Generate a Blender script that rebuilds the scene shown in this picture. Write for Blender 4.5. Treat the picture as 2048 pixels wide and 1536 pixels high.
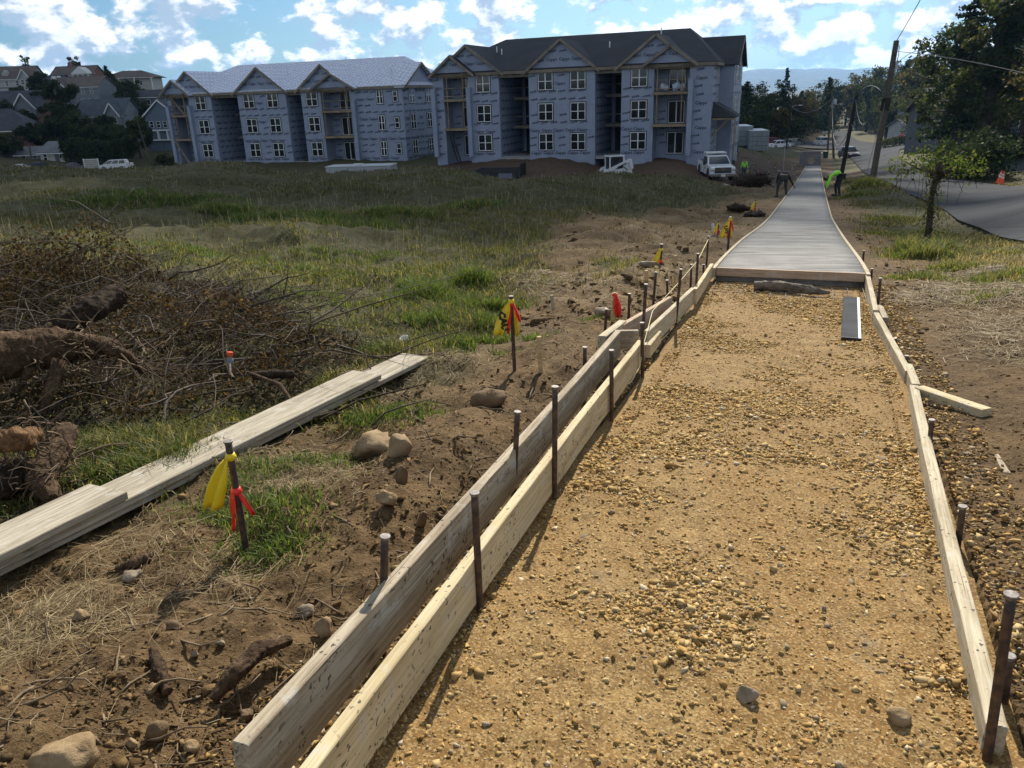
import bpy, bmesh, math, random
import numpy as np
from mathutils import Vector, Matrix, noise as mnoise
R = math.radians
random.seed(7); rng = np.random.default_rng(7)
scene = bpy.context.scene
for o in list(bpy.data.objects): bpy.data.objects.remove(o, do_unlink=True)
COL = scene.collection

# ------------------------------------------------------------------ camera
F_PX, CXP, CYP = 1540.0, 1024.0, 768.0
PITCH, ROLL, EYE = R(20.5), R(2.0), 1.55
_F = np.array([0, math.cos(PITCH), -math.sin(PITCH)])
_R0 = np.array([1.0, 0, 0]); _U0 = np.array([0, math.sin(PITCH), math.cos(PITCH)])
_EX = math.cos(ROLL)*_R0 - math.sin(ROLL)*_U0
_EU = math.sin(ROLL)*_R0 + math.cos(ROLL)*_U0
CAM = np.array([0, 0, EYE])
def ray(px, py): return _F + _EX*((px-CXP)/F_PX) - _EU*((py-CYP)/F_PX)
def P(px, py, z): return CAM + ray(px, py)*z
cd = bpy.data.cameras.new('camera'); cam = bpy.data.objects.new('camera', cd); COL.objects.link(cam)
cd.sensor_width = 36.0; cd.lens = 36.0*F_PX/2048.0; cd.clip_start = 0.05; cd.clip_end = 30000
M = Matrix.Identity(4)
for i in range(3):
    M[i][0] = _EX[i]; M[i][1] = _EU[i]; M[i][2] = -_F[i]; M[i][3] = CAM[i]
cam.matrix_world = M
scene.camera = cam

# ------------------------------------------------------------------ light
SUN_AZ, SUN_EL = R(14.0), R(37.0)       # azimuth to the right of the view heading (+Y)
SUN = np.array([math.sin(SUN_AZ)*math.cos(SUN_EL), math.cos(SUN_AZ)*math.cos(SUN_EL), math.sin(SUN_EL)])
sd = bpy.data.lights.new('sun', 'SUN'); sd.energy = 5.0; sd.angle = R(0.53); sd.color = (1.0, 0.93, 0.82)
so = bpy.data.objects.new('sun', sd); COL.objects.link(so)
so.rotation_euler = Vector(-SUN).to_track_quat('-Z', 'Y').to_euler(); so.location = tuple(SUN*200)
scene.view_settings.view_transform = 'Standard'; scene.view_settings.look = 'None'
scene.view_settings.gamma = 1.0; scene.view_settings.exposure = 0.58
scene.view_settings.use_curve_mapping = False

w = bpy.data.worlds.new('World'); scene.world = w; w.use_nodes = True
nt = w.node_tree; nt.nodes.clear()
def N(t, **kw):
    n = nt.nodes.new(t)
    for k, v in kw.items(): setattr(n, k, v)
    return n
def L(a, b): nt.links.new(a, b)
def math_(op, a, b=None, c=None):
    n = N('ShaderNodeMath', operation=op)
    for i, v in enumerate((a, b, c)):
        if v is None: continue
        if isinstance(v, (int, float)): n.inputs[i].default_value = v
        else: L(v, n.inputs[i])
    return n.outputs[0]
sky = N('ShaderNodeTexSky', sky_type='NISHITA', sun_disc=False, sun_elevation=SUN_EL, sun_rotation=SUN_AZ,
        altitude=400, air_density=1.0, dust_density=1.8, ozone_density=2.0)
tc = N('ShaderNodeTexCoord')
# cumulus: fractal noise over the view direction, flattened in height, lit from the sun side
def cloud_field(offset):
    mp = N('ShaderNodeMapping'); L(tc.outputs['Generated'], mp.inputs['Vector'])
    mp.inputs['Location'].default_value = offset; mp.inputs['Scale'].default_value = (1.0, 1.0, 1.65)
    nz = N('ShaderNodeTexNoise'); nz.noise_dimensions = '3D'
    L(mp.outputs[0], nz.inputs['Vector'])
    nz.inputs['Scale'].default_value = 15.0; nz.inputs['Detail'].default_value = 8.0
    nz.inputs['Roughness'].default_value = 0.57; nz.inputs['Distortion'].default_value = 0.1
    return nz.outputs['Fac']
OFF = Vector((3.17, 0.4, 1.63))
d0 = cloud_field(OFF)
d1 = cloud_field(OFF + Vector((0.008, 0.0, 0.026)))       # a step towards the sun
def ramp(x, lo, hi):
    n = N('ShaderNodeMapRange', interpolation_type='SMOOTHSTEP')
    L(x, n.inputs[0]); n.inputs[1].default_value = lo; n.inputs[2].default_value = hi
    return n.outputs[0]
sep = N('ShaderNodeSeparateXYZ'); L(tc.outputs['Generated'], sep.inputs[0])
# cumulus stand closer together towards the horizon; thinned overhead to lower the fill light
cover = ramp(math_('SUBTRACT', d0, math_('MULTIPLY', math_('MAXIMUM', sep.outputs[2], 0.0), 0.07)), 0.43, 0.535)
lit = ramp(math_('SUBTRACT', d0, d1), -0.06, 0.09)
thick = ramp(d0, 0.50, 0.72)
shade = math_('MULTIPLY', lit, math_('SUBTRACT', 1.0, math_('MULTIPLY', thick, 0.45)))
ccol = N('ShaderNodeMix', data_type='RGBA'); L(shade, ccol.inputs[0])
ccol.inputs[6].default_value = (6.4, 8.3, 10.4, 1); ccol.inputs[7].default_value = (20.0, 20.0, 19.5, 1)
gain = N('ShaderNodeMix', data_type='RGBA', blend_type='MULTIPLY'); gain.inputs[0].default_value = 1.0
L(sky.outputs[0], gain.inputs[6]); gain.inputs[7].default_value = (0.62, 0.96, 1.24, 1)
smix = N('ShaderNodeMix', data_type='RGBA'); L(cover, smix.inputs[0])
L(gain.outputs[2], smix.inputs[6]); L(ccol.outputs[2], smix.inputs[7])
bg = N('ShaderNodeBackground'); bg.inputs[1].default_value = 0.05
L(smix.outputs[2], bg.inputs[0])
wo = N('ShaderNodeOutputWorld'); L(bg.outputs[0], wo.inputs[0])
cy = scene.cycles
cy.use_adaptive_sampling = True; cy.use_denoising = True
cy.max_bounces = 6; cy.diffuse_bounces = 3; cy.glossy_bounces = 2; cy.transmission_bounces = 3
cy.transparent_max_bounces = 8; cy.volume_bounces = 0; cy.sample_clamp_indirect = 6.0
# ------------------------------------------------------------------ terrain heights
def vnoise(x, y, s, seed=0):
    """smooth value noise in numpy, about -1..1"""
    x = np.asarray(x, float)/s; y = np.asarray(y, float)/s
    xi = np.floor(x).astype(np.int64); yi = np.floor(y).astype(np.int64)
    fx = x-xi; fy = y-yi; fx = fx*fx*(3-2*fx); fy = fy*fy*(3-2*fy)
    def h(a, b):
        n = (a*374761393 + b*668265263 + seed*2246822519) & 0xFFFFFFFF
        n = ((n ^ (n >> 13))*1274126177) & 0xFFFFFFFF
        n = n ^ (n >> 16)
        return (n & 0xFFFF)/32767.5 - 1
    return ((h(xi, yi)*(1-fx)+h(xi+1, yi)*fx)*(1-fy) + (h(xi, yi+1)*(1-fx)+h(xi+1, yi+1)*fx)*fy)
def fbm(x, y, s, o=4, seed=0, g=0.5):
    a = 1.0; t = 0
    for k in range(o):
        t = t + a*vnoise(x, y, s/2**k, seed+k*17); a *= g
    return t
_ctrl = []
for c in [  # (px, py, depth): path, then the ground to its right
    (1327,1480,2.03),(1490,1000,3.41),(1545,760,5.3),(1576,562,8.5),(1585,497,12.7),(1595,470,16.6),(1600,445,21.4),(1611,398,33.2),(1618,372,47),(1626,334,92),
    (2040,1000,3.16),(2000,700,5.3),(2040,550,8.2),(1850,490,14),(1980,480,14.8),(1950,440,20),(1900,400,30),(2000,369,42),(1745,365,38),
    (1697,316,116),(1640,291,180),(1690,262,230),(1500,297,102),(1430,358,65),(1487,357,70),(1880,285,95),(2040,303,60),(2040,262,110),
    (1120,316,75),(1000,316,78),(1330,320,71),(1228,362,66),(1000,361,67),(1380,366,50),(1228,346,50),
    (200,338,143),(60,339,138),(330,330,150),(150,300,165),(150,250,205),(150,200,240),(150,165,280),(0,200,240),(300,200,250)]: _ctrl.append(P(*c))
for px, z, d in [  # (px, depth, drop below the eye)
    (0,2.0,1.68),(500,2.2,1.72),(-200,4,1.75),(100,4,1.78),(600,3.6,1.78),(0,8,1.85),(700,7,1.9),(1000,7.5,1.98),(1200,8,1.98),
    (0,12,2.05),(400,13,2.15),(800,13,2.3),(1150,13,2.4),(0,18,2.3),(500,18,2.62),(1000,19,2.95),(1300,20,3.25),
    (0,30,2.85),(500,30,3.15),(1000,30,3.6),(1350,32,4.3),(50,50,3.55),(500,50,3.85),(900,50,4.5),
    (50,68,6.6),(500,68,6.8),(800,68,6.9),(500,92,6.5),(750,86,6.4),(300,100,7.2),(0,100,8.5),
    (620,230,3),(1000,250,9),(1300,250,12),(1500,250,13),(1900,220,11),(2300,60,4.5),(2300,20,2.4),(2300,5,1.55),(-400,20,2.1),(-500,60,4),(-600,150,8)]:
    X = (px-CXP)/F_PX*z; Y = (z - d*math.sin(PITCH))/math.cos(PITCH)
    _ctrl.append(np.array([X, Y, EYE-d]))
for X, Y, Z in [(0,-3,.1),(-3,-2,.0),(3,-2,.1),(0,-20,1.0),(-20,-10,.6),(20,-10,.8),(-60,-60,3),(60,-60,2),(0,-120,4),
                (-400,600,-8),(0,600,-14),(400,600,-14),(-900,200,0),(700,100,-4)]: _ctrl.append(np.array([X, Y, Z]))
_C = np.array(_ctrl)
def _warp(xy):      # log-radial space keeps near and far detail comparable
    r = np.hypot(xy[:, 0], xy[:, 1]) + 1e-6
    k = np.log1p(r/2.0)/r
    return xy*k[:, None]
_W = _warp(_C[:, :2]); _n = len(_C)
def _phi(d2): return np.where(d2 > 0, d2*np.log(d2+1e-12)*0.5, 0)
_D2 = ((_W[:, None]-_W[None])**2).sum(-1)
_rad = np.log1p(np.hypot(_C[:, 0], _C[:, 1]))
_A = np.zeros((_n+3, _n+3)); _A[:_n, :_n] = _phi(_D2) + np.eye(_n)*0.002
_A[:_n, _n] = 1; _A[:_n, _n+1:] = _W; _A[_n, :_n] = 1; _A[_n+1:, :_n] = _W.T
_S = np.linalg.solve(_A, np.concatenate([_C[:, 2], np.zeros(3)]))
def base_h(x, y):
    x = np.atleast_1d(np.asarray(x, float)); y = np.atleast_1d(np.asarray(y, float))
    q = _warp(np.stack([x.ravel(), y.ravel()], 1)); out = np.empty(len(q))
    for i in range(0, len(q), 20000):
        d2 = ((q[i:i+20000, None]-_W[None])**2).sum(-1)
        out[i:i+20000] = _phi(d2) @ _S[:_n] + _S[_n] + q[i:i+20000] @ _S[_n+1:]
    return out.reshape(x.shape)

# ------------------------------------------------------------------ the path: centre line, side distance, surface height
_pc = [P(*c) for c in [(1210,1950,1.42),(1327,1480,2.03),(1490,1000,3.41),(1545,760,5.3),(1576,562,8.5),(1585,497,12.7),(1595,470,16.6),(1600,445,21.4),(1611,398,33.2),(1618,372,47),(1626,334,92)]]
_pc = np.array(_pc)
_d0 = (_pc[1]-_pc[4]); _d0 /= np.linalg.norm(_d0[:2])
_pc = np.vstack([_pc[1] + _d0*6.0, _pc[1] + _d0*2.0, _pc[1:]]); _pc[0, 2] = .2; _pc[1, 2] = .03
_ps = np.concatenate([[0], np.cumsum(np.linalg.norm(np.diff(_pc[:, :2], axis=0), axis=1))])
S_NEAR = _ps[2]; S_SLAB = _ps[5]; S_END = _ps[-1]
_tt = np.linspace(0, S_END, 700)
def _smooth(v):
    k = np.exp(-np.linspace(-2, 2, 41)**2); k /= k.sum()
    return np.convolve(np.pad(v, 20, mode='reflect', reflect_type='odd'), k, 'valid')
_CL = np.stack([_smooth(np.interp(_tt, _ps, _pc[:, i])) for i in range(3)], 1)
_CL[:, 2] = np.interp(_tt, _ps, _pc[:, 2]) if False else _CL[:, 2]
_CT = np.gradient(_CL[:, :2], axis=0); _CT /= np.linalg.norm(_CT, axis=1)[:, None]
def path_sd(x, y):
    """arc length along the path and signed side distance (right positive)"""
    qx = np.ravel(x).astype(float); qy = np.ravel(y).astype(float); ds = _tt[1]-_tt[0]; m = len(_tt)-1
    s = (qx-_CL[0, 0])*_CT[350, 0] + (qy-_CL[0, 1])*_CT[350, 1]      # the walk is almost straight: project, then refine
    for _ in range(3):
        j = np.clip(np.rint(s/ds), 0, m).astype(np.int64)
        rx, ry = qx-_CL[j, 0], qy-_CL[j, 1]; tx, ty = _CT[j, 0], _CT[j, 1]
        s = _tt[j] + rx*tx+ry*ty
    d = rx*ty-ry*tx
    return s.reshape(np.shape(x)), d.reshape(np.shape(x))
def path_pt(s, d, h=0.0):
    x = np.interp(s, _tt, _CL[:, 0]); y = np.interp(s, _tt, _CL[:, 1]); z = np.interp(s, _tt, _CL[:, 2])
    tx = np.interp(s, _tt, _CT[:, 0]); ty = np.interp(s, _tt, _CT[:, 1])
    return np.array([x + ty*d, y - tx*d, z + h])
PW = 0.80           # half width between the forms
def sstep(x, a, b):
    t = np.clip((x-a)/(b-a), 0, 1); return t*t*(3-2*t)
def GB(px, py):
    """picture point to the smooth ground"""
    r = ray(px, py); zs = np.geomspace(1.0, 600, 1500); pts = CAM + zs[:, None]*r
    b = np.where(pts[:, 2] < base_h(pts[:, 0], pts[:, 1]))[0]; j = b[0] if len(b) else len(zs)-1
    return pts[j]
ROAD_PX = [(2500,600),(2250,540),(2048,487),(1960,460),(1916,444),(1893,426),(1850,404),(1812,387),(1786,376),(1748,358),(1714,332),(1700,316),(1690,299),(1582,294),(1520,290),(1530,284),(1610,284),(1664,287),(1668,272),(1672,262),(1698,262),(1703,275),(1718,284),(1760,288),(1868,284),(1870,291),(1800,300),(1796,312),(1810,331),(1853,347),(1902,358),(1951,367),(1987,371),(2048,376),(2300,392),(2500,400)]
ROAD = np.array([GB(*q)[:2] for q in ROAD_PX])
DRIVE = np.array([GB(*q)[:2] for q in [(2100,350),(2020,345),(1995,332),(1990,312),(2040,304),(2100,302)]])
def in_poly(x, y, poly):
    x = np.asarray(x); y = np.asarray(y); c = np.zeros(np.shape(x), bool); n = len(poly)
    for i in range(n):
        x1, y1 = poly[i]; x2, y2 = poly[(i+1) % n]
        if y1 == y2: continue
        c ^= ((y1 > y) != (y2 > y)) & (x < (x2-x1)*(y-y1)/(y2-y1)+x1)
    return c
def on_road(x, y): return (in_poly(x, y, ROAD) | in_poly(x, y, DRIVE)).astype(float)
def masks(x, y, s=None, d=None):
    """0..1 cover of living grass, of dry straw and of red subsoil"""
    if s is None: s, d = path_sd(x, y)
    r = np.hypot(x, y)
    n1 = fbm(x, y, 1.6, 4, 3); n2 = fbm(x, y, 6.0, 3, 9); n3 = fbm(x, y, 0.5, 3, 21)
    dl = -d-PW; dr = d-PW
    ss = s-S_NEAR
    wl = np.interp(ss, [-3, 0, 2, 3.5, 6, 9, 16, 26, 34, 44, 60, 80, 95, 120], [3.2, 2.6, 1.6, 1.5, 1.6, 2.4, 3.9, 3.3, 2.2, 2.2, 6, 8, 5, 1])
    gl = sstep(dl - wl + n1*0.55 + n2*0.5, -0.35, 0.9)
    # clumps that grow inside the bare strip
    gl = np.maximum(gl, 0.9*sstep(n1+0.4*n2, 0.62, 0.95)*sstep(dl, 0.8, 1.2)*sstep(ss, .6, 2.5)*(1-sstep(ss, 9, 13)))
    wr = np.interp(ss, [-3, 0, 4, 6, 8, 12, 30, 60], [2.4, 2.2, 1.8, 1.3, .95, .7, .7, .9])
    gr = sstep(dr - wr + n1*0.45 + n3*0.2, -0.2, 0.8)
    g = np.where(d < 0, gl, gr)
    # construction yard round the long building: bare subsoil
    yard = np.exp(-(((x-9)/22)**4 + ((y-75)/13)**4)) + np.exp(-(((x-23)/9)**4 + ((y-82)/16)**4))
    yard = sstep(yard + 0.25*n2, 0.35, 0.6)*sstep(r, 48, 56)
    g = g*(1-yard)
    g = np.where(np.abs(d) < PW+0.12, 0, g)
    straw = sstep(n1*0.8+n3*0.5+n2*.3, -0.1, 0.8)*np.where(d < 0, 0.55*(1-g)*sstep(r, 4, 7) + 0.35*g, 0.75*sstep(dr, 0.6, 1.6)*(1-sstep(r, 14, 25)))
    straw = straw*(1-sstep(np.abs(y), 50, 60))
    return np.clip(g, 0, 1), np.clip(straw, 0, 1), np.clip(yard, 0, 1)
def ground_h(x, y, detail=True):
    x = np.atleast_1d(np.asarray(x, float)); y = np.atleast_1d(np.asarray(y, float))
    h = base_h(x, y); s, d = path_sd(x, y)
    hp = np.interp(s, _tt, _CL[:, 2])
    k = (1-sstep(np.abs(d), PW+0.1, PW+1.6))*(s > -1)*(s < S_END+1)
    h = h*(1-k)+hp*k
    if detail:
        r = np.hypot(x, y); ad = np.abs(d)
        out = sstep(ad, PW+0.05, PW+0.45)
        ss = s-S_NEAR
        amp = np.where(d < 0, 0.070, 0.022)*(1+0.5*sstep(r, 6, 14)*(d < 0))
        h = h + out*amp*fbm(x, y, 0.8, 6, 5, .58) + sstep(ad, 1.5, 5)*(0.14+.12*sstep(r, 9, 16)*(d < 0))*fbm(x, y, 4.0, 4, 31)*(1-0.75*sstep(r, 45, 60)) + out*np.where(d < 0, .016, .006)*(1-sstep(r, 6, 12))*np.abs(fbm(x, y, .11, 2, 37))
        # spoil thrown up beside the left forms, a shallow trench against the boards
        rd = on_road(x, y)
        h = np.where(rd > 0, base_h(x, y), h)
        left = (d < 0)*sstep(ss, -2, 0)*(1-sstep(ss, 7, 10))
        bank = np.exp(-((-d-PW-0.85)/0.33)**2)*(0.5+0.7*(fbm(x, y, .55, 3, 77)+.4)).clip(0, 1.3)
        h = h + left*(0.085*bank - 0.06*np.exp(-((-d-PW-0.28)/0.2)**2)) 
        h = h - 0.05*(np.abs(d) < PW+0.06)
        h = h + (d > 0)*sstep(ad, PW+.05, PW+.25)*(1-sstep(ad, PW+0.5, PW+1.0))*0.02
    return h
def GP(px, py, h=0.0, detail=False):
    """where the ray through a picture point meets the ground raised by h"""
    r = ray(px, py); zs = np.concatenate([np.geomspace(1.0, 400, 900)])
    pts = CAM + zs[:, None]*r
    gh = ground_h(pts[:, 0], pts[:, 1], detail) + h
    below = np.where(pts[:, 2] < gh)[0]
    if len(below) == 0: return pts[-1]
    j = below[0]
    if j == 0: return pts[0]
    a, b = zs[j-1], zs[j]
    for _ in range(22):
        m = (a+b)/2; p = CAM+m*r
        if p[2] < ground_h(p[0], p[1], detail)[0]+h: b = m
        else: a = m
    return CAM + b*r
def GX(px, z):
    """ground point in the direction of picture column px at a given depth"""
    X = (px-CXP)/F_PX*z; Y = z
    for _ in range(8):
        h = ground_h(X, Y)[0]; d = EYE-h
        Y = (z - d*math.sin(PITCH))/math.cos(PITCH)
        # roll shifts the column a little
        p = np.array([X, Y, h])-CAM; zz = p@_F; u = CXP+F_PX*(p@_EX)/zz
        X += (px-u)/F_PX*zz
    return np.array([X, Y, ground_h(X, Y)[0]])
# ------------------------------------------------------------------ helpers
def tag(o, label=None, cat=None, group=None, kind=None):
    if label: o['label'] = label
    if cat: o['category'] = cat
    if group: o['group'] = group
    if kind: o['kind'] = kind
    return o
def thing(name, label, cat, loc=(0, 0, 0), rotz=0.0, group=None, kind=None):
    o = bpy.data.objects.new(name, None); COL.objects.link(o)
    o.empty_display_size = 0.1
    o.location = tuple(loc); o.rotation_euler = (0, 0, rotz)
    return tag(o, label, cat, group, kind)
def link(name, me, parent=None, loc=None, rot=None, scale=None):
    o = bpy.data.objects.new(name, me); COL.objects.link(o)
    if parent is not None: o.parent = parent
    if loc is not None: o.location = tuple(loc)
    if rot is not None: o.rotation_euler = rot
    if scale is not None: o.scale = scale
    return o
def copy_tree(o, parent=None):
    c = o.copy(); COL.objects.link(c); c.parent = parent
    for ch in o.children: copy_tree(ch, c)
    return c
class MB:
    """collects simple solids into one mesh"""
    def __init__(s): s.v = []; s.f = []
    def add(s, vs, fs):
        n = len(s.v); s.v += [tuple(map(float, v)) for v in vs]; s.f += [tuple(i+n for i in f) for f in fs]; return s
    def box(s, c, d, rz=0.0, rx=0.0, ry=0.0):
        m = Matrix.Rotation(rz, 3, 'Z') @ Matrix.Rotation(ry, 3, 'Y') @ Matrix.Rotation(rx, 3, 'X')
        vs = [tuple(m @ Vector((sx*d[0]/2, sy*d[1]/2, sz*d[2]/2)) + Vector(c)) for sz in (-1, 1) for sx, sy in ((-1, -1), (1, -1), (1, 1), (-1, 1))]
        return s.add(vs, [(0, 3, 2, 1), (4, 5, 6, 7), (0, 1, 5, 4), (1, 2, 6, 5), (2, 3, 7, 6), (3, 0, 4, 7)])
    def b(s, x0, x1, y0, y1, z0, z1):
        return s.box(((x0+x1)/2, (y0+y1)/2, (z0+z1)/2), (abs(x1-x0), abs(y1-y0), abs(z1-z0)))
    def bar(s, a, b, w, h=None):
        a = Vector(a); b = Vector(b); h = h or w; t = (b-a).normalized()
        up = Vector((0, 0, 1)) if abs(t.z) < .95 else Vector((1, 0, 0))
        x = t.cross(up).normalized(); y = x.cross(t)
        vs = [p + x*sx*w/2 + y*sy*h/2 for p in (a, b) for sx, sy in ((-1, -1), (1, -1), (1, 1), (-1, 1))]
        return s.add(vs, [(0, 3, 2, 1), (4, 5, 6, 7), (0, 1, 5, 4), (1, 2, 6, 5), (2, 3, 7, 6), (3, 0, 4, 7)])
    def tube(s, pts, r, n=8, cap=True):
        pts = [Vector(p) for p in pts]; rs = r if hasattr(r, '__len__') else [r]*len(pts)
        rings = []; prev = None
        for i, p in enumerate(pts):
            t = (pts[min(i+1, len(pts)-1)] - pts[max(i-1, 0)]).normalized()
            if prev is None:
                up = Vector((0, 0, 1)) if abs(t.z) < .9 else Vector((1, 0, 0)); x = t.cross(up).normalized()
            else: x = (prev - t*prev.dot(t)).normalized()
            prev = x; y = t.cross(x)
            rings.append([p + (x*math.cos(2*math.pi*k/n) + y*math.sin(2*math.pi*k/n))*rs[i] for k in range(n)])
        vs = [v for rg in rings for v in rg]; fs = []
        for i in range(len(pts)-1):
            for k in range(n):
                a = i*n+k; b_ = i*n+(k+1) % n; fs.append((a, b_, b_+n, a+n))
        if cap: fs.append(tuple(range(n-1, -1, -1))); fs.append(tuple(range((len(pts)-1)*n, len(pts)*n)))
        return s.add(vs, fs)
    def prism(s, poly, axis, a, b):
        """polygon (2-D) pushed along an axis from a to b"""
        n = len(poly)
        def q(u, v, w_): return {'x': (w_, u, v), 'y': (u, w_, v), 'z': (u, v, w_)}[axis]
        vs = [q(u, v, a) for u, v in poly] + [q(u, v, b) for u, v in poly]
        fs = [tuple(range(n-1, -1, -1)), tuple(range(n, 2*n))] + [(i, (i+1) % n, (i+1) % n+n, i+n) for i in range(n)]
        return s.add(vs, fs)
    def lathe(s, prof, n=16, c=(0, 0, 0)):
        vs = []; fs = []
        for r, z in prof: vs += [(c[0]+r*math.cos(2*math.pi*k/n), c[1]+r*math.sin(2*math.pi*k/n), c[2]+z) for k in range(n)]
        for i in range(len(prof)-1):
            for k in range(n): a = i*n+k; b_ = i*n+(k+1) % n; fs.append((a, b_, b_+n, a+n))
        fs.append(tuple(range(n-1, -1, -1))); fs.append(tuple(range((len(prof)-1)*n, len(prof)*n)))
        return s.add(vs, fs)
    def quad(s, *vs): return s.add(vs, [tuple(range(len(vs)))])
    def slab(s, vs, t):
        """flat polygon given thickness t downwards along its normal"""
        vs = [Vector(v) for v in vs]; nrm = Vector((0, 0, 0))
        for i in range(1, len(vs)-1): nrm += (vs[i]-vs[0]).cross(vs[i+1]-vs[0])
        nrm.normalize(); n = len(vs)
        lo = [v-nrm*t for v in vs]
        return s.add(vs+lo, [tuple(range(n)), tuple(range(2*n-1, n-1, -1))] + [(i, i+n, (i+1) % n+n, (i+1) % n) for i in range(n)])
    def mesh(s, name, m=None, smooth=False, bevel=0.0, fix=True, seg=1):
        me = bpy.data.meshes.new(name); me.from_pydata(s.v, [], s.f)
        if fix or bevel:
            bm = bmesh.new(); bm.from_mesh(me)
            bmesh.ops.recalc_face_normals(bm, faces=bm.faces)
            if bevel: bmesh.ops.bevel(bm, geom=[e for e in bm.edges if len(e.link_faces) == 2 and e.calc_face_angle(0) > .6], offset=bevel, segments=seg, affect='EDGES', clamp_overlap=True)
            bm.to_mesh(me); bm.free()
        if m: me.materials.append(m)
        if smooth: me.polygons.foreach_set('use_smooth', [True]*len(me.polygons))
        return me
    def build(s, name, m=None, parent=None, loc=None, rot=None, **kw): return link(name, s.mesh(name, m, **kw), parent, loc, rot)
def np_mesh(name, v, tri, m=None, smooth=False, attrs=None, quads=False):
    me = bpy.data.meshes.new(name); k = 4 if quads else 3
    v = np.asarray(v, np.float32); tri = np.asarray(tri, np.int32).reshape(-1, k)
    me.vertices.add(len(v)); me.vertices.foreach_set('co', v.ravel())
    me.loops.add(tri.size); me.loops.foreach_set('vertex_index', tri.ravel())
    me.polygons.add(len(tri)); me.polygons.foreach_set('loop_start', np.arange(len(tri), dtype=np.int32)*k)
    try: me.polygons.foreach_set('loop_total', np.full(len(tri), k, np.int32))
    except Exception: pass
    if smooth: me.polygons.foreach_set('use_smooth', np.ones(len(tri), bool))
    for nm, a in (attrs or {}).items():
        a = np.asarray(a, np.float32)
        if a.ndim == 1: at = me.attributes.new(nm, 'FLOAT', 'POINT'); at.data.foreach_set('value', a)
        else:
            at = me.color_attributes.new(nm, 'FLOAT_COLOR', 'POINT')
            at.data.foreach_set('color', np.concatenate([a, np.ones((len(a), 1), np.float32)], 1).ravel())
    me.update(calc_edges=True); me.validate()
    if m: me.materials.append(m)
    return me

# ------------------------------------------------------------------ materials
class MN:
    def __init__(s, name):
        s.m = bpy.data.materials.new(name); s.m.use_nodes = True; s.nt = s.m.node_tree
        s.bsdf = s.nt.nodes['Principled BSDF']; s.tc = None
    def n(s, t, **kw):
        n = s.nt.nodes.new(t)
        for k, v in kw.items(): setattr(n, k, v)
        return n
    def l(s, a, b): s.nt.links.new(a, b)
    def co(s, stretch=(1, 1, 1), kind='Object'):
        if s.tc is None: s.tc = s.n('ShaderNodeTexCoord')
        mp = s.n('ShaderNodeMapping'); s.l(s.tc.outputs[kind], mp.inputs[0]); mp.inputs['Scale'].default_value = stretch
        return mp.outputs[0]
    def noise(s, scale, detail=5, rough=.55, vec=None, dist=0.0):
        n = s.n('ShaderNodeTexNoise'); n.inputs['Scale'].default_value = scale; n.inputs['Detail'].default_value = detail
        n.inputs['Roughness'].default_value = rough; n.inputs['Distortion'].default_value = dist
        s.l(vec if vec is not None else s.co(), n.inputs['Vector']); return n.outputs['Fac']
    def vor(s, scale, vec=None, feature='F1', out='Distance'):
        n = s.n('ShaderNodeTexVoronoi', feature=feature); n.inputs['Scale'].default_value = scale
        s.l(vec if vec is not None else s.co(), n.inputs['Vector']); return n.outputs[out]
    def rng(s, x, a, b, c=0.0, d=1.0, smooth=True):
        n = s.n('ShaderNodeMapRange', interpolation_type='SMOOTHSTEP' if smooth else 'LINEAR'); s.l(x, n.inputs[0])
        for i, v in enumerate((a, b, c, d)): n.inputs[i+1].default_value = v
        return n.outputs[0]
    def mix(s, f, a, b, mode='MIX'):
        n = s.n('ShaderNodeMix', data_type='RGBA', blend_type=mode)
        for i, v in ((0, f), (6, a), (7, b)):
            if isinstance(v, (int, float)): n.inputs[i].default_value = v
            elif isinstance(v, tuple): n.inputs[i].default_value = (*v[:3], 1)
            else: s.l(v, n.inputs[i])
        return n.outputs[2]
    def mth(s, op, a, b=None):
        n = s.n('ShaderNodeMath', operation=op)
        for i, v in enumerate((a, b)):
            if v is None: continue
            if isinstance(v, (int, float)): n.inputs[i].default_value = v
            else: s.l(v, n.inputs[i])
        return n.outputs[0]
    def attr(s, nm, fac=True):
        n = s.n('ShaderNodeAttribute'); n.attribute_name = nm; return n.outputs['Fac' if fac else 'Color']
    def col(s, c):
        if isinstance(c, tuple): s.bsdf.inputs['Base Color'].default_value = (*c[:3], 1)
        else: s.l(c, s.bsdf.inputs['Base Color'])
    def set(s, **kw):
        for k, v in kw.items():
            i = s.bsdf.inputs[k.replace('_', ' ')]
            if isinstance(v, (int, float, tuple)): i.default_value = v
            else: s.l(v, i)
        return s
    def bump(s, h, strength=.3, dist=.01, prev=None):
        n = s.n('ShaderNodeBump'); n.inputs['Strength'].default_value = strength; n.inputs['Distance'].default_value = dist
        s.l(h, n.inputs['Height'])
        if prev is not None: s.l(prev, n.inputs['Normal'])
        s.l(n.outputs[0], s.bsdf.inputs['Normal']); return n.outputs[0]
def mk(name, c1, c2=None, scale=8.0, rough=.8, bump=0.0, bscale=None, stretch=(1, 1, 1), metal=0.0, spec=None, bdist=.01, lo=.35, hi=.65):
    m = MN(name)
    v = m.co(stretch)
    if c2: m.col(m.mix(m.rng(m.noise(scale, 5, .6, v), lo, hi), c1, c2))
    else: m.col(c1)
    m.set(Roughness=rough, Metallic=metal)
    if spec is not None: m.set(**{'Specular IOR Level': spec})
    if bump: m.bump(m.noise(bscale or scale*3, 5, .6, v), bump, bdist)
    return m.m
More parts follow.
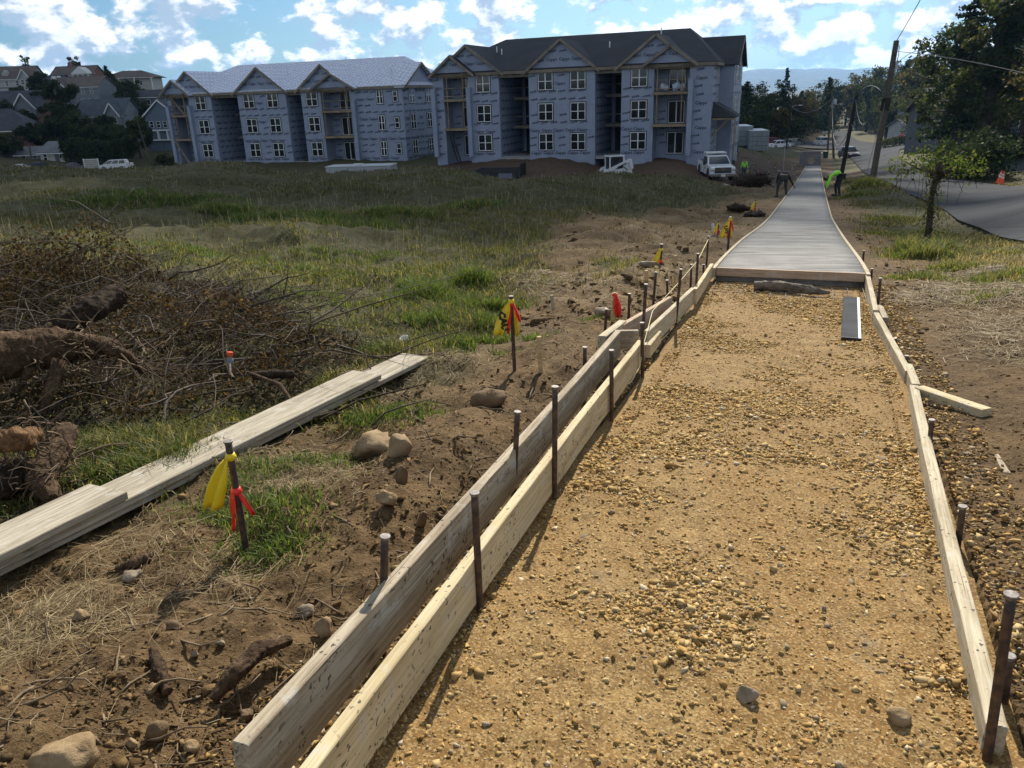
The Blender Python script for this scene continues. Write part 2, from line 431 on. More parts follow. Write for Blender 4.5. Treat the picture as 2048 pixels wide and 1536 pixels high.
def wood(name, c1, c2, dark, spat=0.0, rough=.75):
    """sawn board: long grain along X, knots, optional cement spatter"""
    m = MN(name); v = m.co((1.2, 26, 26)); v2 = m.co((.5, 5, 5))
    g = m.noise(3.0, 6, .65, v, .4); blot = m.noise(2.5, 4, .6, v2)
    c = m.mix(m.rng(g, .38, .62), c1, c2); c = m.mix(m.rng(blot, .42, .75, 0, .7), c, dark)
    cr = m.rng(m.noise(5.0, 3, .5, m.co((.35, 60, 60))), .63, .70); c = m.mix(cr, c, tuple(x*.35 for x in dark))
    kn = m.rng(m.vor(2.8, m.co((1, 2.2, 2.2))), .02, .13, 1, 0); c = m.mix(m.mth('MULTIPLY', kn, .6), c, tuple(x*.45 for x in dark))
    if spat:
        sp = m.rng(m.noise(55, 2, .5), .62, .66); pz = m.rng(m.noise(5, 3, .5), .44, .58)
        c = m.mix(m.mth('MULTIPLY', m.mth('MULTIPLY', sp, pz), spat), c, (.07, .062, .05))
        c = m.mix(m.mth('MULTIPLY', m.rng(m.noise(9, 5, .6), .55, .68), .45), c, (.50, .48, .43))
    m.col(c); m.set(Roughness=.85); m.set(**{'Specular IOR Level': .12})
    b = m.bump(g, .5, .006); m.bump(cr, -.4, .003, b)
    return m.m
# ------------------------------------------------------------------ ground sheet
def ground_material():
    m = MN('ground_soil'); pos = m.co()
    g = m.attr('grass'); st = m.attr('straw'); yd = m.attr('yard')
    n_big = m.noise(.55, 6, .62, pos); n_mid = m.noise(4.0, 7, .65, pos); n_fine = m.noise(34, 5, .62, pos)
    dirt = m.mix(m.rng(n_mid, .34, .66), (.080, .048, .021), (.170, .108, .049))
    dirt = m.mix(m.rng(n_big, .40, .68, 0, .65), dirt, (.045, .029, .015))
    dirt = m.mix(m.rng(n_fine, .42, .72, 0, .55), dirt, (.235, .158, .078))
    dry = m.mix(m.rng(n_fine, .3, .7), (.20, .150, .080), (.42, .33, .19))
    c = m.mix(m.mth('MULTIPLY', st, .65), dirt, dry)
    red = m.mix(m.rng(n_mid, .35, .65), (.075, .048, .030), (.120, .080, .050))
    c = m.mix(yd, c, red)
    gr = m.mix(m.rng(n_mid, .35, .68), (.048, .050, .020), (.095, .088, .040))
    gr = m.mix(m.rng(n_big, .5, .75, 0, .45), gr, (.070, .060, .034))
    c = m.mix(m.mth('MULTIPLY', g, .9), c, gr)
    m.col(c); m.set(Roughness=.95); m.set(**{'Specular IOR Level': .15})
    b = m.bump(n_mid, .7, .06); b = m.bump(n_fine, .9, .022, b)
    m.bump(m.noise(110, 4, .7, pos), .9, .009, b)
    return m.m
MAT_GROUND = ground_material()
def build_ground():
    a1 = np.concatenate([np.linspace(-180, -58, 30)[:-1], np.linspace(-58, -44, 15)[:-1], np.linspace(-44, 46, 273)[:-1], np.linspace(46, 60, 15)[:-1], np.linspace(60, 180, 30)])
    a1 = np.radians(a1[:-1]); na = len(a1)
    r1 = np.concatenate([np.geomspace(.35, 1.3, 20)[:-1], np.geomspace(1.3, 14, 300)[:-1], np.geomspace(14, 130, 160)[:-1], np.geomspace(130, 700, 50)[:-1], np.geomspace(700, 9000, 16)])
    nr = len(r1)
    Rr, Aa = np.meshgrid(r1, a1, indexing='ij'); x = (Rr*np.sin(Aa)).ravel(); y = (Rr*np.cos(Aa)).ravel()
    s, d = path_sd(x, y); h = ground_h(x, y)
    far = sstep(np.hypot(x, y), 500, 1200); h = h*(1-far) + (-16)*far
    g, st, yd = masks(x, y, s, d)
    v = np.concatenate([np.stack([x, y, h], 1), [[0, 0, float(ground_h(0, 0)[0])]]])
    i = np.arange(nr-1)[:, None]*na + np.arange(na)[None]; j = np.arange(nr-1)[:, None]*na + (np.arange(na)[None]+1) % na
    q = np.stack([i, j, j+na, i+na], -1).reshape(-1, 4)
    t = np.concatenate([q[:, [0, 1, 2]], q[:, [0, 2, 3]], np.stack([np.full(na, len(v)-1), (np.arange(na)+1) % na, np.arange(na)], 1)])
    t = t[:, ::-1]
    ap = lambda a: np.append(a, 0)
    me = np_mesh('ground', v, t, MAT_GROUND, True, {'grass': ap(g), 'straw': ap(st), 'yard': ap(yd)})
    return tag(link('ground', me), kind='structure')
build_ground()

# ------------------------------------------------------------------ gravel bed, loose gravel
def strip(name, s0, s1, ds, dl, dr, nd, hfun, mat, smooth=True):
    ss = np.arange(s0, s1+ds*.5, ds); dd = np.linspace(dl, dr, nd); Sg, Dg = np.meshgrid(ss, dd, indexing='ij')
    p = path_pt(Sg.ravel(), Dg.ravel()); x, y, z = p; z = z + hfun(x, y, Sg.ravel(), Dg.ravel())
    n = len(ss); i = np.arange(n-1)[:, None]*nd + np.arange(nd-1)[None]
    q = np.stack([i, i+1, i+1+nd, i+nd], -1).reshape(-1, 4)
    return np_mesh(name, np.stack([x, y, z], 1), np.concatenate([q[:, [0, 1, 2]], q[:, [0, 2, 3]]]), mat, smooth)
def gravel_mat(name, fines):
    m = MN(name); pos = m.co()
    big = m.noise(1.3, 5, .6, pos); mid = m.noise(9, 5, .6, pos)
    if fines:
        c = m.mix(m.rng(mid, .32, .68), (.160, .092, .030), (.285, .178, .066)); st = m.n('ShaderNodeMapping'); m.l(pos, st.inputs[0]); st.inputs['Rotation'].default_value = (0, 0, R(21.6)); st.inputs['Scale'].default_value = (2.6, .35, 1)
        c = m.mix(m.rng(m.noise(1.6, 4, .6, st.outputs[0]), .42, .66, 0, .75), c, (.200, .105, .028)); c = m.mix(m.rng(big, .46, .68, 0, .6), c, (.235, .125, .034))
        fine = m.vor(165, pos, out='Color'); sep = m.n('ShaderNodeSeparateColor'); m.l(fine, sep.inputs[0])
        c = m.mix(m.rng(sep.outputs[0], .45, .95, 0, .75), c, (.40, .285, .13)); c = m.mix(m.rng(sep.outputs[1], .60, .95, 0, .8), c, (.105, .066, .028))  # dark cells paint micro-shadow between chips into the fines
        c = m.mix(m.rng(m.noise(2.3, 5, .7, m.co((1.3, 1, 1))), .60, .74, 0, .4), c, (.235, .20, .145))
        m.col(c); m.set(Roughness=.93); m.set(**{'Specular IOR Level': .2})
        b = m.bump(m.vor(165, pos), -1.0, .009); b = m.bump(m.vor(45, pos), -.8, .018, b); m.bump(m.noise(200, 3, .6, pos), .5, .004, b)
    else:
        cc = m.attr('col', False); c = m.mix(m.rng(m.noise(60, 4, .6, pos), .35, .7, 0, .5), cc, m.mix(.5, cc, (.30, .21, .10)))
        m.col(c); m.set(Roughness=.95); m.set(**{'Specular IOR Level': .05}); m.bump(m.noise(150, 3, .6, pos), .4, .003)
    return m.m
MAT_FINES = gravel_mat('gravel_fines', True); MAT_STONE_MIX = gravel_mat('gravel_stone', False)
def bed_h(x, y, s, d):
    e = np.abs(d)/PW
    return 0.012*fbm(x, y, .7, 4, 41) + 0.006*fbm(x, y, .09, 3, 8) - 0.012*(e > .9) 
gb = link('gravel_bed', strip('gravel_bed', S_NEAR-3.2, S_SLAB+.25, .022, -PW-.06, PW+.06, 76, bed_h, MAT_FINES)); tag(gb, kind='structure')
def ico_np(sub):
    bm = bmesh.new(); bmesh.ops.create_icosphere(bm, subdivisions=sub, radius=1); bm.verts.ensure_lookup_table()
    v = np.array([p.co[:] for p in bm.verts]); f = np.array([[q.index for q in t.verts] for t in bm.faces]); bm.free(); return v, f
OCT = np.array([(1, 0, 0), (-1, 0, 0), (0, 1, 0), (0, -1, 0), (.15, .1, 1), (-.1, .1, -1)], float); OCTF = np.array([(0, 2, 4), (2, 1, 4), (1, 3, 4), (3, 0, 4), (2, 0, 5), (1, 2, 5), (3, 1, 5), (0, 3, 5)])
SHARD = np.array([(x, y, z) for z in (-1, 1) for x, y in ((-1, -1), (1, -1), (1, 1), (-1, 1))], float)*.8; SHARDF = np.array([(0, 2, 1), (0, 3, 2), (4, 5, 6), (4, 6, 7), (0, 1, 5), (0, 5, 4), (1, 2, 6), (1, 6, 5), (2, 3, 7), (2, 7, 6), (3, 0, 4), (3, 4, 7)])
ICO1, ICO1F = ico_np(1); ICO2, ICO2F = ico_np(2); ICO3, ICO3F = ico_np(3)
def stone_variants(n, rough=.22, sub=1, seed=1):
    r = np.random.default_rng(seed); out = []
    V = (OCT, ICO1, ICO2, ICO3, SHARD)[sub]
    for _ in range(n):
        v = V.copy()
        for k in range(7):      # chop flat facets
            nrm = r.normal(size=3); nrm /= np.linalg.norm(nrm); c = r.uniform(.35, .9)
            dd = v@nrm; v -= np.clip(dd-c, 0, None)[:, None]*nrm*.92
        v *= 1+r.normal(0, rough*.25, (len(v), 1))
        if sub == 4: v = v+r.uniform(-.42, .42, v.shape); v[v[:, 2] > 0, :2] *= .8
        out.append(v)
    return out
def scatter_stones(name, xyz, size, cols, mat, seed=2, sub=1, flat=.62, rough=.22):
    r = np.random.default_rng(seed); n = len(xyz); var = stone_variants(14, rough, sub, seed); F = (OCTF, ICO1F, ICO2F, ICO3F, SHARDF)[sub]; nv = len(var[0])
    VV = np.array(var)[r.integers(0, 14, n)]
    sc = np.stack([r.uniform(.8, 1.45, n), r.uniform(.6, 1.0, n), r.uniform(flat*.7, flat*1.2, n)], 1)*size[:, None]*.5
    a = r.uniform(0, 2*np.pi, n); t = r.normal(0, .3, n); v = VV*sc[:, None]
    ct, st_ = np.cos(t)[:, None], np.sin(t)[:, None]
    y = v[..., 1]*ct-v[..., 2]*st_; z = v[..., 1]*st_+v[..., 2]*ct; x = v[..., 0]
    ca, sa = np.cos(a)[:, None], np.sin(a)[:, None]
    w_ = np.stack([x*ca-y*sa, x*sa+y*ca, z], -1) + xyz[:, None]
    f = (F[None] + (np.arange(n)*nv)[:, None, None]).reshape(-1, 3)
    col = np.repeat(cols*r.uniform(.8, 1.18, (n, 1)), nv, 0)
    return np_mesh(name, w_.reshape(-1, 3), f, mat, False, {'col': col})
def stone_cols(n, r, pal, p): return np.array(pal)[r.choice(len(pal), n, p=p)]
PAL_G = [(.40, .27, .108), (.33, .20, .070), (.47, .345, .165), (.28, .22, .145), (.23, .13, .045), (.50, .42, .29)]
def build_gravel():
    r = np.random.default_rng(11)
    # many small chips and fewer big ones; density patches like raked windrows
    N_ = 185000
    s = S_NEAR-.9 + (S_SLAB+.1-S_NEAR+.9)*r.random(N_)**1.9; d = r.uniform(-PW, PW, N_)
    p = path_pt(s, d); x, y = p[0], p[1]
    k = fbm(x, y, .55, 3, 51) + .6*fbm(x, y, .2, 2, 52)
    keep = r.random(N_) < np.clip(.34 + .75*k + .35*(np.abs(d) > PW*.86), .12, 1)
    s, d, x, y, k = s[keep], d[keep], x[keep], y[keep], k[keep]; n = len(x)
    size = np.clip(r.lognormal(math.log(.0115), .46, n), .005, .045)*(1+.30*(k > .2))
    z = path_pt(s, d)[2] + bed_h(x, y, s, d) + size*.02
    cl = stone_cols(n, r, PAL_G, [.40, .27, .16, .06, .08, .03]); xyz = np.stack([x, y, z], 1); big = size > .0135
    tag(link('gravel_chips', scatter_stones('gravel_chips', xyz[~big], size[~big], cl[~big], MAT_STONE_MIX, 13, 0)), 'small tan stone chips strewn over the path bed', 'gravel', kind='stuff')
    me = scatter_stones('gravel', xyz[big], size[big], cl[big], MAT_STONE_MIX, 3, 4)
    tag(link('gravel', me), 'tan crushed stone strewn over the path bed between the forms', 'gravel', kind='stuff')
    # coarser stones gathered in windrows near the camera
    n = 2600; s = S_NEAR-.9+3.6*r.random(n)**1.3; d = r.uniform(-PW, PW, n); p = path_pt(s, d); x, y = p[0], p[1]
    k = r.random(n) < np.clip(.1+1.1*fbm(x, y, .5, 3, 51), 0, 1); s, d, x, y = s[k], d[k], x[k], y[k]; n = len(x); size = np.clip(r.lognormal(math.log(.026), .3, n), .016, .05)
    tag(link('coarse_gravel', scatter_stones('coarse_gravel', np.stack([x, y, path_pt(s, d)[2]+bed_h(x, y, s, d)+size*.1], 1), size, stone_cols(n, r, PAL_G, [.34, .2, .24, .1, .06, .06]), MAT_STONE_MIX, 23, 4)), 'coarser angular stones gathered near the camera on the path bed', 'gravel', kind='stuff')
    # gravel spilled along the outside of the right form and in the left trench
    n = 5600; s = S_NEAR-.9+8.2*r.random(n)**1.7; wd = r.random(n)**1.5
    right = r.random(n) < .7; d = np.where(right, PW+.07+wd*.22*(1+.5*np.exp(-(s-S_NEAR)/2)), -PW-.06-wd*.34)
    p = path_pt(s, d); x, y = p[0], p[1]; size = np.clip(r.lognormal(math.log(.017), .42, n), .007, .05)
    z = ground_h(x, y)+size*.15 + np.where(right, .035*(1-wd), .03*(1-wd))
    me = scatter_stones('spilled_gravel', np.stack([x, y, z], 1), size, stone_cols(n, r, PAL_G, [.33, .33, .12, .08, .12, .02]), MAT_STONE_MIX, 4, 4)
    tag(link('spilled_gravel', me), 'coarse tan gravel spilled along the outer sides of the forms', 'gravel', kind='stuff')
    # bigger clods over the graded strip farther off
    n = 5200; rr = np.exp(r.uniform(math.log(6.5), math.log(34), n)); a = np.radians(r.uniform(-20, 30, n)); x, y = rr*np.sin(a), rr*np.cos(a); s, d = path_sd(x, y); g, st, yd = masks(x, y, s, d)
    k = (np.abs(d) > PW+.3) & (r.random(n) < (1-g)*(.25+.75*(fbm(x, y, 1.2, 3, 63) > 0))) & (on_road(x, y) < .5); x, y = x[k], y[k]; n = len(x); size = np.clip(r.lognormal(math.log(.05), .5, n), .02, .18)
    tag(link('far_clods', scatter_stones('far_clods', np.stack([x, y, ground_h(x, y)+size*.02], 1), size, stone_cols(n, r, [(.085, .054, .026), (.14, .092, .046), (.055, .036, .02)], [.45, .3, .25]), MAT_STONE_MIX, 25, 4, rough=.5)), 'dark clods over the graded strip left of the walk', 'soil', kind='stuff')
    # clods and pebbles on the bare soil
    n = 95000; rr = 1.3+11*r.random(n)**2.3; a = np.radians(r.uniform(-44, 42, n)); x, y = rr*np.sin(a), rr*np.cos(a)
    s, d = path_sd(x, y); g, st, yd = masks(x, y, s, d)
    keep = (np.abs(d) > PW+.12) & (r.random(n) < (1-.8*g)*(.4+.6*(fbm(x, y, .6, 3, 61) > 0))); x, y = x[keep], y[keep]; n = len(x)
    size = np.clip(r.lognormal(math.log(.0105), .58, n), .004, .06); z = ground_h(x, y)+size*.05
    cl = stone_cols(n, r, [(.090, .055, .025), (.160, .102, .047), (.25, .18, .10), (.050, .032, .017)], [.42, .35, .06, .17]); xyz = np.stack([x, y, z], 1); big = size > .022
    tag(link('soil_crumbs', scatter_stones('soil_crumbs', xyz[~big], size[~big], cl[~big], MAT_STONE_MIX, 15, 0, flat=.8)), 'fine brown crumbs of soil on the dug ground', 'soil', kind='stuff')
    me = scatter_stones('soil_clods', xyz[big], size[big], cl[big], MAT_STONE_MIX, 5, 4, rough=.5)
    tag(link('soil_clods', me), 'crumbled brown clods and pebbles over the dug soil', 'soil', kind='stuff')
build_gravel()
# ------------------------------------------------------------------ concrete walk
def concrete_mat():
    m = MN('fresh_concrete')
    v = m.co((1, 1, 1)); m.set(Roughness=m.rng(m.noise(2.2, 4, .6), .3, .7, .75, .9)); m.set(**{'Specular IOR Level': .15})
    # broom finish: fine ridges across the walk
    mp = m.n('ShaderNodeMapping'); m.l(m.co(), mp.inputs[0]); mp.inputs['Rotation'].default_value = (0, 0, R(21.4)); mp.inputs['Scale'].default_value = (.12, 1.9, 1)
    br = m.noise(7, 5, .7, mp.outputs[0]); c = m.mix(m.rng(m.noise(.8, 5, .6), .35, .7), (.125, .121, .113), (.19, .184, .171)); m.col(m.mix(m.rng(br, .40, .60, 0, .9), c, (.275, .266, .247))); m.bump(br, .8, .03)
    return m.m
MAT_CONC = concrete_mat()
SLAB_T = .145
walk = thing('sidewalk', None, None, (0, 0, 0), kind='structure')
def slab_h(x, y, s, d):      # hand-finished surface: bull-float ridges lie across the walk
    return SLAB_T+.004*fbm(x, y, 1.5, 2, 4)-.010*(np.abs(d)/PW)**8 + .0045*fbm(s+.05*np.sin(d*2.1), d*.12, .34, 3, 19, .6)
sm = strip('slab', S_SLAB+.04, S_END, .055, -PW+.02, PW-.02, 9, slab_h, MAT_CONC)
bm = bmesh.new(); bm.from_mesh(sm); g = bmesh.ops.extrude_face_region(bm, geom=bm.faces[:])
for e in g['geom']:
    if isinstance(e, bmesh.types.BMVert): e.co.z -= .30
bmesh.ops.recalc_face_normals(bm, faces=bm.faces); bm.to_mesh(sm); bm.free()
link('slab', sm, walk)

# ------------------------------------------------------------------ lumber
W_GREY = wood('weathered_board', (.31, .25, .17), (.46, .39, .285), (.155, .118, .075), .9)
W_CREAM = wood('pine_board', (.50, .405, .235), (.60, .51, .325), (.33, .245, .125), .9)
W_PALE = wood('pale_board', (.42, .35, .235), (.56, .49, .35), (.26, .21, .13), .9)
W_PINK = wood('rosy_board', (.42, .30, .20), (.55, .41, .29), (.27, .18, .12), .6)
W_STAKE = wood('stake_wood', (.52, .36, .17), (.66, .49, .26), (.33, .21, .10), 0)
W_PLANK = wood('scaffold_plank', (.31, .265, .195), (.47, .42, .33), (.17, .14, .10), .2)
def board(name, a, b, h, t, mat, label=None, cat='board', group=None, bow=0.0, lean=0.0, bevel=.003, n=14, flat=False, parent=None):
    """board from a to b (points on its top middle line); h downwards, t wide"""
    a = Vector(a); b = Vector(b); ln = (b-a).length; x = (b-a).normalized()
    yv = Vector((0, 0, 1)).cross(x).normalized(); zv = x.cross(yv)
    m = MB(); vs = []; r = random.Random(hash((round(a.x, 3), round(b.y, 3))) & 0xffff)
    for i in range(n+1):
        u = i/n; o = bow*math.sin(math.pi*u) + r.uniform(-.0012, .0012)
        for sy, sz in ((-1, -1), (1, -1), (1, 0), (-1, 0)): vs.append((u*ln, sy*t/2+o+lean*sz*h, sz*h + r.uniform(-.001, .001)))
    fs = [(0, 3, 2, 1), tuple(n*4+k for k in range(4))]
    for i in range(n):
        for k in range(4): p = i*4+k; q = i*4+(k+1) % 4; fs.append((p, q, q+4, p+4))
    m.add(vs, fs); me = m.mesh(name, mat, bevel=bevel)
    o = link(name, me, parent)
    o.matrix_world = Matrix(((x.x, yv.x, zv.x, a.x), (x.y, yv.y, zv.y, a.y), (x.z, yv.z, zv.z, a.z), (0, 0, 0, 1)))
    if label: tag(o, label, cat, group)
    return o
FG = 'form boards along the path'
def top(px, py, h): return GP(px, py, h)
# left inner line of forms
a, b = np.array(top(622, 1536, .205)), np.array(top(1281, 680, .21)); u = (b-a)/np.linalg.norm(b-a)
board('form_board', a-u*.9, b, .175, .040, W_CREAM, 'long cream pine form board along the left edge of the gravel, nearest the camera', group=FG, bow=.012)
board('form_board', top(1293, 662, .19), top(1386, 575, .19), .16, .04, W_PALE, 'greyish form board between the cross block and the tall stakes, left gravel edge', group=FG)
board('form_board', top(1390, 578, .19), top(1424, 527, .18), .15, .04, W_CREAM, 'short yellowish form board running up to the wet concrete, left side', group=FG)
board('form_board', top(478, 1487, .27), top(1236, 661, .26), .185, .042, W_GREY, 'long weathered grey board with split end, outermost on the left', group=FG, bow=-.01)
board('form_board', top(1243, 649, .24), top(1341, 593, .22), .17, .04, W_PINK, 'rosy faced form board behind the cross block, left outer line', group=FG)
board('spacer_block', top(1229, 661, .25), top(1277, 660, .25), .14, .04, W_GREY, 'grey wooden spacer block bridging the two left form boards', 'block')
board('splice_block', top(1204, 672, .255), top(1246, 640, .25), .09, .06, W_PALE, 'pale splice block nailed outside the weathered left board', 'block')
board('splice_block', top(1294, 690, .12), top(1316, 661, .13), .10, .055, W_CREAM, 'stubby wood block with orange end on the gravel side of left form', 'block')
# right line of forms
RT = .075
board('form_board', top(1995, 1452, RT), top(1828, 770, RT), .11, .05, W_PALE, 'nearest pale form board along the right edge of the gravel', group=FG, bow=.006)
board('form_board', top(1818, 742, RT), top(1753, 625, RT+.01), .11, .045, W_PALE, 'middle pale form board on the right edge, between two splice blocks', group=FG)
board('form_board', top(1752, 620, RT+.02), top(1733, 538, .15), .12, .045, W_PALE, 'far pale form board on the right edge reaching the wet concrete', group=FG)
board('splice_block', top(1833, 768, RT+.004), top(1817, 727, RT+.004), .12, .05, W_PALE, 'splice block behind the right form where the brace starts', 'block')
board('splice_block', top(1771, 635, RT), top(1760, 610, RT), .11, .05, W_GREY, 'small dark splice block behind the right form near the float', 'block')
board('brace_board', top(1838, 772, .085), top(1975, 818, .08), .085, .075, W_CREAM, 'tan brace board lying on the soil beyond the right form', 'board')
# bulkhead at the end of the pour
pa, pb = path_pt(S_SLAB-.0, -PW+.03, .152), path_pt(S_SLAB-.0, PW-.03, .152)
board('bulkhead_board', pa, pb, .092, .04, W_PINK, 'brown bulkhead board closing the near end of the wet concrete', 'board')
def strip_form(s0, s1, d, label, h=.10):
    n = max(4, int((s1-s0)/.8)); m = MB(); vs = []
    for i in range(n+1):
        s = s0+(s1-s0)*i/n
        for dd, hh in ((d-.02, SLAB_T-h), (d+.02, SLAB_T-h), (d+.02, SLAB_T+.006), (d-.02, SLAB_T+.006)): vs.append(path_pt(s, dd, hh))
    fs = [(0, 3, 2, 1), tuple(n*4+k for k in range(4))]
    for i in range(n):
        for k in range(4): p = i*4+k; q = i*4+(k+1) % 4; fs.append((p, q, q+4, p+4))
    o = m.add(vs, fs).build('form_board', W_PALE); tag(o, label, 'board', FG)
SF = ['first form strip beside the wet concrete', 'second form strip beside the wet concrete', 'third form strip beside the wet concrete', 'form strip beside the concrete near the stooping workers', 'farthest form strip beside the concrete toward the headwall']
cuts = [S_SLAB-.06, S_SLAB+4.2, S_SLAB+9, S_SLAB+15, S_SLAB+31, S_END-.5]
for i in range(5):
    strip_form(cuts[i]+.01, cuts[i+1], -PW, SF[i]+', left edge'); strip_form(cuts[i]+.01, cuts[i+1], PW, SF[i]+', right edge')

# ------------------------------------------------------------------ stakes
MAT_STEEL = MN('rusty_steel'); _m = MAT_STEEL
_m.col(_m.mix(_m.rng(_m.noise(30, 6, .65), .38, .66), (.045, .033, .028), (.125, .075, .048))); _m.set(Roughness=.62, Metallic=.35); _m.bump(_m.noise(90, 4, .6), .4, .003); MAT_STEEL = _m.m
MAT_HEAD = mk('worn_steel', (.24, .22, .20), (.12, .10, .09), 60, .65, .1, metal=.4)
MAT_TAPE = MN('caution_tape'); _m = MAT_TAPE; _m.col((.78, .56, .012)); _m.set(Roughness=.42); _m.set(**{'Transmission Weight': 0.0}); MAT_TAPE = _m.m
MAT_INK = mk('black_ink', (.012, .011, .01), rough=.5)
MAT_FLAG = MN('red_flagging'); _m = MAT_FLAG; _m.col(_m.mix(_m.rng(_m.noise(25, 3), .4, .6), (.72, .022, .014), (.85, .06, .035))); _m.set(Roughness=.4); MAT_FLAG = _m.m
def rod(m, a, b, r=.0125, n=10):
    a = Vector(a); b = Vector(b); t = (b-a); ln = t.length
    k = 9; m.tube([a+t*i/k for i in range(k+1)], [r]*(k+1), n)
def stake_pts(bpx, tpx, side_h=0.0):
    """foot on the ground; the top in line with the picture point, leaning only a little"""
    foot = GP(bpx[0], bpx[1], side_h); zf = (foot-CAM)@_F
    r = ray(*tpx); # choose depth so that the top stands over the foot along the view
    best = None
    for z in np.linspace(zf*.72, zf*1.05, 400):
        p = CAM + r*z; e = abs((p[1]-foot[1])) + .3*abs(p[0]-foot[0])
        if best is None or e < best[0]: best = (e, p)
    return Vector(foot), Vector(best[1])
def steel_stake(bpx, tpx, label, r=.0125, group='steel form stakes', side_h=0.0):
    f, t = stake_pts(bpx, tpx, side_h); ax = (t-f).normalized()
    root = thing('steel_stake', label, 'stake', f, group=group)
    m = MB(); rod(m, -ax*.14, (t-f)-ax*.004, r); m.build('shaft', MAT_STEEL, root, smooth=True)
    m = MB(); e = t-f; m.tube([e-ax*.012, e-ax*.004, e, e+ax*.001], [r*1.02, r*1.32, r*1.35, r*1.2], 12); m.build('head', MAT_HEAD, root)
    return root, f, t
LS = [((960,1215),(949,985),'tall steel stake nearest the camera against the cream left form'),
      ((1109,993),(1110,773),'second tall steel stake against the cream left form'),
      ((1223,835),(1223,700),'steel stake against the cream form just before the spacer block'),
      ((1285,750),(1284,645),'short headed steel stake beside the spacer block'),
      ((1283,700),(1292,568),'tall dark steel stake rising behind the spacer block'),
      ((1351,652),(1362,538),'tall steel stake beside the greyish left form'),
      ((1391,597),(1396,507),'tall steel stake where the greyish and yellowish left forms meet'),
      ((1413,528),(1417,472),'thin steel stake holding the string line by the concrete, left'),
      ((765,1295),(770,1072),'rusty stake standing outside the weathered board, nearest one'),
      ((1027,1000),(1035,823),'grey stake outside the weathered board by the dirt-covered boulder'),
      ((1168,795),(1170,694),'short stake outside the weathered board, right of the wooden stake'),
      ((1210,665),(1213,618),'short stake beside the pale splice block, left outer line'),
      ((1257,640),(1259,587),'steel stake behind the rosy board, right of red-flagged lath'),
      ((1306,612),(1312,544),'steel stake behind the far end of the rosy board'),
      ((1335,596),(1334,560),'low steel stake just beyond the rosy board end'),
      ((1381,575),(1383,529),'steel stake left of the string line near the concrete'),
      ((1407,552),(1407,529),'stubby steel stake outside the yellowish form'),
      ((1975,1514),(2023,1188),'long leaning rusty stake at the near end of the right form'),
      ((2008,1400),(2019,1311),'short stake just behind the long leaning one, right form'),
      ((1915,1092),(1926,1012),'stake outside the nearest right form, middle of its length'),
      ((1858,898),(1864,839),'bright-topped stake outside the right form below the brace board'),
      ((1811,738),(1814,711),'stub of stake behind the splice block at the brace'),
      ((1791,694),(1790,676),'low stub stake behind the middle right form'),
      ((1755,615),(1761,556),'dark steel stake by the small splice block, right side'),
      ((1741,570),(1744,537),'steel stake behind the far right form at the concrete corner'),
      ((1725,530),(1728,501),'steel stake beside the concrete, right edge corner')]
for bp, tp, lab in LS: steel_stake(bp, tp, lab)

def ribbon(name, pts, wd, mat, parent, nrm_dir=(1, 0, 0), curl=.3, seed=0, taper=None):
    """hanging strip of tape with folds: pts = middle line, width vector varies"""
    r = random.Random(seed); m = MB(); vs = []; n = len(pts); cols = 7; ph = r.uniform(0, 6)
    for i, p in enumerate(pts):
        p = Vector(p); u = i/(n-1); w_ = wd*(taper[i] if taper else 1); ax = Vector(nrm_dir)
        side = Vector((-ax.y, ax.x, 0)); 
        for k in range(cols):
            c = k/(cols-1)-.5
            vs.append(p + ax*c*w_ + side*(math.sin(c*9+ph+u*2.3)*curl*wd*.35*(.4+u)))
    fs = [(i*cols+k, i*cols+k+1, (i+1)*cols+k+1, (i+1)*cols+k) for i in range(n-1) for k in range(cols-1)]
    me = m.add(vs, fs).mesh(name, mat, smooth=True, fix=False)
    o = link(name, me, parent); sm_ = o.modifiers.new('thick', 'SOLIDIFY'); sm_.thickness = .0012; return o
def text_mesh(txt, size, mat, name, bold=.0, res=1):
    cu = bpy.data.curves.new(name, 'FONT'); cu.body = txt; cu.size = size; cu.resolution_u = res; cu.offset = bold; cu.align_x = 'CENTER'; cu.align_y = 'CENTER'
    o = bpy.data.objects.new(name, cu); COL.objects.link(o); dg = bpy.context.evaluated_depsgraph_get()
    me = bpy.data.meshes.new_from_object(o.evaluated_get(dg)); bpy.data.objects.remove(o); me.name = name
    me.materials.clear(); me.materials.append(mat); return me
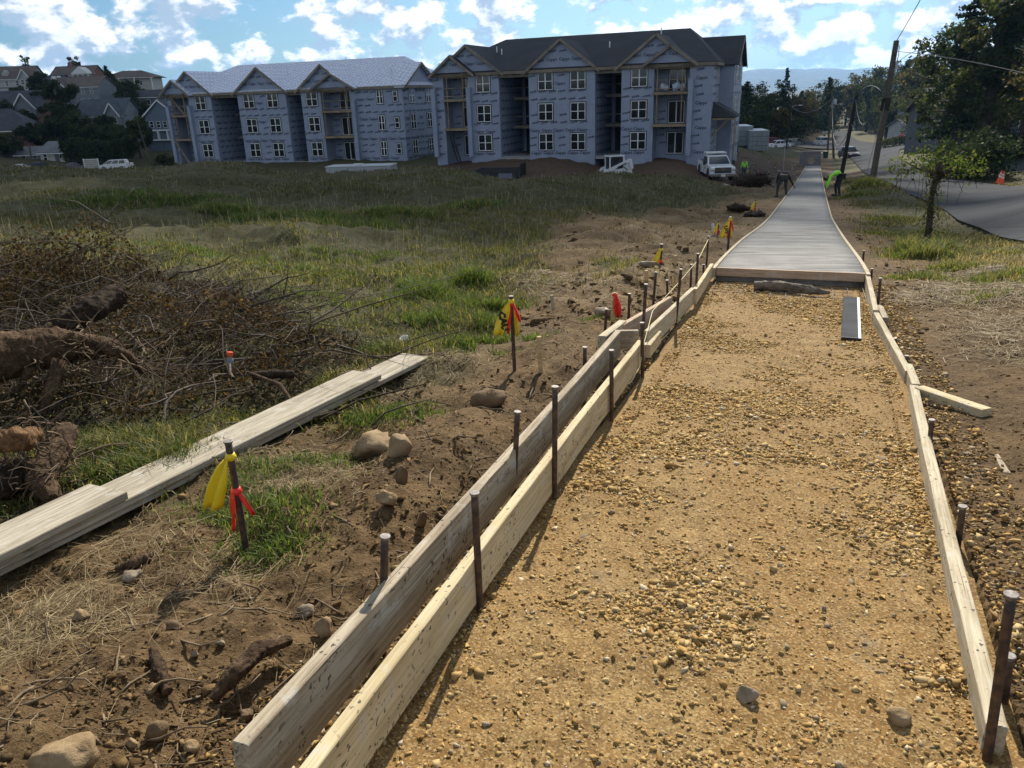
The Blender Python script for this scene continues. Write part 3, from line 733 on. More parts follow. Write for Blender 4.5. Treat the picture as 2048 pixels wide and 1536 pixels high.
def flagged_stake(bpx, tpx, label, yl=.0, rl=.0, r=.0125, seed=0, words=None, wind=-1, first='y'):
    root, f, t = steel_stake(bpx, tpx, label, r, group='flagged marker stakes')
    root.name = 'marker_stake'
    top_ = t-f; ax = top_.normalized(); rr = random.Random(seed)
    def knot(at, mat, nm): m = MB(); p = top_-ax*at; m.tube([p-ax*.02, p-ax*.008, p+ax*.010], [r*1.2, r*1.7, r*1.25], 9); m.build(nm, mat, root, smooth=True)
    if yl:
        at = .02 if first == 'y' else .05
        knot(at+.012, MAT_TAPE, 'tape_knot'); p0 = top_-ax*(at+.02); n = 9
        pts = [p0 + Vector((wind*(.012+yl*.40*u**.8), -.015-.02*u, -yl*u)) for u in [i/(n-1) for i in range(n)]]
        tp = ribbon('caution_tape', pts, yl*.36, MAT_TAPE, root, (.96, -.28, 0), .5, seed, [.22, .5, .75, .92, 1, 1.02, 1.0, 1.0, .95])
        if words: pts2 = [p0 + Vector((.010+.10*yl*u, .012, -yl*1.1*u)) for u in [i/(n-1) for i in range(n)]]
        if words: ribbon('caution_tape', pts2, yl*.16, MAT_TAPE, root, (.9, .4, 0), .8, seed+1, [.4, .6, .8, 1, 1, 1, .9, .7, .3])
        if words:
            me = text_mesh(words, yl*.30, MAT_INK, 'tape_print', .004*yl/.2)
            o = link('tape_print', me, root); c = p0 + Vector((wind*(.012+yl*.22), -.043, -yl*.55))
            o.location = c; o.rotation_euler = (R(90), R(80 if wind < 0 else -80), R(-16))
    if rl:
        at = (.05 + (yl*.9 if first == 'y' and rl < 0 else 0)) if first == 'y' else .02
        at = yl*1.02 if first == 'below' else .05
        ln = abs(rl); knot(at, MAT_FLAG, 'ribbon_knot'); p0 = top_-ax*(at+.01); n = 7
        ribbon('red_ribbon', [p0 + Vector((-.012-.02*u, -.016, 0)) - ax*ln*u for u in [i/(n-1) for i in range(n)]], .026, MAT_FLAG, root, (.95, -.3, 0), .7, seed+2, [.6, .9, 1, .9, .7, .8, .6])
        ribbon('red_ribbon', [p0 + Vector((.012+.045*u, -.01, -ln*.6*u)) for u in [i/(n-1) for i in range(n)]], .024, MAT_FLAG, root, (.95, .3, 0), .7, seed+3, [.6, .9, 1, 1, 1, .9, .7])
    return root
flagged_stake((493,1102), (456,882), 'leaning stake with yellow caution tape and red ribbon near the scaffold planks', .21, .17, seed=3, words=None, first='below', r=.014)
flagged_stake((1030,757), (1022,592), 'upright stake with printed yellow caution tape and red ribbon beside grass clump', .22, .20, seed=5, words='CAU', first='y', r=.013)
flagged_stake((1320,546), (1323,488), 'small stake with yellow tape and red ribbon left of the rosy board', .20, .22, seed=8, first='below', r=.016)
flagged_stake((1455,505), (1461,434), 'stake with yellow tape and bright red ribbon just left of the wet concrete', .26, .26, seed=12, words='UO', first='y', r=.018)
flagged_stake((1509,428), (1511,399), 'farthest yellow and red flagged stake, left of the walk', .25, .3, seed=15, first='below', r=.02)
flagged_stake((1436,476), (1437,440), 'leaning yellow taped stake beside the white scrap', .18, .2, seed=17, first='below', r=.014)
def wood_stake(bpx, tpx, label, wd=.035, ribbon_=0, mat=W_STAKE):
    f, t = stake_pts(bpx, tpx); ax = t-f
    root = thing('wooden_stake', label, 'stake', f, group='wooden grade stakes')
    MB().bar(ax, -ax*.15, wd, wd).build('lath', mat, root, bevel=.003)
    if ribbon_:
        n = 7; p0 = ax*.93
        ribbon('red_ribbon', [p0+Vector((.004+.03*u, -.03, -ribbon_*u)) for u in [i/(n-1) for i in range(n)]], .06, MAT_FLAG, root, (.95, -.3, 0), .8, 4, [.5, .8, 1, 1, 1, .8, .4])
        m = MB(); m.tube([p0-ax.normalized()*.012, p0+ax.normalized()*.012], [wd*.75, wd*.75], 8); m.build('ribbon_knot', MAT_FLAG, root)
    return root
wood_stake((1082,765), (1078,673), 'square wooden grade stake right of the taped stake, red ribbon at its foot', .03)
wood_stake((1226,648), (1230,585), 'wooden lath with bright red ribbon behind the splice block', .03, .2)
wood_stake((1293,574), (1293,541), 'wooden stake behind the tall dark steel stake', .035)
wood_stake((1350,545), (1351,511), 'thin wooden stake left of the string line', .03)
wood_stake((1106,617), (1103,590), 'white peg alone in the bare soil', .03, mat=W_PLANK)
# ------------------------------------------------------------------ grass, straw, litter
def leaf_mat(name, trans=.45, rough=.6, gloss=.25):
    m = MN(name); c = m.attr('col', False); m.col(c); m.set(Roughness=rough); m.set(**{'Specular IOR Level': gloss})
    tr = m.n('ShaderNodeBsdfTranslucent'); m.l(m.mix(1.0, c, (1.25, 1.2, .75), 'MULTIPLY'), tr.inputs[0])
    mx = m.n('ShaderNodeMixShader'); mx.inputs[0].default_value = trans
    m.l(m.bsdf.outputs[0], mx.inputs[1]); m.l(tr.outputs[0], mx.inputs[2])
    m.l(mx.outputs[0], m.nt.nodes['Material Output'].inputs[0]); return m.m
MAT_BLADE = leaf_mat('grass_blade'); MAT_STRAW = leaf_mat('dry_straw', .2, .7, .2); MAT_LEAF = leaf_mat('leaf', .35, .75, .08)
def blades(name, x, y, h, wd, cols, mat, r, bend=.5, z=None):
    n = len(x); z = ground_h(x, y)-.012 if z is None else z
    a = r.uniform(0, 2*np.pi, n); b = a + r.normal(0, .6, n); ln = h*bend*r.uniform(.2, 1.3, n)
    sx, sy = np.cos(a+np.pi/2)*wd/2, np.sin(a+np.pi/2)*wd/2; dx, dy = np.cos(b), np.sin(b)
    v = np.empty((n, 5, 3)); 
    v[:, 0] = np.stack([x-sx, y-sy, z], 1); v[:, 1] = np.stack([x+sx, y+sy, z], 1)
    mx, my, mz = x+dx*ln*.30, y+dy*ln*.30, z+h*.6
    v[:, 2] = np.stack([mx-sx*.8, my-sy*.8, mz], 1); v[:, 3] = np.stack([mx+sx*.8, my+sy*.8, mz], 1)
    v[:, 4] = np.stack([x+dx*ln, y+dy*ln, z+h*r.uniform(.75, 1.0, n)], 1)
    f = (np.array([[0, 1, 3], [0, 3, 2], [2, 3, 4]])[None] + (np.arange(n)*5)[:, None, None]).reshape(-1, 3)
    return np_mesh(name, v.reshape(-1, 3), f, mat, False, {'col': np.repeat(cols, 5, 0)})
MOUNDS = [(-5.3, 6.7, .74, 1.0), (-4.3, 7.7, .68, .85), (-3.4, 6.7, .50, .75), (-2.7, 7.0, .34, .6), (-2.3, 6.1, .34, .6), (-1.6, 5.8, .22, .45), (-3.2, 5.6, .46, .7), (-6.3, 7.6, .85, 1.0), (-4.7, 5.7, .50, .7),
          (-2.4, 4.9, .22, .55), (-1.8, 5.2, .20, .5), (-3.0, 4.9, .35, .6), (-5.6, 8.7, .5, .8), (-3.4, 8.0, .26, .5), (-3.8, 4.6, .38, .5)]
def brush_top(x, y):
    t = 0
    for a, b, h, rd in MOUNDS: t = np.maximum(t, h*np.clip(1.25*np.exp(-((x-a)**2+(y-b)**2)/(rd*rd))-.25, 0, 1))
    return np.clip(t*(1+.55*fbm(x, y, .55, 3, 6)), 0, 2)
def build_grass():
    r = np.random.default_rng(21); n = 620000
    rr = np.exp(r.uniform(math.log(2.2), math.log(66), n)); a = np.radians(r.uniform(-41, 41, n)); x, y = rr*np.sin(a), rr*np.cos(a)
    s, d = path_sd(x, y); g, st, yd = masks(x, y, s, d)
    clump = fbm(x, y, .45, 3, 91); patch = fbm(x, y, 2.6, 4, 93, .6)
    dens = g*np.clip(.42+.6*clump + .75*patch, .03, 1)*np.clip(.25+rr/7, 0, 1)
    dens *= np.where((d > 0), 1.5, 1)*(1-.93*(brush_top(x, y) > .06))
    # sparse dead tufts over the bare soil
    sp_ = .20*sstep(rr, 6.5, 10)*np.clip(.25+1.1*clump+.5*patch, 0, 1)*(np.abs(d) > PW+.35)*(g < .35); dens = np.maximum(dens, sp_*(1-yd)); bare = g < .3
    # beyond the road edge there is no verge grass
    dens *= 1-on_road(x, y)
    k = r.random(n) < dens; x, y, rr, st, clump, d, patch, bare = x[k], y[k], rr[k], st[k], clump[k], d[k], patch[k], bare[k]; n = len(x)
    field = sstep(rr, 9, 22)
    h = (.035+.070*r.random(n)+.07*np.clip(clump, 0, 1))*(1-field) + field*(.05+.10*r.random(n)+.09*np.clip(patch, 0, 1)*r.random(n))
    h = np.where(rr > 38, h*1.2, h)
    
    wd = np.maximum(.0042*(1+.6*r.random(n)), rr*.00075)
    gcol = np.array([(.070, .105, .022), (.125, .145, .032), (.195, .180, .045), (.045, .065, .018), (.32, .26, .11)])
    fcol = np.array([(.085, .088, .030), (.130, .115, .046), (.055, .062, .022), (.19, .150, .070), (.28, .22, .12)])
    pr = [.24, .27, .17, .15, .17]; pf = [.34, .28, .22, .12, .04]
    c = np.where((r.random(n) < field)[:, None], fcol[r.choice(5, n, p=pf)], gcol[r.choice(5, n, p=pr)])
    dry = (r.random(n) < np.clip(st*.55*(1-field)+np.where(d > 0, .42, 0)*(1-field), 0, .8)); c = np.where(dry[:, None], np.array([.33, .26, .135]), c)
    tuft = np.array([(.20, .15, .075), (.13, .095, .045), (.28, .215, .115), (.085, .085, .03)])[r.choice(4, n)]; c = np.where(bare[:, None], tuft, c); h = np.where(bare, h*.75, h)
    c = c*r.uniform(.7, 1.3, (n, 1))
    tag(link('grass', blades('grass', x, y, h, wd, c, MAT_BLADE, r, 1.0)), 'green and straw coloured grass over the field and verges', 'grass', kind='stuff')
    # bright green weed clumps
    CL = [(560,446,1.1,.40),(640,452,1.2,.42),(700,462,.9,.34),(470,436,1.0,.36),(300,404,1.3,.36),(800,440,1.0,.30),(380,420,1.2,.34),(920,420,1.2,.30),(200,415,1.2,.3),(870,600,.40,.26),(960,612,.34,.20),(905,650,.40,.20),(1000,690,.34,.13),(950,700,.30,.12),(840,575,.35,.24),(930,570,.25,.30),(745,700,.28,.12),(240,900,.42,.10),(340,930,.35,.10),(430,1000,.26,.09),(520,1050,.30,.10),(560,960,.34,.09),(640,930,.22,.08),(780,830,.30,.09),(700,845,.22,.08),(540,1100,.2,.08),(260,950,.3,.09),(600,545,.6,.14),(450,510,.7,.15),(690,500,.7,.15),(350,500,.6,.14),(660,600,.5,.12),(1340,625,.2,.07),(1200,640,.2,.05),(1815,515,.30,.42),(1875,512,.28,.38),(1845,520,.35,.30),(1735,374,.8,.55),(1715,392,.7,.3),(1960,510,.5,.16),(1900,540,.35,.14),(1830,560,.28,.12),(2010,560,.5,.14),(1850,470,.6,.2),(1780,440,.6,.16),(1960,600,.35,.10),(1770,470,.5,.14)]
    Xs, Ys, Hs, Cs = [], [], [], []
    for (cx_, cy_, rd, hh) in CL:
        g0 = GP(cx_, cy_); k = int((9500 if cx_ > 780 and cx_ < 1010 else 5200)*rd*(1 if rd < .5 else .7)); q = r.normal(0, 1, (k, 2))*rd*.5; cc = fbm(g0[0]+q[:, 0], g0[1]+q[:, 1], .22, 2, 97); q = q[cc > -.25]; k = len(q)
        Xs.append(g0[0]+q[:, 0]*1.25); Ys.append(g0[1]+q[:, 1]); Hs.append(hh*r.uniform(.35, 1.1, k)*np.exp(-(np.hypot(*q.T)/rd)**2*.7))
        pal = np.array([(.085, .145, .026), (.13, .175, .036), (.055, .095, .022), (.19, .20, .06), (.30, .25, .12)]); Cs.append(pal[r.choice(5, k, p=[.36, .28, .2, .1, .06] if cx_ < 1700 and cy_ > 470 else ([.16, .22, .14, .22, .26] if cx_ > 1700 else [.2, .1, .5, .1, .1]))]*r.uniform(.75, 1.25, (k, 1)))
    cx_, cy_ = np.concatenate(Xs), np.concatenate(Ys); ok = on_road(cx_, cy_) < .5; hh = np.concatenate(Hs)[ok]; cc = np.concatenate(Cs)[ok]; cx_, cy_ = cx_[ok], cy_[ok]
    tag(link('weed_clumps', blades('weed_clumps', cx_, cy_, hh, np.maximum(.006, np.hypot(cx_, cy_)*.0009), cc, MAT_BLADE, r, .7)), 'bright green weedy grass clumps in the bare ground', 'weeds', kind='stuff')
    # dry stalks with pale seed heads over the field
    n = 9000; rr = np.exp(r.uniform(math.log(9), math.log(62), n)); a = np.radians(r.uniform(-38, 20, n)); x, y = rr*np.sin(a), rr*np.cos(a)
    g, st, yd = masks(x, y); k = r.random(n) < g*(.35+.8*np.clip(fbm(x, y, 4, 2, 95), 0, 1)); x, y, rr = x[k], y[k], rr[k]; n = len(x)
    c = np.array([(.30, .25, .15), (.40, .35, .24), (.17, .14, .08)])[r.choice(3, n)]
    tag(link('field_stalks', blades('field_stalks', x, y, .14+.28*r.random(n), np.maximum(.004, rr*.0005), c, MAT_STRAW, r, .35)), 'tall dry seed stalks standing over the dark field', 'weeds', kind='stuff')
def flat_litter(name, x, y, ln, wd, cols, r, lift=.004, mat=None):
    n = len(x); a = r.uniform(0, 2*np.pi, n); dx, dy = np.cos(a)*ln/2, np.sin(a)*ln/2; sx, sy = -np.sin(a)*wd/2, np.cos(a)*wd/2
    c1 = r.normal(0, .12, n)*ln
    P3 = []
    for t in (-1, 0, 1):
        px_, py_ = x+dx*t-sx/wd*2*c1*(1-abs(t)), y+dy*t-sy/wd*2*c1*(1-abs(t)); pz = ground_h(px_, py_)+lift+r.uniform(0, .018, n)*(1 if t else 1.2)
        P3 += [np.stack([px_-sx, py_-sy, pz], 1), np.stack([px_+sx, py_+sy, pz+.3*wd], 1)]
    v = np.stack(P3, 1); f = (np.array([[0, 1, 3], [0, 3, 2], [2, 3, 5], [2, 5, 4]])[None] + (np.arange(n)*6)[:, None, None]).reshape(-1, 3)
    return np_mesh(name, v.reshape(-1, 3), f, mat or MAT_STRAW, False, {'col': np.repeat(cols, 6, 0)})
def build_litter():
    r = np.random.default_rng(31); n = 150000
    rr = np.exp(r.uniform(math.log(1.6), math.log(24), n)); a = np.radians(r.uniform(-42, 42, n)); x, y = rr*np.sin(a), rr*np.cos(a)
    s, d = path_sd(x, y); g, st, yd = masks(x, y, s, d)
    dens = (.04+.75*st)*np.clip(.15+1.0*fbm(x, y, .6, 3, 71), .015, 1)*np.where(d > 0, sstep(d, PW+.5, PW+1.4)+.03, 1)*sstep(np.abs(d), PW+.1, PW+.35)
    dens *= 1-on_road(x, y)
    k = r.random(n) < dens; x, y, rr = x[k], y[k], rr[k]; n = len(x)
    c = np.array([(.30, .225, .11), (.40, .315, .175), (.20, .14, .068), (.12, .08, .04)])[r.choice(4, n, p=[.34, .16, .30, .20])]*r.uniform(.7, 1.2, (n, 1))
    tag(link('straw_litter', flat_litter('straw_litter', x, y, r.uniform(.02, .11, n)*(1+rr*.06), np.maximum(.0017, rr*.0005), c, r)), 'dry straw and dead grass lying over bare soil', 'straw', kind='stuff')
    # thick mats of dead grass
    XS, YS, RS = [], [], []
    for (cx_, cy_, rd, k) in [(40,1230,.30,600),(130,1270,.28,560),(60,1300,.25,450),(580,945,.24,700),(620,985,.2,500),(540,985,.22,600),(1960,600,.5,900),(2010,650,.5,900),(1900,580,.4,700),(1850,600,.4,600),(2040,590,.5,900),(1980,540,.5,900),(2040,700,.4,600),(720,760,.4,700),(880,720,.4,600),(1020,560,.6,500),(1130,560,.6,500),(650,720,.4,600),(300,1100,.25,350),(450,1150,.25,300)]:
        g0 = GP(cx_, cy_); q = r.normal(0, rd*.55, (k, 2)); XS.append(g0[0]+q[:, 0]); YS.append(g0[1]+q[:, 1])
    x, y = np.concatenate(XS), np.concatenate(YS); n = len(x); rr = np.hypot(x, y)
    c = np.array([(.30, .225, .11), (.40, .315, .175), (.20, .14, .068), (.13, .09, .042)])[r.choice(4, n, p=[.32, .2, .28, .2])]*r.uniform(.7, 1.2, (n, 1))
    tag(link('straw_mats', flat_litter('straw_mats', x, y, r.uniform(.04, .16, n)*(1+rr*.03), np.maximum(.0018, rr*.0005), c, r, .008)), 'thick mats of dead grass on the bare soil', 'straw', kind='stuff')
    # rootlets and twigs in the dug soil
    n = 1500; m = MB(); rr = 1.7+9*r.random(n)**1.5; a = np.radians(r.uniform(-42, 34, n)); x, y = rr*np.sin(a), rr*np.cos(a); s, d = path_sd(x, y)
    k = (np.abs(d) > PW+.3) & ((d < 0) | (r.random(n) < .25)); x, y = x[k], y[k]; z = ground_h(x, y)
    for i in range(len(x)):
        L_ = r.uniform(.06, .32); an = r.uniform(0, 6.28); q = [Vector((x[i], y[i], z[i]-.004))]
        for t in range(4): an += r.normal(0, .45); q.append(q[-1] + Vector((math.cos(an)*L_/4, math.sin(an)*L_/4, r.normal(.004, .013))))
        r0 = r.uniform(.0016, .0055); m.tube(q, [r0, r0, r0*.8, r0*.6, r0*.3], 5)
    o = m.build('root_twigs', mk('twig_bark', (.085, .055, .028), (.22, .155, .085), 14, .85, .2), smooth=True)
    tag(o, 'torn rootlets and twigs poking from the dug soil', 'twigs', kind='stuff')

# ------------------------------------------------------------------ rocks
def rock_mat(name, c1, c2):
    m = MN(name); c = m.mix(m.rng(m.noise(7, 6, .65), .35, .65), c1, c2); c = m.mix(m.rng(m.noise(3, 4, .6), .52, .72, 0, .7), c, (.16, .105, .058))
    m.col(c); m.set(Roughness=.9); m.set(**{'Specular IOR Level': .2}); b = m.bump(m.noise(22, 6, .65), .6, .012); m.bump(m.noise(90, 4, .6), .4, .004, b); return m.m
RK1 = rock_mat('tan_rock', (.22, .148, .074), (.35, .255, .145)); RK2 = rock_mat('grey_rock', (.19, .148, .10), (.32, .262, .185)); RK3 = rock_mat('brown_rock', (.125, .082, .045), (.215, .145, .08))
def rock(px, py, wpx, hpx, label, mat=RK1, seed=0, depth=.8, sink=.22, name='rock', detail=True):
    g = GP(px, py, 0, detail and abs(path_sd(*GP(px, py)[:2])[1]) > PW); z = (g-CAM)@_F; wd = wpx*z/F_PX; ht = hpx*z/F_PX*1.05
    v = stone_variants(1, .16, 3, seed+100)[0]
    v = v + np.array([mnoise.noise(Vector(p*1.7)+Vector((seed, 3, 1)))+.5*mnoise.noise(Vector(p*5)+Vector((seed, 0, 1))) for p in v])[:, None]*v*.22
    v = v*np.array([wd/2, wd/2*depth, ht/2])
    me = np_mesh(name, v, ICO3F, mat, seed in (2, 4, 5, 8, 9, 10, 20, 22, 26, 27)); 
    o = link(name, me, loc=(g[0], g[1], g[2]+ht*.5*(1-2*sink)+0.0), rot=(0, 0, R((seed*37) % 60-30)))
    return tag(o, label, 'rock')
# ------------------------------------------------------------------ logs and roots
def bark_mat(name, c1, c2, st=(6, 1, 1)):
    m = MN(name); v = m.co((1, 1, 1)); n = m.noise(14, 6, .7, v, .6); c = m.mix(m.rng(n, .35, .66), c1, c2)
    c = m.mix(m.rng(m.noise(45, 5, .7), .42, .62, 0, .65), c, tuple(a*.45 for a in c1)); c = m.mix(m.rng(m.noise(5, 5, .65), .5, .7, 0, .7), c, tuple(a*.35 for a in c1)); m.col(c); m.set(Roughness=.92); m.set(**{'Specular IOR Level': .15})
    b = m.bump(n, 1.0, .03); m.bump(m.noise(60, 5, .7), .9, .010, b); return m.m
BK1 = bark_mat('old_bark', (.080, .048, .027), (.165, .108, .062)); BK2 = bark_mat('dark_bark', (.034, .023, .016), (.080, .054, .034)); BK3 = bark_mat('rotten_wood', (.15, .078, .034), (.26, .155, .078))
def log(name, pts, radii, mat, label, cat='log', n=34, rough=.16, seed=0, extra=None):
    """bent, knobbly log through world points"""
    pts = [Vector(p) for p in pts]; c0 = pts[0].copy(); K = 80; q = []; rr = []
    for i in range(K):
        u = i/(K-1)*(len(pts)-1); j = min(int(u), len(pts)-2); t = u-j; t2 = t*t*(3-2*t)*.35+t*.65
        q.append(pts[j].lerp(pts[j+1], t2)-c0); rr.append(radii[j]*(1-t)+radii[j+1]*t)
    m = MB(); m.tube(q, rr, n)
    vs = []
    for i, v in enumerate(m.v):
        ring = min(i//n, K-1); c = q[ring]; dv = Vector(v)-c; p = Vector(v)*9+Vector((seed, seed*2, 0)); p2 = Vector(v)*30
        th = 2*math.pi*(i % n)/n; sl = ring*.11
        fur = abs(mnoise.noise(Vector((math.cos(th)*2.6, math.sin(th)*2.6, sl*.8+seed))))+.6*abs(mnoise.noise(Vector((math.cos(th)*6, math.sin(th)*6, sl*2.0+seed))))
        k = 1+rough*(mnoise.noise(p)*1.1+mnoise.noise(p2)*.7+.5*mnoise.noise(Vector(v)*75))+.30*(fur-.28)
        e = 1.0 if 0 < ring < K-1 else .93
        vs.append(tuple(c+dv*k*e))
    m.v = vs; o = m.build(name, mat, loc=c0, smooth=True)
    if extra:
        for e in extra:
            mm = MB(); mm.tube([Vector(p)-c0 for p in e[0]], e[1], 8); mm.build(e[2] if len(e) > 2 else 'branch_stub', mat, o, smooth=True)
    return tag(o, label, cat)
rocks = [(125,1530,140,85,'large tan boulder at the bottom left corner',RK1,1),(655,1268,52,52,'rounded tan rock just left of the weathered board',RK1,2),
 (612,1232,42,30,'flat angular rock behind the rounded one near the weathered board',RK2,3),(270,1160,48,32,'smooth pale cobble in front of a wood scrap',RK2,4),
 (163,1240,40,36,'rounded tan rock in straw at left',RK1,5),(352,1256,40,22,'dark flat rock in the dug soil',RK3,6),(304,1384,30,24,'small yellowish rock below the wood chunk',RK1,7),
 (442,1290,20,19,'little grey pebble stone in open soil',RK2,8),(393,1314,22,22,'light grey cobble left of the root',RK2,9),(493,1440,32,32,'round brown cobble beside the weathered board end',RK3,10),
 (317,1475,46,48,'blocky brown rock near the bottom',RK3,11),(384,1500,32,28,'tan rock right of the blocky brown one',RK1,12),(268,1494,28,30,'tan cobble left of the blocky brown rock',RK1,13),
 (735,915,112,66,'big angular tan rock half buried in the spoil',RK1,14),(797,905,58,46,'tan rock leaning on the big angular one',RK1,15),(806,965,30,70,'upright grey stone slab in the spoil bank',RK3,16),
 (772,1010,44,38,'tan rock below the upright slab',RK1,17),(975,808,78,44,'dirt covered boulder near the wooden grade stake',RK3,18),(1290,532,42,18,'flat grey rock in the bare soil beyond the forms',RK2,19),
 (1205,634,40,26,'pale rock beside the short stake by splice block',RK2,20),(1495,1398,52,38,'grey tan rock lying alone on the gravel',RK2,21),(1790,1445,56,40,'round brown rock casting a shadow on the gravel',RK1,22),
 (565,1028,34,18,'small dark rock in soil near the grass',RK3,23),(845,1050,28,40,'dark pointed stone by the weathered board',RK3,24),(985,800,30,20,'small stone on the spoil by the boulder',RK1,25),
 (1935,912,20,14,'dark grey stone outside the right form',RK2,26),(1965,950,18,12,'smooth grey pebble right of the forms',RK2,27)]
for i, (px, py, wv, hv, lab, mt, sd_) in enumerate(rocks): rock(px, py, wv, hv, lab, mt, sd_)

# scaffold planks stacked in the grass on the left
pl_g = 'weathered scaffold planks'
def plank(p0, p1, h, ext, label, wd=.245, th=.036):
    a, b = np.array(GP(*p0, h)), np.array(GP(*p1, h)); u = (a-b)/np.linalg.norm(a-b)
    return board('plank', a+u*ext, b, th, wd, W_PLANK, label, 'plank', pl_g, n=20, bevel=.004)
plank((300,962), (832,709), .062, 3.0, 'lowest long weathered plank, its end farthest to the right')
plank((300,950), (733,744), .100, 3.0, 'middle weathered plank lying on the longest one')
plank((20,1068), (216,975), .138, 1.6, 'topmost short weathered plank at the left edge')

# brush pile -------------------------------------------------------------
def build_brush():
    r = np.random.default_rng(44); m = MB(); n = 4600; k = 0
    X_ = r.uniform(-7.4, -.5, 9*n); Y_ = r.uniform(4.1, 9.8, 9*n); HH = brush_top(X_, Y_); kk = (HH > .03) | (r.random(9*n) < .04)
    X_, Y_, HH = X_[kk][:n], Y_[kk][:n], HH[kk][:n]; Z_ = ground_h(X_, Y_)
    for x, y, H, z0 in zip(X_, Y_, HH, Z_):
        z = float(z0) + r.uniform(0, H)*.95+.01; L_ = r.lognormal(math.log(.42), .6); an = r.uniform(0, 6.28); el = r.normal(.10, .42)
        q = [Vector((x, y, z))]; r0 = min(.011, r.lognormal(math.log(.0027), .45))
        for t in range(4):
            an += r.normal(0, .28); el += r.normal(-.02, .2)
            q.append(q[-1]+Vector((math.cos(an)*math.cos(el), math.sin(an)*math.cos(el), math.sin(el)))*L_/4)
        q = [Vector((p.x, p.y, min(p.z, float(z0)+H+.12+.25*abs(math.sin(L_*50))**4))) for p in q]
        m.tube(q, [r0, r0*.95, r0*.8, r0*.6, r0*.3], 4 if r0 < .005 else 6, cap=False)
    for k in range(100):       # long kinked branches lying through the heap
        i = r.integers(0, len(X_)); q = [Vector((X_[i], Y_[i], Z_[i]+.6*HH[i]+.03))]; an = r.uniform(0, 6.28); el = r.normal(.12, .3); L_ = r.uniform(.6, 1.7); r0 = r.uniform(.005, .015)
        for t in range(7): an += r.normal(0, .22); el = el*.85+r.normal(-.01, .16); q.append(q[-1]+Vector((math.cos(an)*math.cos(el), math.sin(an)*math.cos(el), math.sin(el)))*L_/7)
        zg = ground_h([p.x for p in q], [p.y for p in q])
        for t_, (p, z_) in enumerate(zip(q, zg)): p.z = min(max(p.z, z_+.01), z_+HH[i]+.10+.03*t_)
        m.tube(q, [r0*(1-.12*t) for t in range(8)], 6, cap=False)
    mt = mk('brush_twig', (.040, .028, .018), (.115, .080, .050), 3.0, .85)
    o = m.build('brush_twigs', mt, smooth=True, fix=False); root = thing('brush_pile', 'tangled heap of cut brush, twigs and dead leaves at left', 'brush pile', (-3.5, 6.9, float(ground_h(-3.5, 6.9)[0])), kind=None)
    o.parent = root; o.location = -root.location; tag(o, kind='stuff')
    n = 130000; x = r.uniform(-7.4, -.5, n); y = r.uniform(4.1, 9.8, n); H = brush_top(x, y)+.02*(r.random(n) < .1); kk = (H > .015) & (r.random(n) < .35+H); x, y, H = x[kk], y[kk], H[kk]; n = len(x)
    z = ground_h(x, y)+H*r.random(n)**.6; c = np.array([(.045, .029, .015), (.085, .055, .027), (.15, .105, .058), (.046, .050, .020)])[r.choice(4, n, p=[.46, .34, .07, .13])]*r.uniform(.7, 1.3, (n, 1))
    me = leaf_cloud('dead_leaves', np.stack([x, y, z], 1), r.uniform(.018, .044, n), c, MAT_LEAF, r)
    o = link('dead_leaves', me, root); o.location = -root.location; tag(o, kind='stuff')
def leaf_cloud(name, p, size, cols, mat, r, nrm=None):
    n = len(p); u = r.normal(size=(n, 3)); u /= np.linalg.norm(u, axis=1)[:, None]; w_ = r.normal(size=(n, 3)); v = np.cross(u, w_); v /= np.linalg.norm(v, axis=1)[:, None]+1e-9
    s = size[:, None]; q = np.stack([p-u*s*.6, p+v*s*.36, p+u*s*.6, p-v*s*.36], 1)
    i = np.arange(n)[:, None]*4
    f = np.concatenate([i+np.array([[0, 1, 2]]), i+np.array([[0, 2, 3]])])
    return np_mesh(name, q.reshape(-1, 3), f, mat, False, {'col': np.repeat(cols, 4, 0)})
build_brush()
def root_hairs(pts, n, spread, L0, seed, label):
    """torn roots and fibres hanging off the rotten wood"""
    r = np.random.default_rng(seed); m = MB(); pts = [Vector(p) for p in pts]
    for k in range(n):
        u = r.uniform(0, len(pts)-1.001); j = int(u); q = [pts[j].lerp(pts[j+1], u-j)+Vector(r.normal(0, spread, 3))]; a = r.uniform(0, 6.28); el = r.normal(-.3, .6); L_ = r.lognormal(math.log(L0), .5)
        for t in range(4): a += r.normal(0, .5); el += r.normal(-.1, .3); q.append(q[-1]+Vector((math.cos(a)*math.cos(el), math.sin(a)*math.cos(el), math.sin(el)))*L_/4)
        r0 = r.uniform(.002, .007); m.tube(q, [r0, r0*.9, r0*.7, r0*.5, r0*.2], 4, cap=False)
    o = m.build('torn_roots', mk('root_fibre', (.070, .043, .022), (.17, .115, .062), 5, .9), smooth=True, fix=False); tag(o, label, 'roots', kind='stuff')
root_hairs([GP(-60,730,.38), GP(60,705,.40), GP(180,690,.38), GP(250,720,.28)], 260, .09, .16, 61, 'tangle of torn roots on the rotten log')
root_hairs([GP(-20,900,.25), GP(60,880,.2), GP(110,930,.14), GP(60,970,.08)], 240, .09, .13, 62, 'torn root fibres round the forked limb at left')
def gpz(px, py, h): return GP(px, py, h, False)
log('log', [gpz(-160,745,.40), gpz(0,715,.40), gpz(120,690,.40), gpz(235,695,.32)], [.13, .135, .11, .05], BK1, 'thick rotten log with hanging roots in the brush pile', seed=3, rough=.15,
    extra=[([gpz(200,690,.4), gpz(255,712,.3), gpz(285,745,.15)], [.05, .035, .015], 'root'), ([gpz(60,735,.34), gpz(40,775,.2), gpz(0,800,.1)], [.03, .02, .008], 'root'), ([gpz(120,720,.36), gpz(100,780,.2), gpz(85,830,.08)], [.045, .035, .02], 'root')])
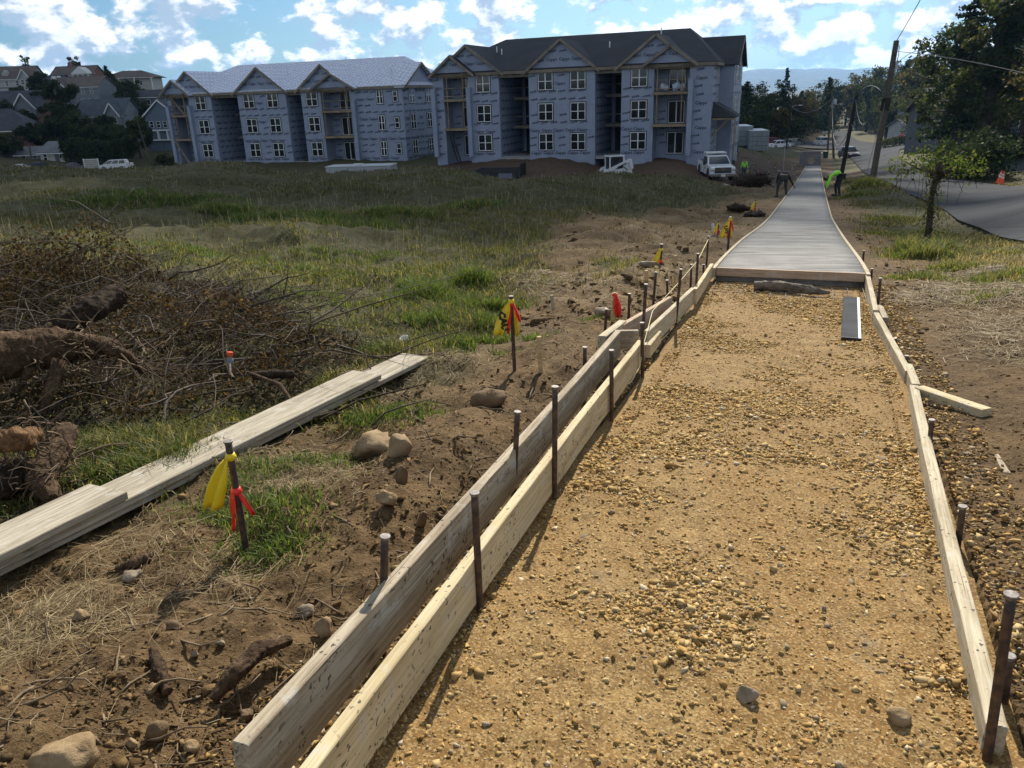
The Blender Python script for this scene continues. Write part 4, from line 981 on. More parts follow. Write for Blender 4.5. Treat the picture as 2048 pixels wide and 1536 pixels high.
log('log', [gpz(115,655,.42), gpz(180,620,.5), gpz(237,588,.55)], [.075, .085, .08], BK2, 'short dark log resting on top of the brush heap', seed=5, rough=.12)
log('log', [gpz(135,860,.2), gpz(108,905,.16), gpz(80,960,.10), gpz(105,1000,.05)], [.055, .068, .06, .03], BK1, 'forked barked limb at the left below the rotten log', seed=7, rough=.13,
    extra=[([gpz(100,925,.14), gpz(60,935,.14), gpz(15,930,.12), gpz(-40,925,.1)], [.045, .04, .04, .035], 'limb'), ([gpz(88,955,.1), gpz(105,980,.05), gpz(122,1000,.03)], [.05, .035, .015], 'limb')])
log('log', [gpz(-70,985,.1), gpz(0,968,.1), gpz(42,952,.1)], [.075, .077, .075], BK2, 'sawn log end at the left edge beside the planks', seed=9, rough=.06, n=20)
log('log', [gpz(-40,890,.35), gpz(30,880,.34), gpz(75,870,.25)], [.04, .055, .03], BK3, 'splintered orange rotten wood at the left edge', seed=10, rough=.3)
log('log', [gpz(60,1342,.02), gpz(130,1328,.03), gpz(212,1312,.03)], [.022, .026, .022], BK1, 'grey stick lying on the soil at lower left', seed=11, rough=.12)
log('wood_chunk', [gpz(305,1300,.07), gpz(318,1340,.05), gpz(335,1385,.02)], [.012, .02, .018], BK1, 'upright splintered root chunk in the dug soil', 'wood', seed=13, rough=.3)
log('root', [gpz(425,1400,.0), gpz(470,1345,.04), gpz(520,1300,.04), gpz(580,1280,.0)], [.014, .026, .028, .014], BK1, 'half buried root running toward the weathered board', 'root', seed=15, rough=.16)
log('stick', [gpz(495,745,.12), gpz(560,770,.1), gpz(585,805,.03)], [.012, .016, .01], BK1, 'crooked branch at the right of the brush heap', 'stick', seed=16, rough=.1, n=8)
log('stick', [gpz(505,752,.10), gpz(550,748,.1), gpz(588,748,.08)], [.03, .03, .028], BK2, 'cut dark stick lying behind the crooked branch', 'stick', seed=17, rough=.08, n=10)
log('stick', [gpz(640,840,.03), gpz(720,800,.06), gpz(850,768,.02)], [.008, .008, .004], BK2, 'long thin stick beside the planks', 'stick', seed=18, rough=.08, n=7)
log('stick', [gpz(235,1140,.02), gpz(270,1125,.05), gpz(300,1112,.05)], [.02, .024, .02], BK1, 'flat wood scrap behind the smooth cobble', 'wood', seed=19, rough=.15, n=8)
# log lying on the wire mesh
def pp(px, py, h): return GP(px, py, h)
log('log', [pp(1508,571,.05), pp(1560,573,.055), pp(1620,580,.05), pp(1660,586,.035)], [.048, .052, .042, .018], mk('grey_log', (.085, .066, .048), (.18, .145, .108), 12, .9, .6), 'dark weathered log lying on the wire mesh before the slab', seed=21, rough=.2)
# welded wire
MAT_WIRE = mk('wire', (.22, .20, .18), rough=.8)
m = MB(); s0, s1 = S_SLAB-.85, S_SLAB-.03
for i in range(6): s = s0+.15*i+.06; m.tube([path_pt(s, -PW+.05+.2*j, .012+.006*math.sin(j*1.7+i)) for j in range(8)], .0022, 5)
for i in range(11): d = -PW+.05+.15*i; m.tube([path_pt(s0-.04+.3*j, d, .010+.006*math.cos(j+i)) for j in range(4)], .0022, 5)
tag(m.build('wire_mesh', MAT_WIRE), 'welded wire reinforcing mesh on the gravel before the slab', 'wire mesh')
# long float left on the gravel
A_, B_ = np.array(GP(1703,594,.03)), np.array(GP(1703,676,.03)); ux = Vector(A_-B_); ln = ux.length; ang = math.atan2(ux.y, ux.x)
root = thing('float_tool', 'dark grey straightedge with white edge strip on the gravel', 'tool', B_-np.array([0, 0, .03]), ang)
sl = math.atan2(ux.z, math.hypot(ux.x, ux.y)); root.rotation_euler = (0, -sl, ang)
MB().b(0, ln, -.05, .075, 0, .032).build('blade', mk('grey_metal', (.060, .062, .066), (.08, .082, .086), 4, .95, spec=.05), root, bevel=.004)
MB().b(.0, ln, -.073, -.0505, 0, .030).build('edge_strip', mk('white_edge', (.72, .72, .70), rough=.4), root, bevel=.003)
MB().b(-.006, -.0005, -.074, .076, .0, .034).build('black_end', MAT_INK, root)  # thin black strip across the near end of the blade
# string line
m = MB(); STR = [(1113,900,.14),(1157,852,.15),(1203,800,.15),(1229,765,.13),(1243,776,.03),(1262,764,.03),(1279,735,.08),(1287,690,.2),(1305,622,.26),(1362,560,.30),(1396,520,.32),(1419,474,.34)]
m.tube([GP(*q) for q in STR], .0028, 5); tag(m.build('string_line', mk('string', (.72, .62, .30), rough=.7), smooth=True), 'thin yellow mason string along the left forms', 'string')
# litter
def bottle():
    g = GP(460,722,.09); root = thing('bottle', 'clear plastic bottle with orange cap in the brush pile', 'bottle', g); root.rotation_euler = (R(-8), R(6), 0)
    m = MB(); root.scale = (.75, .75, .75); m.lathe([(.030, -.10), (.036, -.09), (.036, .0), (.030, .02), (.019, .042), (.019, .05)], 16); m.build('body', mk('bottle_plastic', (.20, .21, .21), rough=.25), root, smooth=True)
    m = MB(); m.lathe([(.026, .048), (.028, .052), (.028, .085), (.024, .09)], 16); m.build('cap', mk('orange_cap', (.85, .10, .03), rough=.4), root)
bottle()
def cup():
    g = GP(814,690,0); root = thing('drink_cup', 'crumpled white foam cup in the grass', 'cup', g); root.rotation_euler = (R(18), R(-14), 0)
    m = MB(); m.lathe([(.026, 0), (.028, .01), (.036, .075), (.038, .077), (.035, .078), (.026, .02)], 16); m.build('body', mk('foam', (.8, .8, .78), rough=.6), root, smooth=True)
    MB().lathe([(.0268, .012), (.0335, .05), (.034, .051), (.027, .011)], 16).build('sleeve', mk('cup_sleeve', (.08, .09, .12), rough=.6), root)
cup()
m = MB(); r_ = random.Random(5); g = Vector(GP(1092,765,.01))
for k in range(9):
    a = r_.uniform(0, 6.28); q = [g+Vector((math.cos(a)*.012*i+r_.uniform(-.01, .01), math.sin(a)*.012*i, .012*math.sin(i*1.3+k)+.008)) for i in range(5)]
    for i in range(4): dx = Vector((-math.sin(a), math.cos(a), .3))*.010; m.quad(q[i]-dx, q[i]+dx, q[i+1]+dx, q[i+1]-dx)
tag(m.build('ribbon_scrap', MAT_FLAG, fix=False), 'crumpled red ribbon on the ground at the wooden stake foot', 'ribbon')
a, b = GP(1434,476,.0), GP(1426,450,.0); zz = (np.array(a)-CAM)@_F; b = CAM+ray(1425,447)*zz
board('lath_scrap', tuple(b), tuple(a), .012, .09, mk('white_scrap', (.55, .56, .56), (.40, .41, .42), 6, .6), 'whitish broken lath leaning by the taped stakes', 'lath', n=4)
board('board_scrap', GP(1955,662,.008), GP(2035,682,.008), .02, .06, W_GREY, 'grey board scrap lying in dry grass at right', 'board', n=4)
board('board_scrap', GP(1990,905,.012), GP(2015,945,.012), .012, .03, W_GREY, 'thin wood splinter on the soil at right', 'wood', n=4)
# ------------------------------------------------------------------ road sheet
def asphalt():
    m = MN('asphalt'); c = m.mix(m.rng(m.noise(.35, 5, .6), .35, .7), (.040, .042, .046), (.066, .068, .071)); c = m.mix(m.rng(m.noise(40, 4, .6), .4, .7, 0, .5), c, (.09, .09, .092))
    cr = m.rng(m.vor(.16, m.co(), 'DISTANCE_TO_EDGE'), 0, .012, 1, 0); c = m.mix(m.mth('MULTIPLY', cr, .8), c, (.03, .03, .032))
    m.col(c); m.set(Roughness=.97); m.set(**{'Specular IOR Level': .05}); m.bump(m.noise(60, 4, .6), .3, .006); return m.m
MAT_ASPH = asphalt()
def road_sheet(name, poly, step_near, lift):
    bm = bmesh.new(); vs = [bm.verts.new((p[0], p[1], 0)) for p in poly]; bm.faces.new(vs)
    bmesh.ops.triangulate(bm, faces=bm.faces[:])
    for it in range(11):
        es = [e for e in bm.edges if e.calc_length() > max(step_near, .035*math.hypot(*((e.verts[0].co+e.verts[1].co)/2).xy))]
        if not es: break
        bmesh.ops.subdivide_edges(bm, edges=es, cuts=1); bmesh.ops.triangulate(bm, faces=[f for f in bm.faces if len(f.verts) > 3])
    P2 = np.array([v.co[:2] for v in bm.verts]); h = base_h(P2[:, 0], P2[:, 1])+lift*(1+np.hypot(P2[:, 0], P2[:, 1])*.03)
    for v, z in zip(bm.verts, h): v.co.z = z
    bmesh.ops.recalc_face_normals(bm, faces=bm.faces)
    if sum(f.normal.z for f in bm.faces) < 0: bmesh.ops.reverse_faces(bm, faces=bm.faces)
    me = bpy.data.meshes.new(name); bm.to_mesh(me); bm.free(); me.materials.append(MAT_ASPH); me.polygons.foreach_set('use_smooth', [True]*len(me.polygons)); return me
tag(link('road', road_sheet('road', ROAD, .8, .03)), kind='structure')
tag(link('driveway', road_sheet('driveway', DRIVE, .8, .02)), kind='structure')
build_grass(); build_litter()
# ------------------------------------------------------------------ apartment buildings under construction
def wrap_mat(name, c1, c2):
    m = MN(name); c = m.mix(m.rng(m.noise(.7, 4, .6), .35, .7), c1, c2)
    sx = m.n('ShaderNodeSeparateXYZ'); m.l(m.co(), sx.inputs[0])
    fr = m.mth('FRACT', m.mth('MULTIPLY', m.mth('ADD', sx.outputs[2], 20.0), 1/2.74)); seam = m.rng(fr, .0, .012, 1, 0); c = m.mix(m.mth('MULTIPLY', seam, .5), c, tuple(a*.45 for a in c1))
    m.col(c); m.set(Roughness=.55); m.set(**{'Specular IOR Level': .35}); m.bump(m.noise(2.2, 6, .6, m.co((1, 1, .6)), .6), .5, .03); return m.m
M_WRAP = wrap_mat('house_wrap', (.245, .285, .375), (.295, .335, .425))
M_PRINT = mk('wrap_ink', (.045, .055, .085), rough=.6); M_PRINT2 = mk('wrap_ink_grey', (.12, .14, .19), rough=.6)
def shingle(name, c1, c2):
    m = MN(name); c = m.mix(m.rng(m.noise(.5, 5, .6), .35, .65), c1, c2); n = m.noise(9, 4, .7, m.co((1, 1, 3))); c = m.mix(m.rng(n, .35, .7, 0, .5), c, tuple(a*1.5 for a in c2)); m.col(c); m.set(Roughness=.9); m.bump(n, .3, .02); return m.m
M_SHIN = shingle('charcoal_shingles', (.020, .020, .024), (.032, .032, .036))
def underlay():
    m = MN('roof_underlayment'); v = m.co()
    sx = m.n('ShaderNodeSeparateXYZ'); m.l(v, sx.inputs[0])
    br = m.n('ShaderNodeTexBrick'); br.inputs['Scale'].default_value = 1.0; br.inputs['Brick Width'].default_value = 1.15; br.inputs['Row Height'].default_value = .34; br.inputs['Mortar Size'].default_value = .10; br.offset = .5
    cb = m.n('ShaderNodeCombineXYZ'); m.l(sx.outputs[0], cb.inputs[0]); m.l(m.mth('ADD', sx.outputs[1], m.mth('MULTIPLY', sx.outputs[2], .6)), cb.inputs[1]); m.l(cb.outputs[0], br.inputs['Vector'])
    n2 = m.rng(m.noise(4, 4, .7, m.co((1, 2, 4))), .38, .52)
    c = m.mix(m.mth('MULTIPLY', m.mth('SUBTRACT', 1.0, br.outputs['Fac']), n2), (.72, .76, .84), (.17, .17, .29))
    m.col(c); m.set(Roughness=.55); m.set(**{'Specular IOR Level': .4}); m.bump(m.noise(1.6, 5, .6), .4, .03); return m.m
M_UNDER = underlay()
M_TRIM = mk('raw_fascia', (.17, .14, .10), (.25, .205, .15), 1.5, .8); M_RAW = mk('raw_lumber', (.20, .145, .085), (.29, .215, .13), 1.2, .8)
M_WFRAME = mk('white_vinyl', (.74, .75, .74), rough=.35); M_FLASH = mk('flashing_tape', (.018, .019, .022), rough=.5)
M_DARK = mk('shade_and_pole_black', (.018, .018, .020), rough=.9); M_SLAB = mk('grey_slab', (.24, .24, .235), (.30, .30, .29), 3, .85)
def glass_mat(name, tint, rough=.06):
    m = MN(name); m.col(m.mix(m.rng(m.noise(.6, 3), .4, .6), tint, tuple(t*1.8 for t in tint))); m.set(Roughness=rough); m.set(**{'Specular IOR Level': .55}); return m.m
M_GLASS = glass_mat('window_glass', (.012, .014, .016)); M_GLASS2 = glass_mat('window_glass_paper', (.035, .045, .040))
_wc = {}
def window(parent, x, y, z, w_, h, axis='x', cols=2, sashes=2, name='window', flash=True):
    """double-hung window on a wall face: frame mesh, flashing and panes; axis x faces -y, axis y faces +x"""
    key = (round(w_, 2), round(h, 2), cols, sashes)
    if key not in _wc:
        fr = MB(); t = .055; d = .06
        fr.b(-w_/2, w_/2, -d, 0, 0, t); fr.b(-w_/2, w_/2, -d, 0, h-t, h); fr.b(-w_/2, -w_/2+t, -d, 0, t, h-t); fr.b(w_/2-t, w_/2, -d, 0, t, h-t)
        for k in range(1, cols): xx = -w_/2+w_*k/cols; fr.b(xx-.045, xx+.045, -d-.005, 0, t, h-t)
        for k in range(cols):
            xa = -w_/2+w_*k/cols+t*.8; xb = -w_/2+w_*(k+1)/cols-t*.8
            if sashes > 1: fr.b(xa, xb, -d*.8, 0, h/2-.03, h/2+.03)
        fl = MB(); e = .09
        fl.b(-w_/2-e, w_/2+e, -.012, 0, -e, -.001); fl.b(-w_/2-e, w_/2+e, -.012, 0, h+.001, h+e); fl.b(-w_/2-e, -w_/2-.001, -.012, 0, 0, h); fl.b(w_/2+.001, w_/2+e, -.012, 0, 0, h)
        pw = w_/cols-t*1.9; ph = (h-t*2)/sashes-.03
        pm = MB().b(-pw/2, pw/2, -.02, 0, 0, ph).mesh('pane', M_GLASS); pm2 = MB().b(-pw/2, pw/2, -.02, 0, 0, ph).mesh('pane', M_GLASS2)
        _wc[key] = (fr.mesh('window', M_WFRAME), fl.mesh('flashing', M_FLASH), pm, pm2, pw, ph)
    fm, flm, pm, pm2, pw, ph = _wc[key]
    o = link(name, fm, parent, (x, y, z), (0, 0, R(90) if axis == 'y' else 0))
    if flash: link('flashing', flm, o)
    for k in range(cols):
        for q in range(sashes):
            xx = -w_/2+w_*(k+.5)/cols; zz = .06+q*(h/sashes-.025)
            link('pane', pm2 if (q == 1 and (k+int(x*7)) % 2) else pm, o, (xx, -.006, zz))
    return o
_words = {}
def word_np(txt, size, bold):
    k = (txt, size)
    if k not in _words:
        me = text_mesh(txt, size, M_PRINT, 'w', bold, 0); me.calc_loop_triangles()
        v = np.array([q.co[:] for q in me.vertices]); f = np.array([t.vertices[:] for t in me.loop_triangles]); bpy.data.meshes.remove(me); _words[k] = (v, f)
    return _words[k]
def prints(parent, rects, holes, y, axis='x', seed=0, off=.018):
    """rows of printed words on a wrapped wall face"""
    r = random.Random(seed); V = []; F = []; n = 0
    z = .30; row = 1
    while z < 11:
        kind = row % 3; big = kind == 1
        txt, size, bold, rot = ('Capps', .42, .011, 0) if big else ('TYPAR', .24, .013, R(13))
        v, f = word_np(txt, size, bold); hw = .54 if big else .38; step = 1.15 if big else .92
        for (x0, x1, z0, z1) in rects:
            x = x0 + hw*.9 + r.uniform(0, .3)
            while x < x1-hw*.9:
                if z0+.2 < z < z1-.2 and not any(a-hw*.8 < x < b+hw*.8 and c-.1 < z < d_+.1 for a, b, c, d_ in holes):
                    ca, sa = math.cos(rot), math.sin(rot); w_ = v[:, 0]*ca-v[:, 1]*sa, v[:, 0]*sa+v[:, 1]*ca
                    if axis == 'x': q = np.stack([x+w_[0], np.full(len(v), y-off), z+w_[1]], 1)
                    else: q = np.stack([np.full(len(v), y+off), x+w_[0], z+w_[1]], 1)
                    V.append(q); F.append(f+n); n += len(q)
                x += step + (r.uniform(0, .1))
        z += .70; row += 1
    if V:
        o = link('wrap_print', np_mesh('wrap_print', np.concatenate(V), np.concatenate(F), M_PRINT), parent)
        return tag(o, kind='stuff')
def balcony(root, x0, x1, y1, zs, posts, col_x, rail=()):
    for z in zs:
        MB().b(x0-.05, x1+.05, -.35, y1, z-.22, z).build('balcony_deck', M_RAW, root)
    for x in posts: MB().b(x-.045, x+.045, -.30, -.21, zs[0], 8.0).build('balcony_post', M_RAW, root)
    for x in col_x: MB().b(x-.22, x+.22, -.42, .0, 0, 6.55).build('balcony_column', M_WRAP, root)
    for z in rail: MB().b(x0, x1, -.31, -.25, z, z+.06).b(x0, x1, -.31, -.25, z-.75, z-.69).build('balcony_rail', M_RAW, root)
def slider(root, x, y, z, w_=1.5, h=1.95): window(root, x, y, z, w_, h, 'x', 2, 1, 'patio_door')
def gable(root, c, hw, ze, zp, y0, y1, roofm, trim=True, wall=True, ov=.35):
    """front gable: wall triangle, two roof slopes running back to y1 where the ridge meets the main roof"""
    if wall: 
        o = MB().prism([(c-hw+.05, ze), (c+hw-.05, ze), (c, zp-.12)], 'y', y0, y0+.2).build('gable_wall', M_WRAP, root)
    sl = (zp-ze)/hw
    for sg in (-1, 1):
        a = (c, y0-ov, zp); b = (c+sg*(hw+.3), y0-ov, zp-sl*(hw+.3)); d = (c+sg*(hw+.3), y0+.4, zp-sl*(hw+.3)); e = (c, y1, zp)
        vs = [a, b, d, e] if sg > 0 else [a, e, d, b]
        MB().slab(vs, .10).build('roof_slope', roofm, root)
        if trim: MB().bar((c, y0-ov-.02, zp-.13), (c+sg*(hw+.34), y0-ov-.02, zp-.13-sl*(hw+.34)), .05, .22).build('rake_board', M_TRIM, root)
def hip(root, x0, x1, y0, y1, ze, zr, xr0, xr1, roofm):
    ym = (y0+y1)/2; A = (x0, y0, ze); B = (x1, y0, ze); C_ = (x1, y1, ze); D = (x0, y1, ze); E = (xr0, ym, zr); F = (xr1, ym, zr)
    for vs in ([A, B, F, E], [B, C_, F], [C_, D, E, F], [D, A, E]): MB().slab(vs, .12).build('roof_slope', roofm, root)
    MB().b(x0+.05, x1-.05, y0+.02, y0+.07, ze-.32, ze-.06).b(x1-.07, x1-.02, y0+.08, y1-.08, ze-.32, ze-.06).build('fascia', M_TRIM, root)
    MB().b(x0+.1, x1-.1, y0+.1, y1-.1, ze-.36, ze-.33).build('soffit', M_TRIM, root)
FZ = 2.75
def apartment(P0, th, label, roofm, A, Cb, E, bal, wall_end, D=16.0, wing=(3.2, 11.5, 1.6), side_front=False, seed=0):
    """A, Cb: (x0, x1) bays; E: (x0, balcony x0, balcony x1, x1)"""
    root = thing('apartment_building', label, 'building', P0, -th, group='apartment blocks under construction')
    H = 7.9; x_l, x_r = A[0], E[3]
    W = lambda *b_: MB().b(*b_).build('wall', M_WRAP, root)
    wins = []
    # bay A: balcony at its left, window at its right
    ab0, ab1 = A[2], A[3]; rec = 1.9
    w1 = W(A[0], ab0, 0, 6, -1.5, H); w2 = W(ab1, A[1], 0, 6.5, -1.5, H); w3 = W(ab0, ab1, rec, 6, -1.5, H)
    MB().b(ab0-.05, ab1+.05, -.02, rec, 7.45, 7.88).build('balcony_beam', M_RAW, root)
    balcony(root, ab0, ab1, rec, (FZ, 2*FZ), (ab0+.5, ab1-.5), (ab1+.12, A[0]+.12), (2*FZ+1.0,))
    for k in range(3): slider(root, (ab0+ab1)/2+.5, rec, k*FZ+.02, 1.3)
    awx = A[4]; 
    for k in range(3): window(root, awx, 0, k*FZ+.55, 1.45, 1.55)
    prints(w2, [(ab1+.35, A[1], 0, H)], [(awx-.8, awx+.8, k*FZ+.5, k*FZ+2.15) for k in range(3)], 0, seed=seed)
    prints(w3, [(ab0, ab1, 0, H)], [((ab0+ab1)/2-.3, (ab0+ab1)/2+1.3, k*FZ-.1, k*FZ+2.1) for k in range(3)], rec, seed=seed+1)
    prints(w1, [(A[0]-.2, ab0+.25, 0, H)], [], 0, seed=seed+2)
    prints(w2, [(.3, 6.4, 0, H)], [], A[1], 'y', seed=seed+3)
    # bay C
    w4 = W(Cb[0], Cb[1], 0, 6.5, -1.5, H); cx = (Cb[0]+Cb[1])/2; xs = Cb[2]
    for k in range(3):
        for x in xs: window(root, x, 0, k*FZ+.55, 1.45, 1.55)
    prints(w4, [(Cb[0], Cb[1], 0, H)], [(x-.8, x+.8, k*FZ+.5, k*FZ+2.15) for k in range(3) for x in xs], 0, seed=seed+4)
    prints(w4, [(.3, 6.4, 0, H)], [], Cb[1], 'y', seed=seed+5)
    # bay E
    e0, eb0, eb1, e1, ewx = E
    w5 = W(e0, eb0, 0, 7, -1.5, H); w6 = W(eb1, e1, 0, D, -1.5, H); w7 = W(eb0, eb1, rec, 7, -1.5, H)
    for k in range(3): window(root, ewx, 0, k*FZ+.55, 1.45, 1.55); slider(root, (eb0+eb1)/2+.2, rec, k*FZ+.02, 1.5)
    bx0, bx1 = bal; MB().b(bx0-.3, bx1+.4, -.02, rec, 7.45, 7.88).build('balcony_beam', M_RAW, root)
    balcony(root, bx0, bx1, rec, (FZ, 2*FZ), (bx0+.35, bx1-.6), (bx1+.18,), (2*FZ+1.0,))
    prints(w5, [(e0, eb0, 0, H)], [(ewx-.8, ewx+.8, k*FZ+.5, k*FZ+2.15) for k in range(3)], 0, seed=seed+6)
    prints(w7, [(eb0, eb1, 0, H)], [((eb0+eb1)/2-.7, (eb0+eb1)/2+1.1, k*FZ-.1, k*FZ+2.1) for k in range(3)], rec, seed=seed+7)
    holes = []
    for (x, wd, z0, hh) in wall_end:
        for k in range(3): window(root, x, 0, k*FZ+z0, wd, hh, cols=2 if wd > .6 else 1); holes.append((x-wd/2-.1, x+wd/2+.1, k*FZ+z0-.1, k*FZ+z0+hh+.1))
    prints(w6, [(max(eb1, bx1+.4), e1, 0, H)], holes, 0, seed=seed+8)
    # recessed breezeways: back walls, slabs, stair landings
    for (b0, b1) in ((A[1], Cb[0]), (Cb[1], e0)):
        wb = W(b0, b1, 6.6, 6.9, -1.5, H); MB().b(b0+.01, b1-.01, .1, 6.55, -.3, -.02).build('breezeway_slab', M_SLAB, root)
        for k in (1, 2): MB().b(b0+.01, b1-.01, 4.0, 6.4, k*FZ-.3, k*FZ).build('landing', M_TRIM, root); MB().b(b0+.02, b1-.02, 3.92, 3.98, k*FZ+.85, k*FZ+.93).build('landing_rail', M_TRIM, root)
        MB().b(b0+.4, b1-.3, 6.45, 6.58, 0, 7.2).build('breezeway_shade_panel', M_DARK, root)  # black panel paints the unlit depth of the breezeway
        MB().b(b0+.01, b1-.01, .15, .35, 7.3, 7.85).build('beam', M_TRIM, root)
    W(A[0]+.1, e1-.3, 7.1, D, -1.5, H-.02)
    # roofs
    zr = 11.2; hip(root, A[0]-.35, e1+.4, -.25, D+.3, H+.02, zr, A[0]+4.9, e1-3.4, roofm)
    ymeet = lambda zp: -.25 + (D/2+.28)*(zp-H)/(zr-H)
    ac = (A[0]+A[1])/2+.3; gable(root, ac, (A[1]-A[0])/2, H, 10.45, 0, ymeet(10.45), roofm)
    gable(root, (ab0+ab1)/2-.1, (ab1-ab0)/2+.75, H+.05, 9.55, -.55, 2.5, roofm)
    gable(root, cx, (Cb[1]-Cb[0])/2+.15, H, 10.5, 0, ymeet(10.5), roofm)
    gable(root, e0+3.1, 3.35, H, 10.45, 0, ymeet(10.45), roofm)
    gable(root, (bx0+bx1)/2-.1, (bx1-bx0)/2+.65, H+.05, 9.45, -.55, 2.5, roofm)
    gw = [o for o in root.children if o.name.startswith('gable_wall')]
    prints(gw[0], [(ac-2.6, ac+2.6, 7.9, 8.9), (ac-1.2, ac+1.2, 8.8, 9.8)], [], 0, seed=seed+9); prints(gw[2], [(cx-2.7, cx+2.7, 7.9, 8.9), (cx-1.4, cx+1.4, 8.8, 9.9)], [], 0, seed=seed+10); prints(gw[3], [(e0+.5, e0+5.6, 7.9, 8.9), (e0+1.9, e0+4.3, 8.8, 9.9)], [], 0, seed=seed+11)
    for i, c in ((1, (ab0+ab1)/2-.1), (4, (bx0+bx1)/2-.1)): prints(gw[i], [(c-1.5, c+1.5, 7.9, 8.9)], [], -.55, seed=seed+12+i)
    # end wing with its own gable facing sideways
    y0, y1, pr = wing; xw = e1+pr; ww = W(e1-2, xw, y0, y1, -1.5, H) if pr > .05 else w6
    yc = (y0+y1)/2; hw = (y1-y0)/2; zp = 10.35; sl = (zp-H)/hw
    MB().prism([(y0+.05, H-.05), (y1-.05, H-.05), (yc, zp-.12)], 'x', xw-.25, xw-.02).build('gable_wall', M_WRAP, root)
    xin = e1-3.4
    for sg in (-1, 1):
        a = (xw+.4, yc, zp); b = (xw+.4, yc+sg*(hw+.3), zp-sl*(hw+.3)); d = (e1-.8, yc+sg*(hw+.3), zp-sl*(hw+.3)); e = (xin, yc, zp)
        MB().slab([a, e, d, b] if sg < 0 else [a, b, d, e], .10).build('roof_slope', roofm, root)
        MB().bar((xw+.42, yc, zp-.12), (xw+.42, yc+sg*(hw+.34), zp-.12-sl*(hw+.34)), .05, .22).build('rake_board', M_TRIM, root)
    sh = []
    for y in (y0+(y1-y0)*.24, y0+(y1-y0)*.72):
        for k in range(3): window(root, xw, y, k*FZ+.55, 1.25, 1.6, 'y'); sh.append((y-.75, y+.75, k*FZ+.4, k*FZ+2.3))
    prints(ww, [(y0, y1, 0, H)], sh, xw, 'y', seed=seed+20)
    if pr > .05:
        for k in range(3): window(root, e1, y0-1.5, k*FZ+.55, .75, 1.55, 'y', 1)
        prints(w6, [(0, y0, 0, H)], [(y0-2.1, y0-.9, -1, 9)], e1, 'y', seed=seed+21)
    # plumbing vents
    for x, y in ((A[0]+5.2, 4.6), (A[0]+6.0, 3.9), (Cb[1]+.3, 4.2), (e0+2.2, 7.0)):
        z = H+(zr-H)*(y+.25)/(D/2+.28); MB().tube([(x, y, z-.2), (x, y, z+.55)], .06, 8).build('vent_pipe', M_WFRAME, root)
    return root
P0 = P(1120, 312, 75)
B2 = apartment(P0, R(21.5), 'dark-roofed apartment block wrapped in blue-grey sheeting, nearer of the two', M_SHIN, (-13.25, -6.15, -12.1, -9.4, -7.8), (-3.08, 3.48, (-1.38, 1.83)), (5.98, 8.98, 12.15, 14.2, 7.63), (8.98, 12.15), [], wing=(5.0, 12.5, 1.3), seed=1)
P1 = P(505, 322, 93); P1[2] = EYE-6.4
B1 = apartment(P1, R(20), 'apartment block with silvery underlayment roof, farther one at left', M_UNDER, (-11.2, -4.7, -10.6, -8.0, -6.25), (-.85, 5.85, (.7, 4.0)), (7.9, 10.5, 14.2, 20.8, 9.3), (10.6, 14.6), [(18.0, .75, .55, 1.55), (19.9, .55, .75, 1.1)], wing=(.02, 9.0, .02), seed=50)
# canopy over the side entry of the nearer block, braces, bags on its upper balcony
MB().slab([(14.22, 1.0, 4.5), (14.22, 4.4, 4.5), (16.4, 4.4, 3.3), (16.4, 1.0, 3.3)][::-1], .1).slab([(14.22, 1.0, 4.5), (16.4, 1.0, 3.3), (16.4, .2, 3.25), (14.22, .2, 3.25)][::-1], .1).build('canopy_roof', M_SHIN, B2)
MB().b(14.25, 16.3, .3, .42, 3.0, 3.2).b(16.2, 16.32, .3, .42, -.9, 3.0).bar((14.3, .36, 1.6), (15.6, .36, 3.0), .1).build('canopy_frame', M_RAW, B2)
MB().bar((-11.6, -.5, 2.5), (-10.2, -1.6, -.4), .12).bar((-11.3, -.5, 2.5), (-9.9, -1.6, -.4), .12).build('brace_poles', M_DARK, B2)
MB().bar((-10.7, -.3, 8.0), (-8.6, -.3, 5.5), .12).bar((-10.9, -.3, 2.6), (-8.6, -.8, -.2), .12).build('brace_poles', M_RAW, B1)
def bag(x, y, z, s_, mat, label, seed):
    v = stone_variants(1, .1, 3, seed)[0]; v = v*(1+.15*np.array([mnoise.noise(Vector(p*2.3)) for p in v])[:, None])*np.array([.42, .3, .5])*s_
    o = link('insulation_bag', np_mesh('insulation_bag', v, ICO3F, mat, True)); o.matrix_world = B2M @ Matrix.Translation((x, y, z+.42*s_)); tag(o, label, 'bag')
B2M = Matrix.Translation(tuple(P0)) @ Matrix.Rotation(-R(21.5), 4, 'Z')
M_BAGW = mk('clear_bag', (.52, .54, .56), (.40, .42, .45), 6, .35); M_BAGB = mk('blue_bag', (.30, .42, .60), (.55, .58, .62), 3, .35)
bag(9.8, .5, 5.5, 1.0, M_BAGW, 'left clear plastic bag on the top balcony of the dark-roofed block', 3)
bag(10.8, .4, 5.5, 1.15, M_BAGB, 'bluish plastic bag in the middle of the top balcony', 4)
bag(11.5, .5, 5.5, .8, M_BAGW, 'small clear plastic bag at the right of the top balcony', 5)
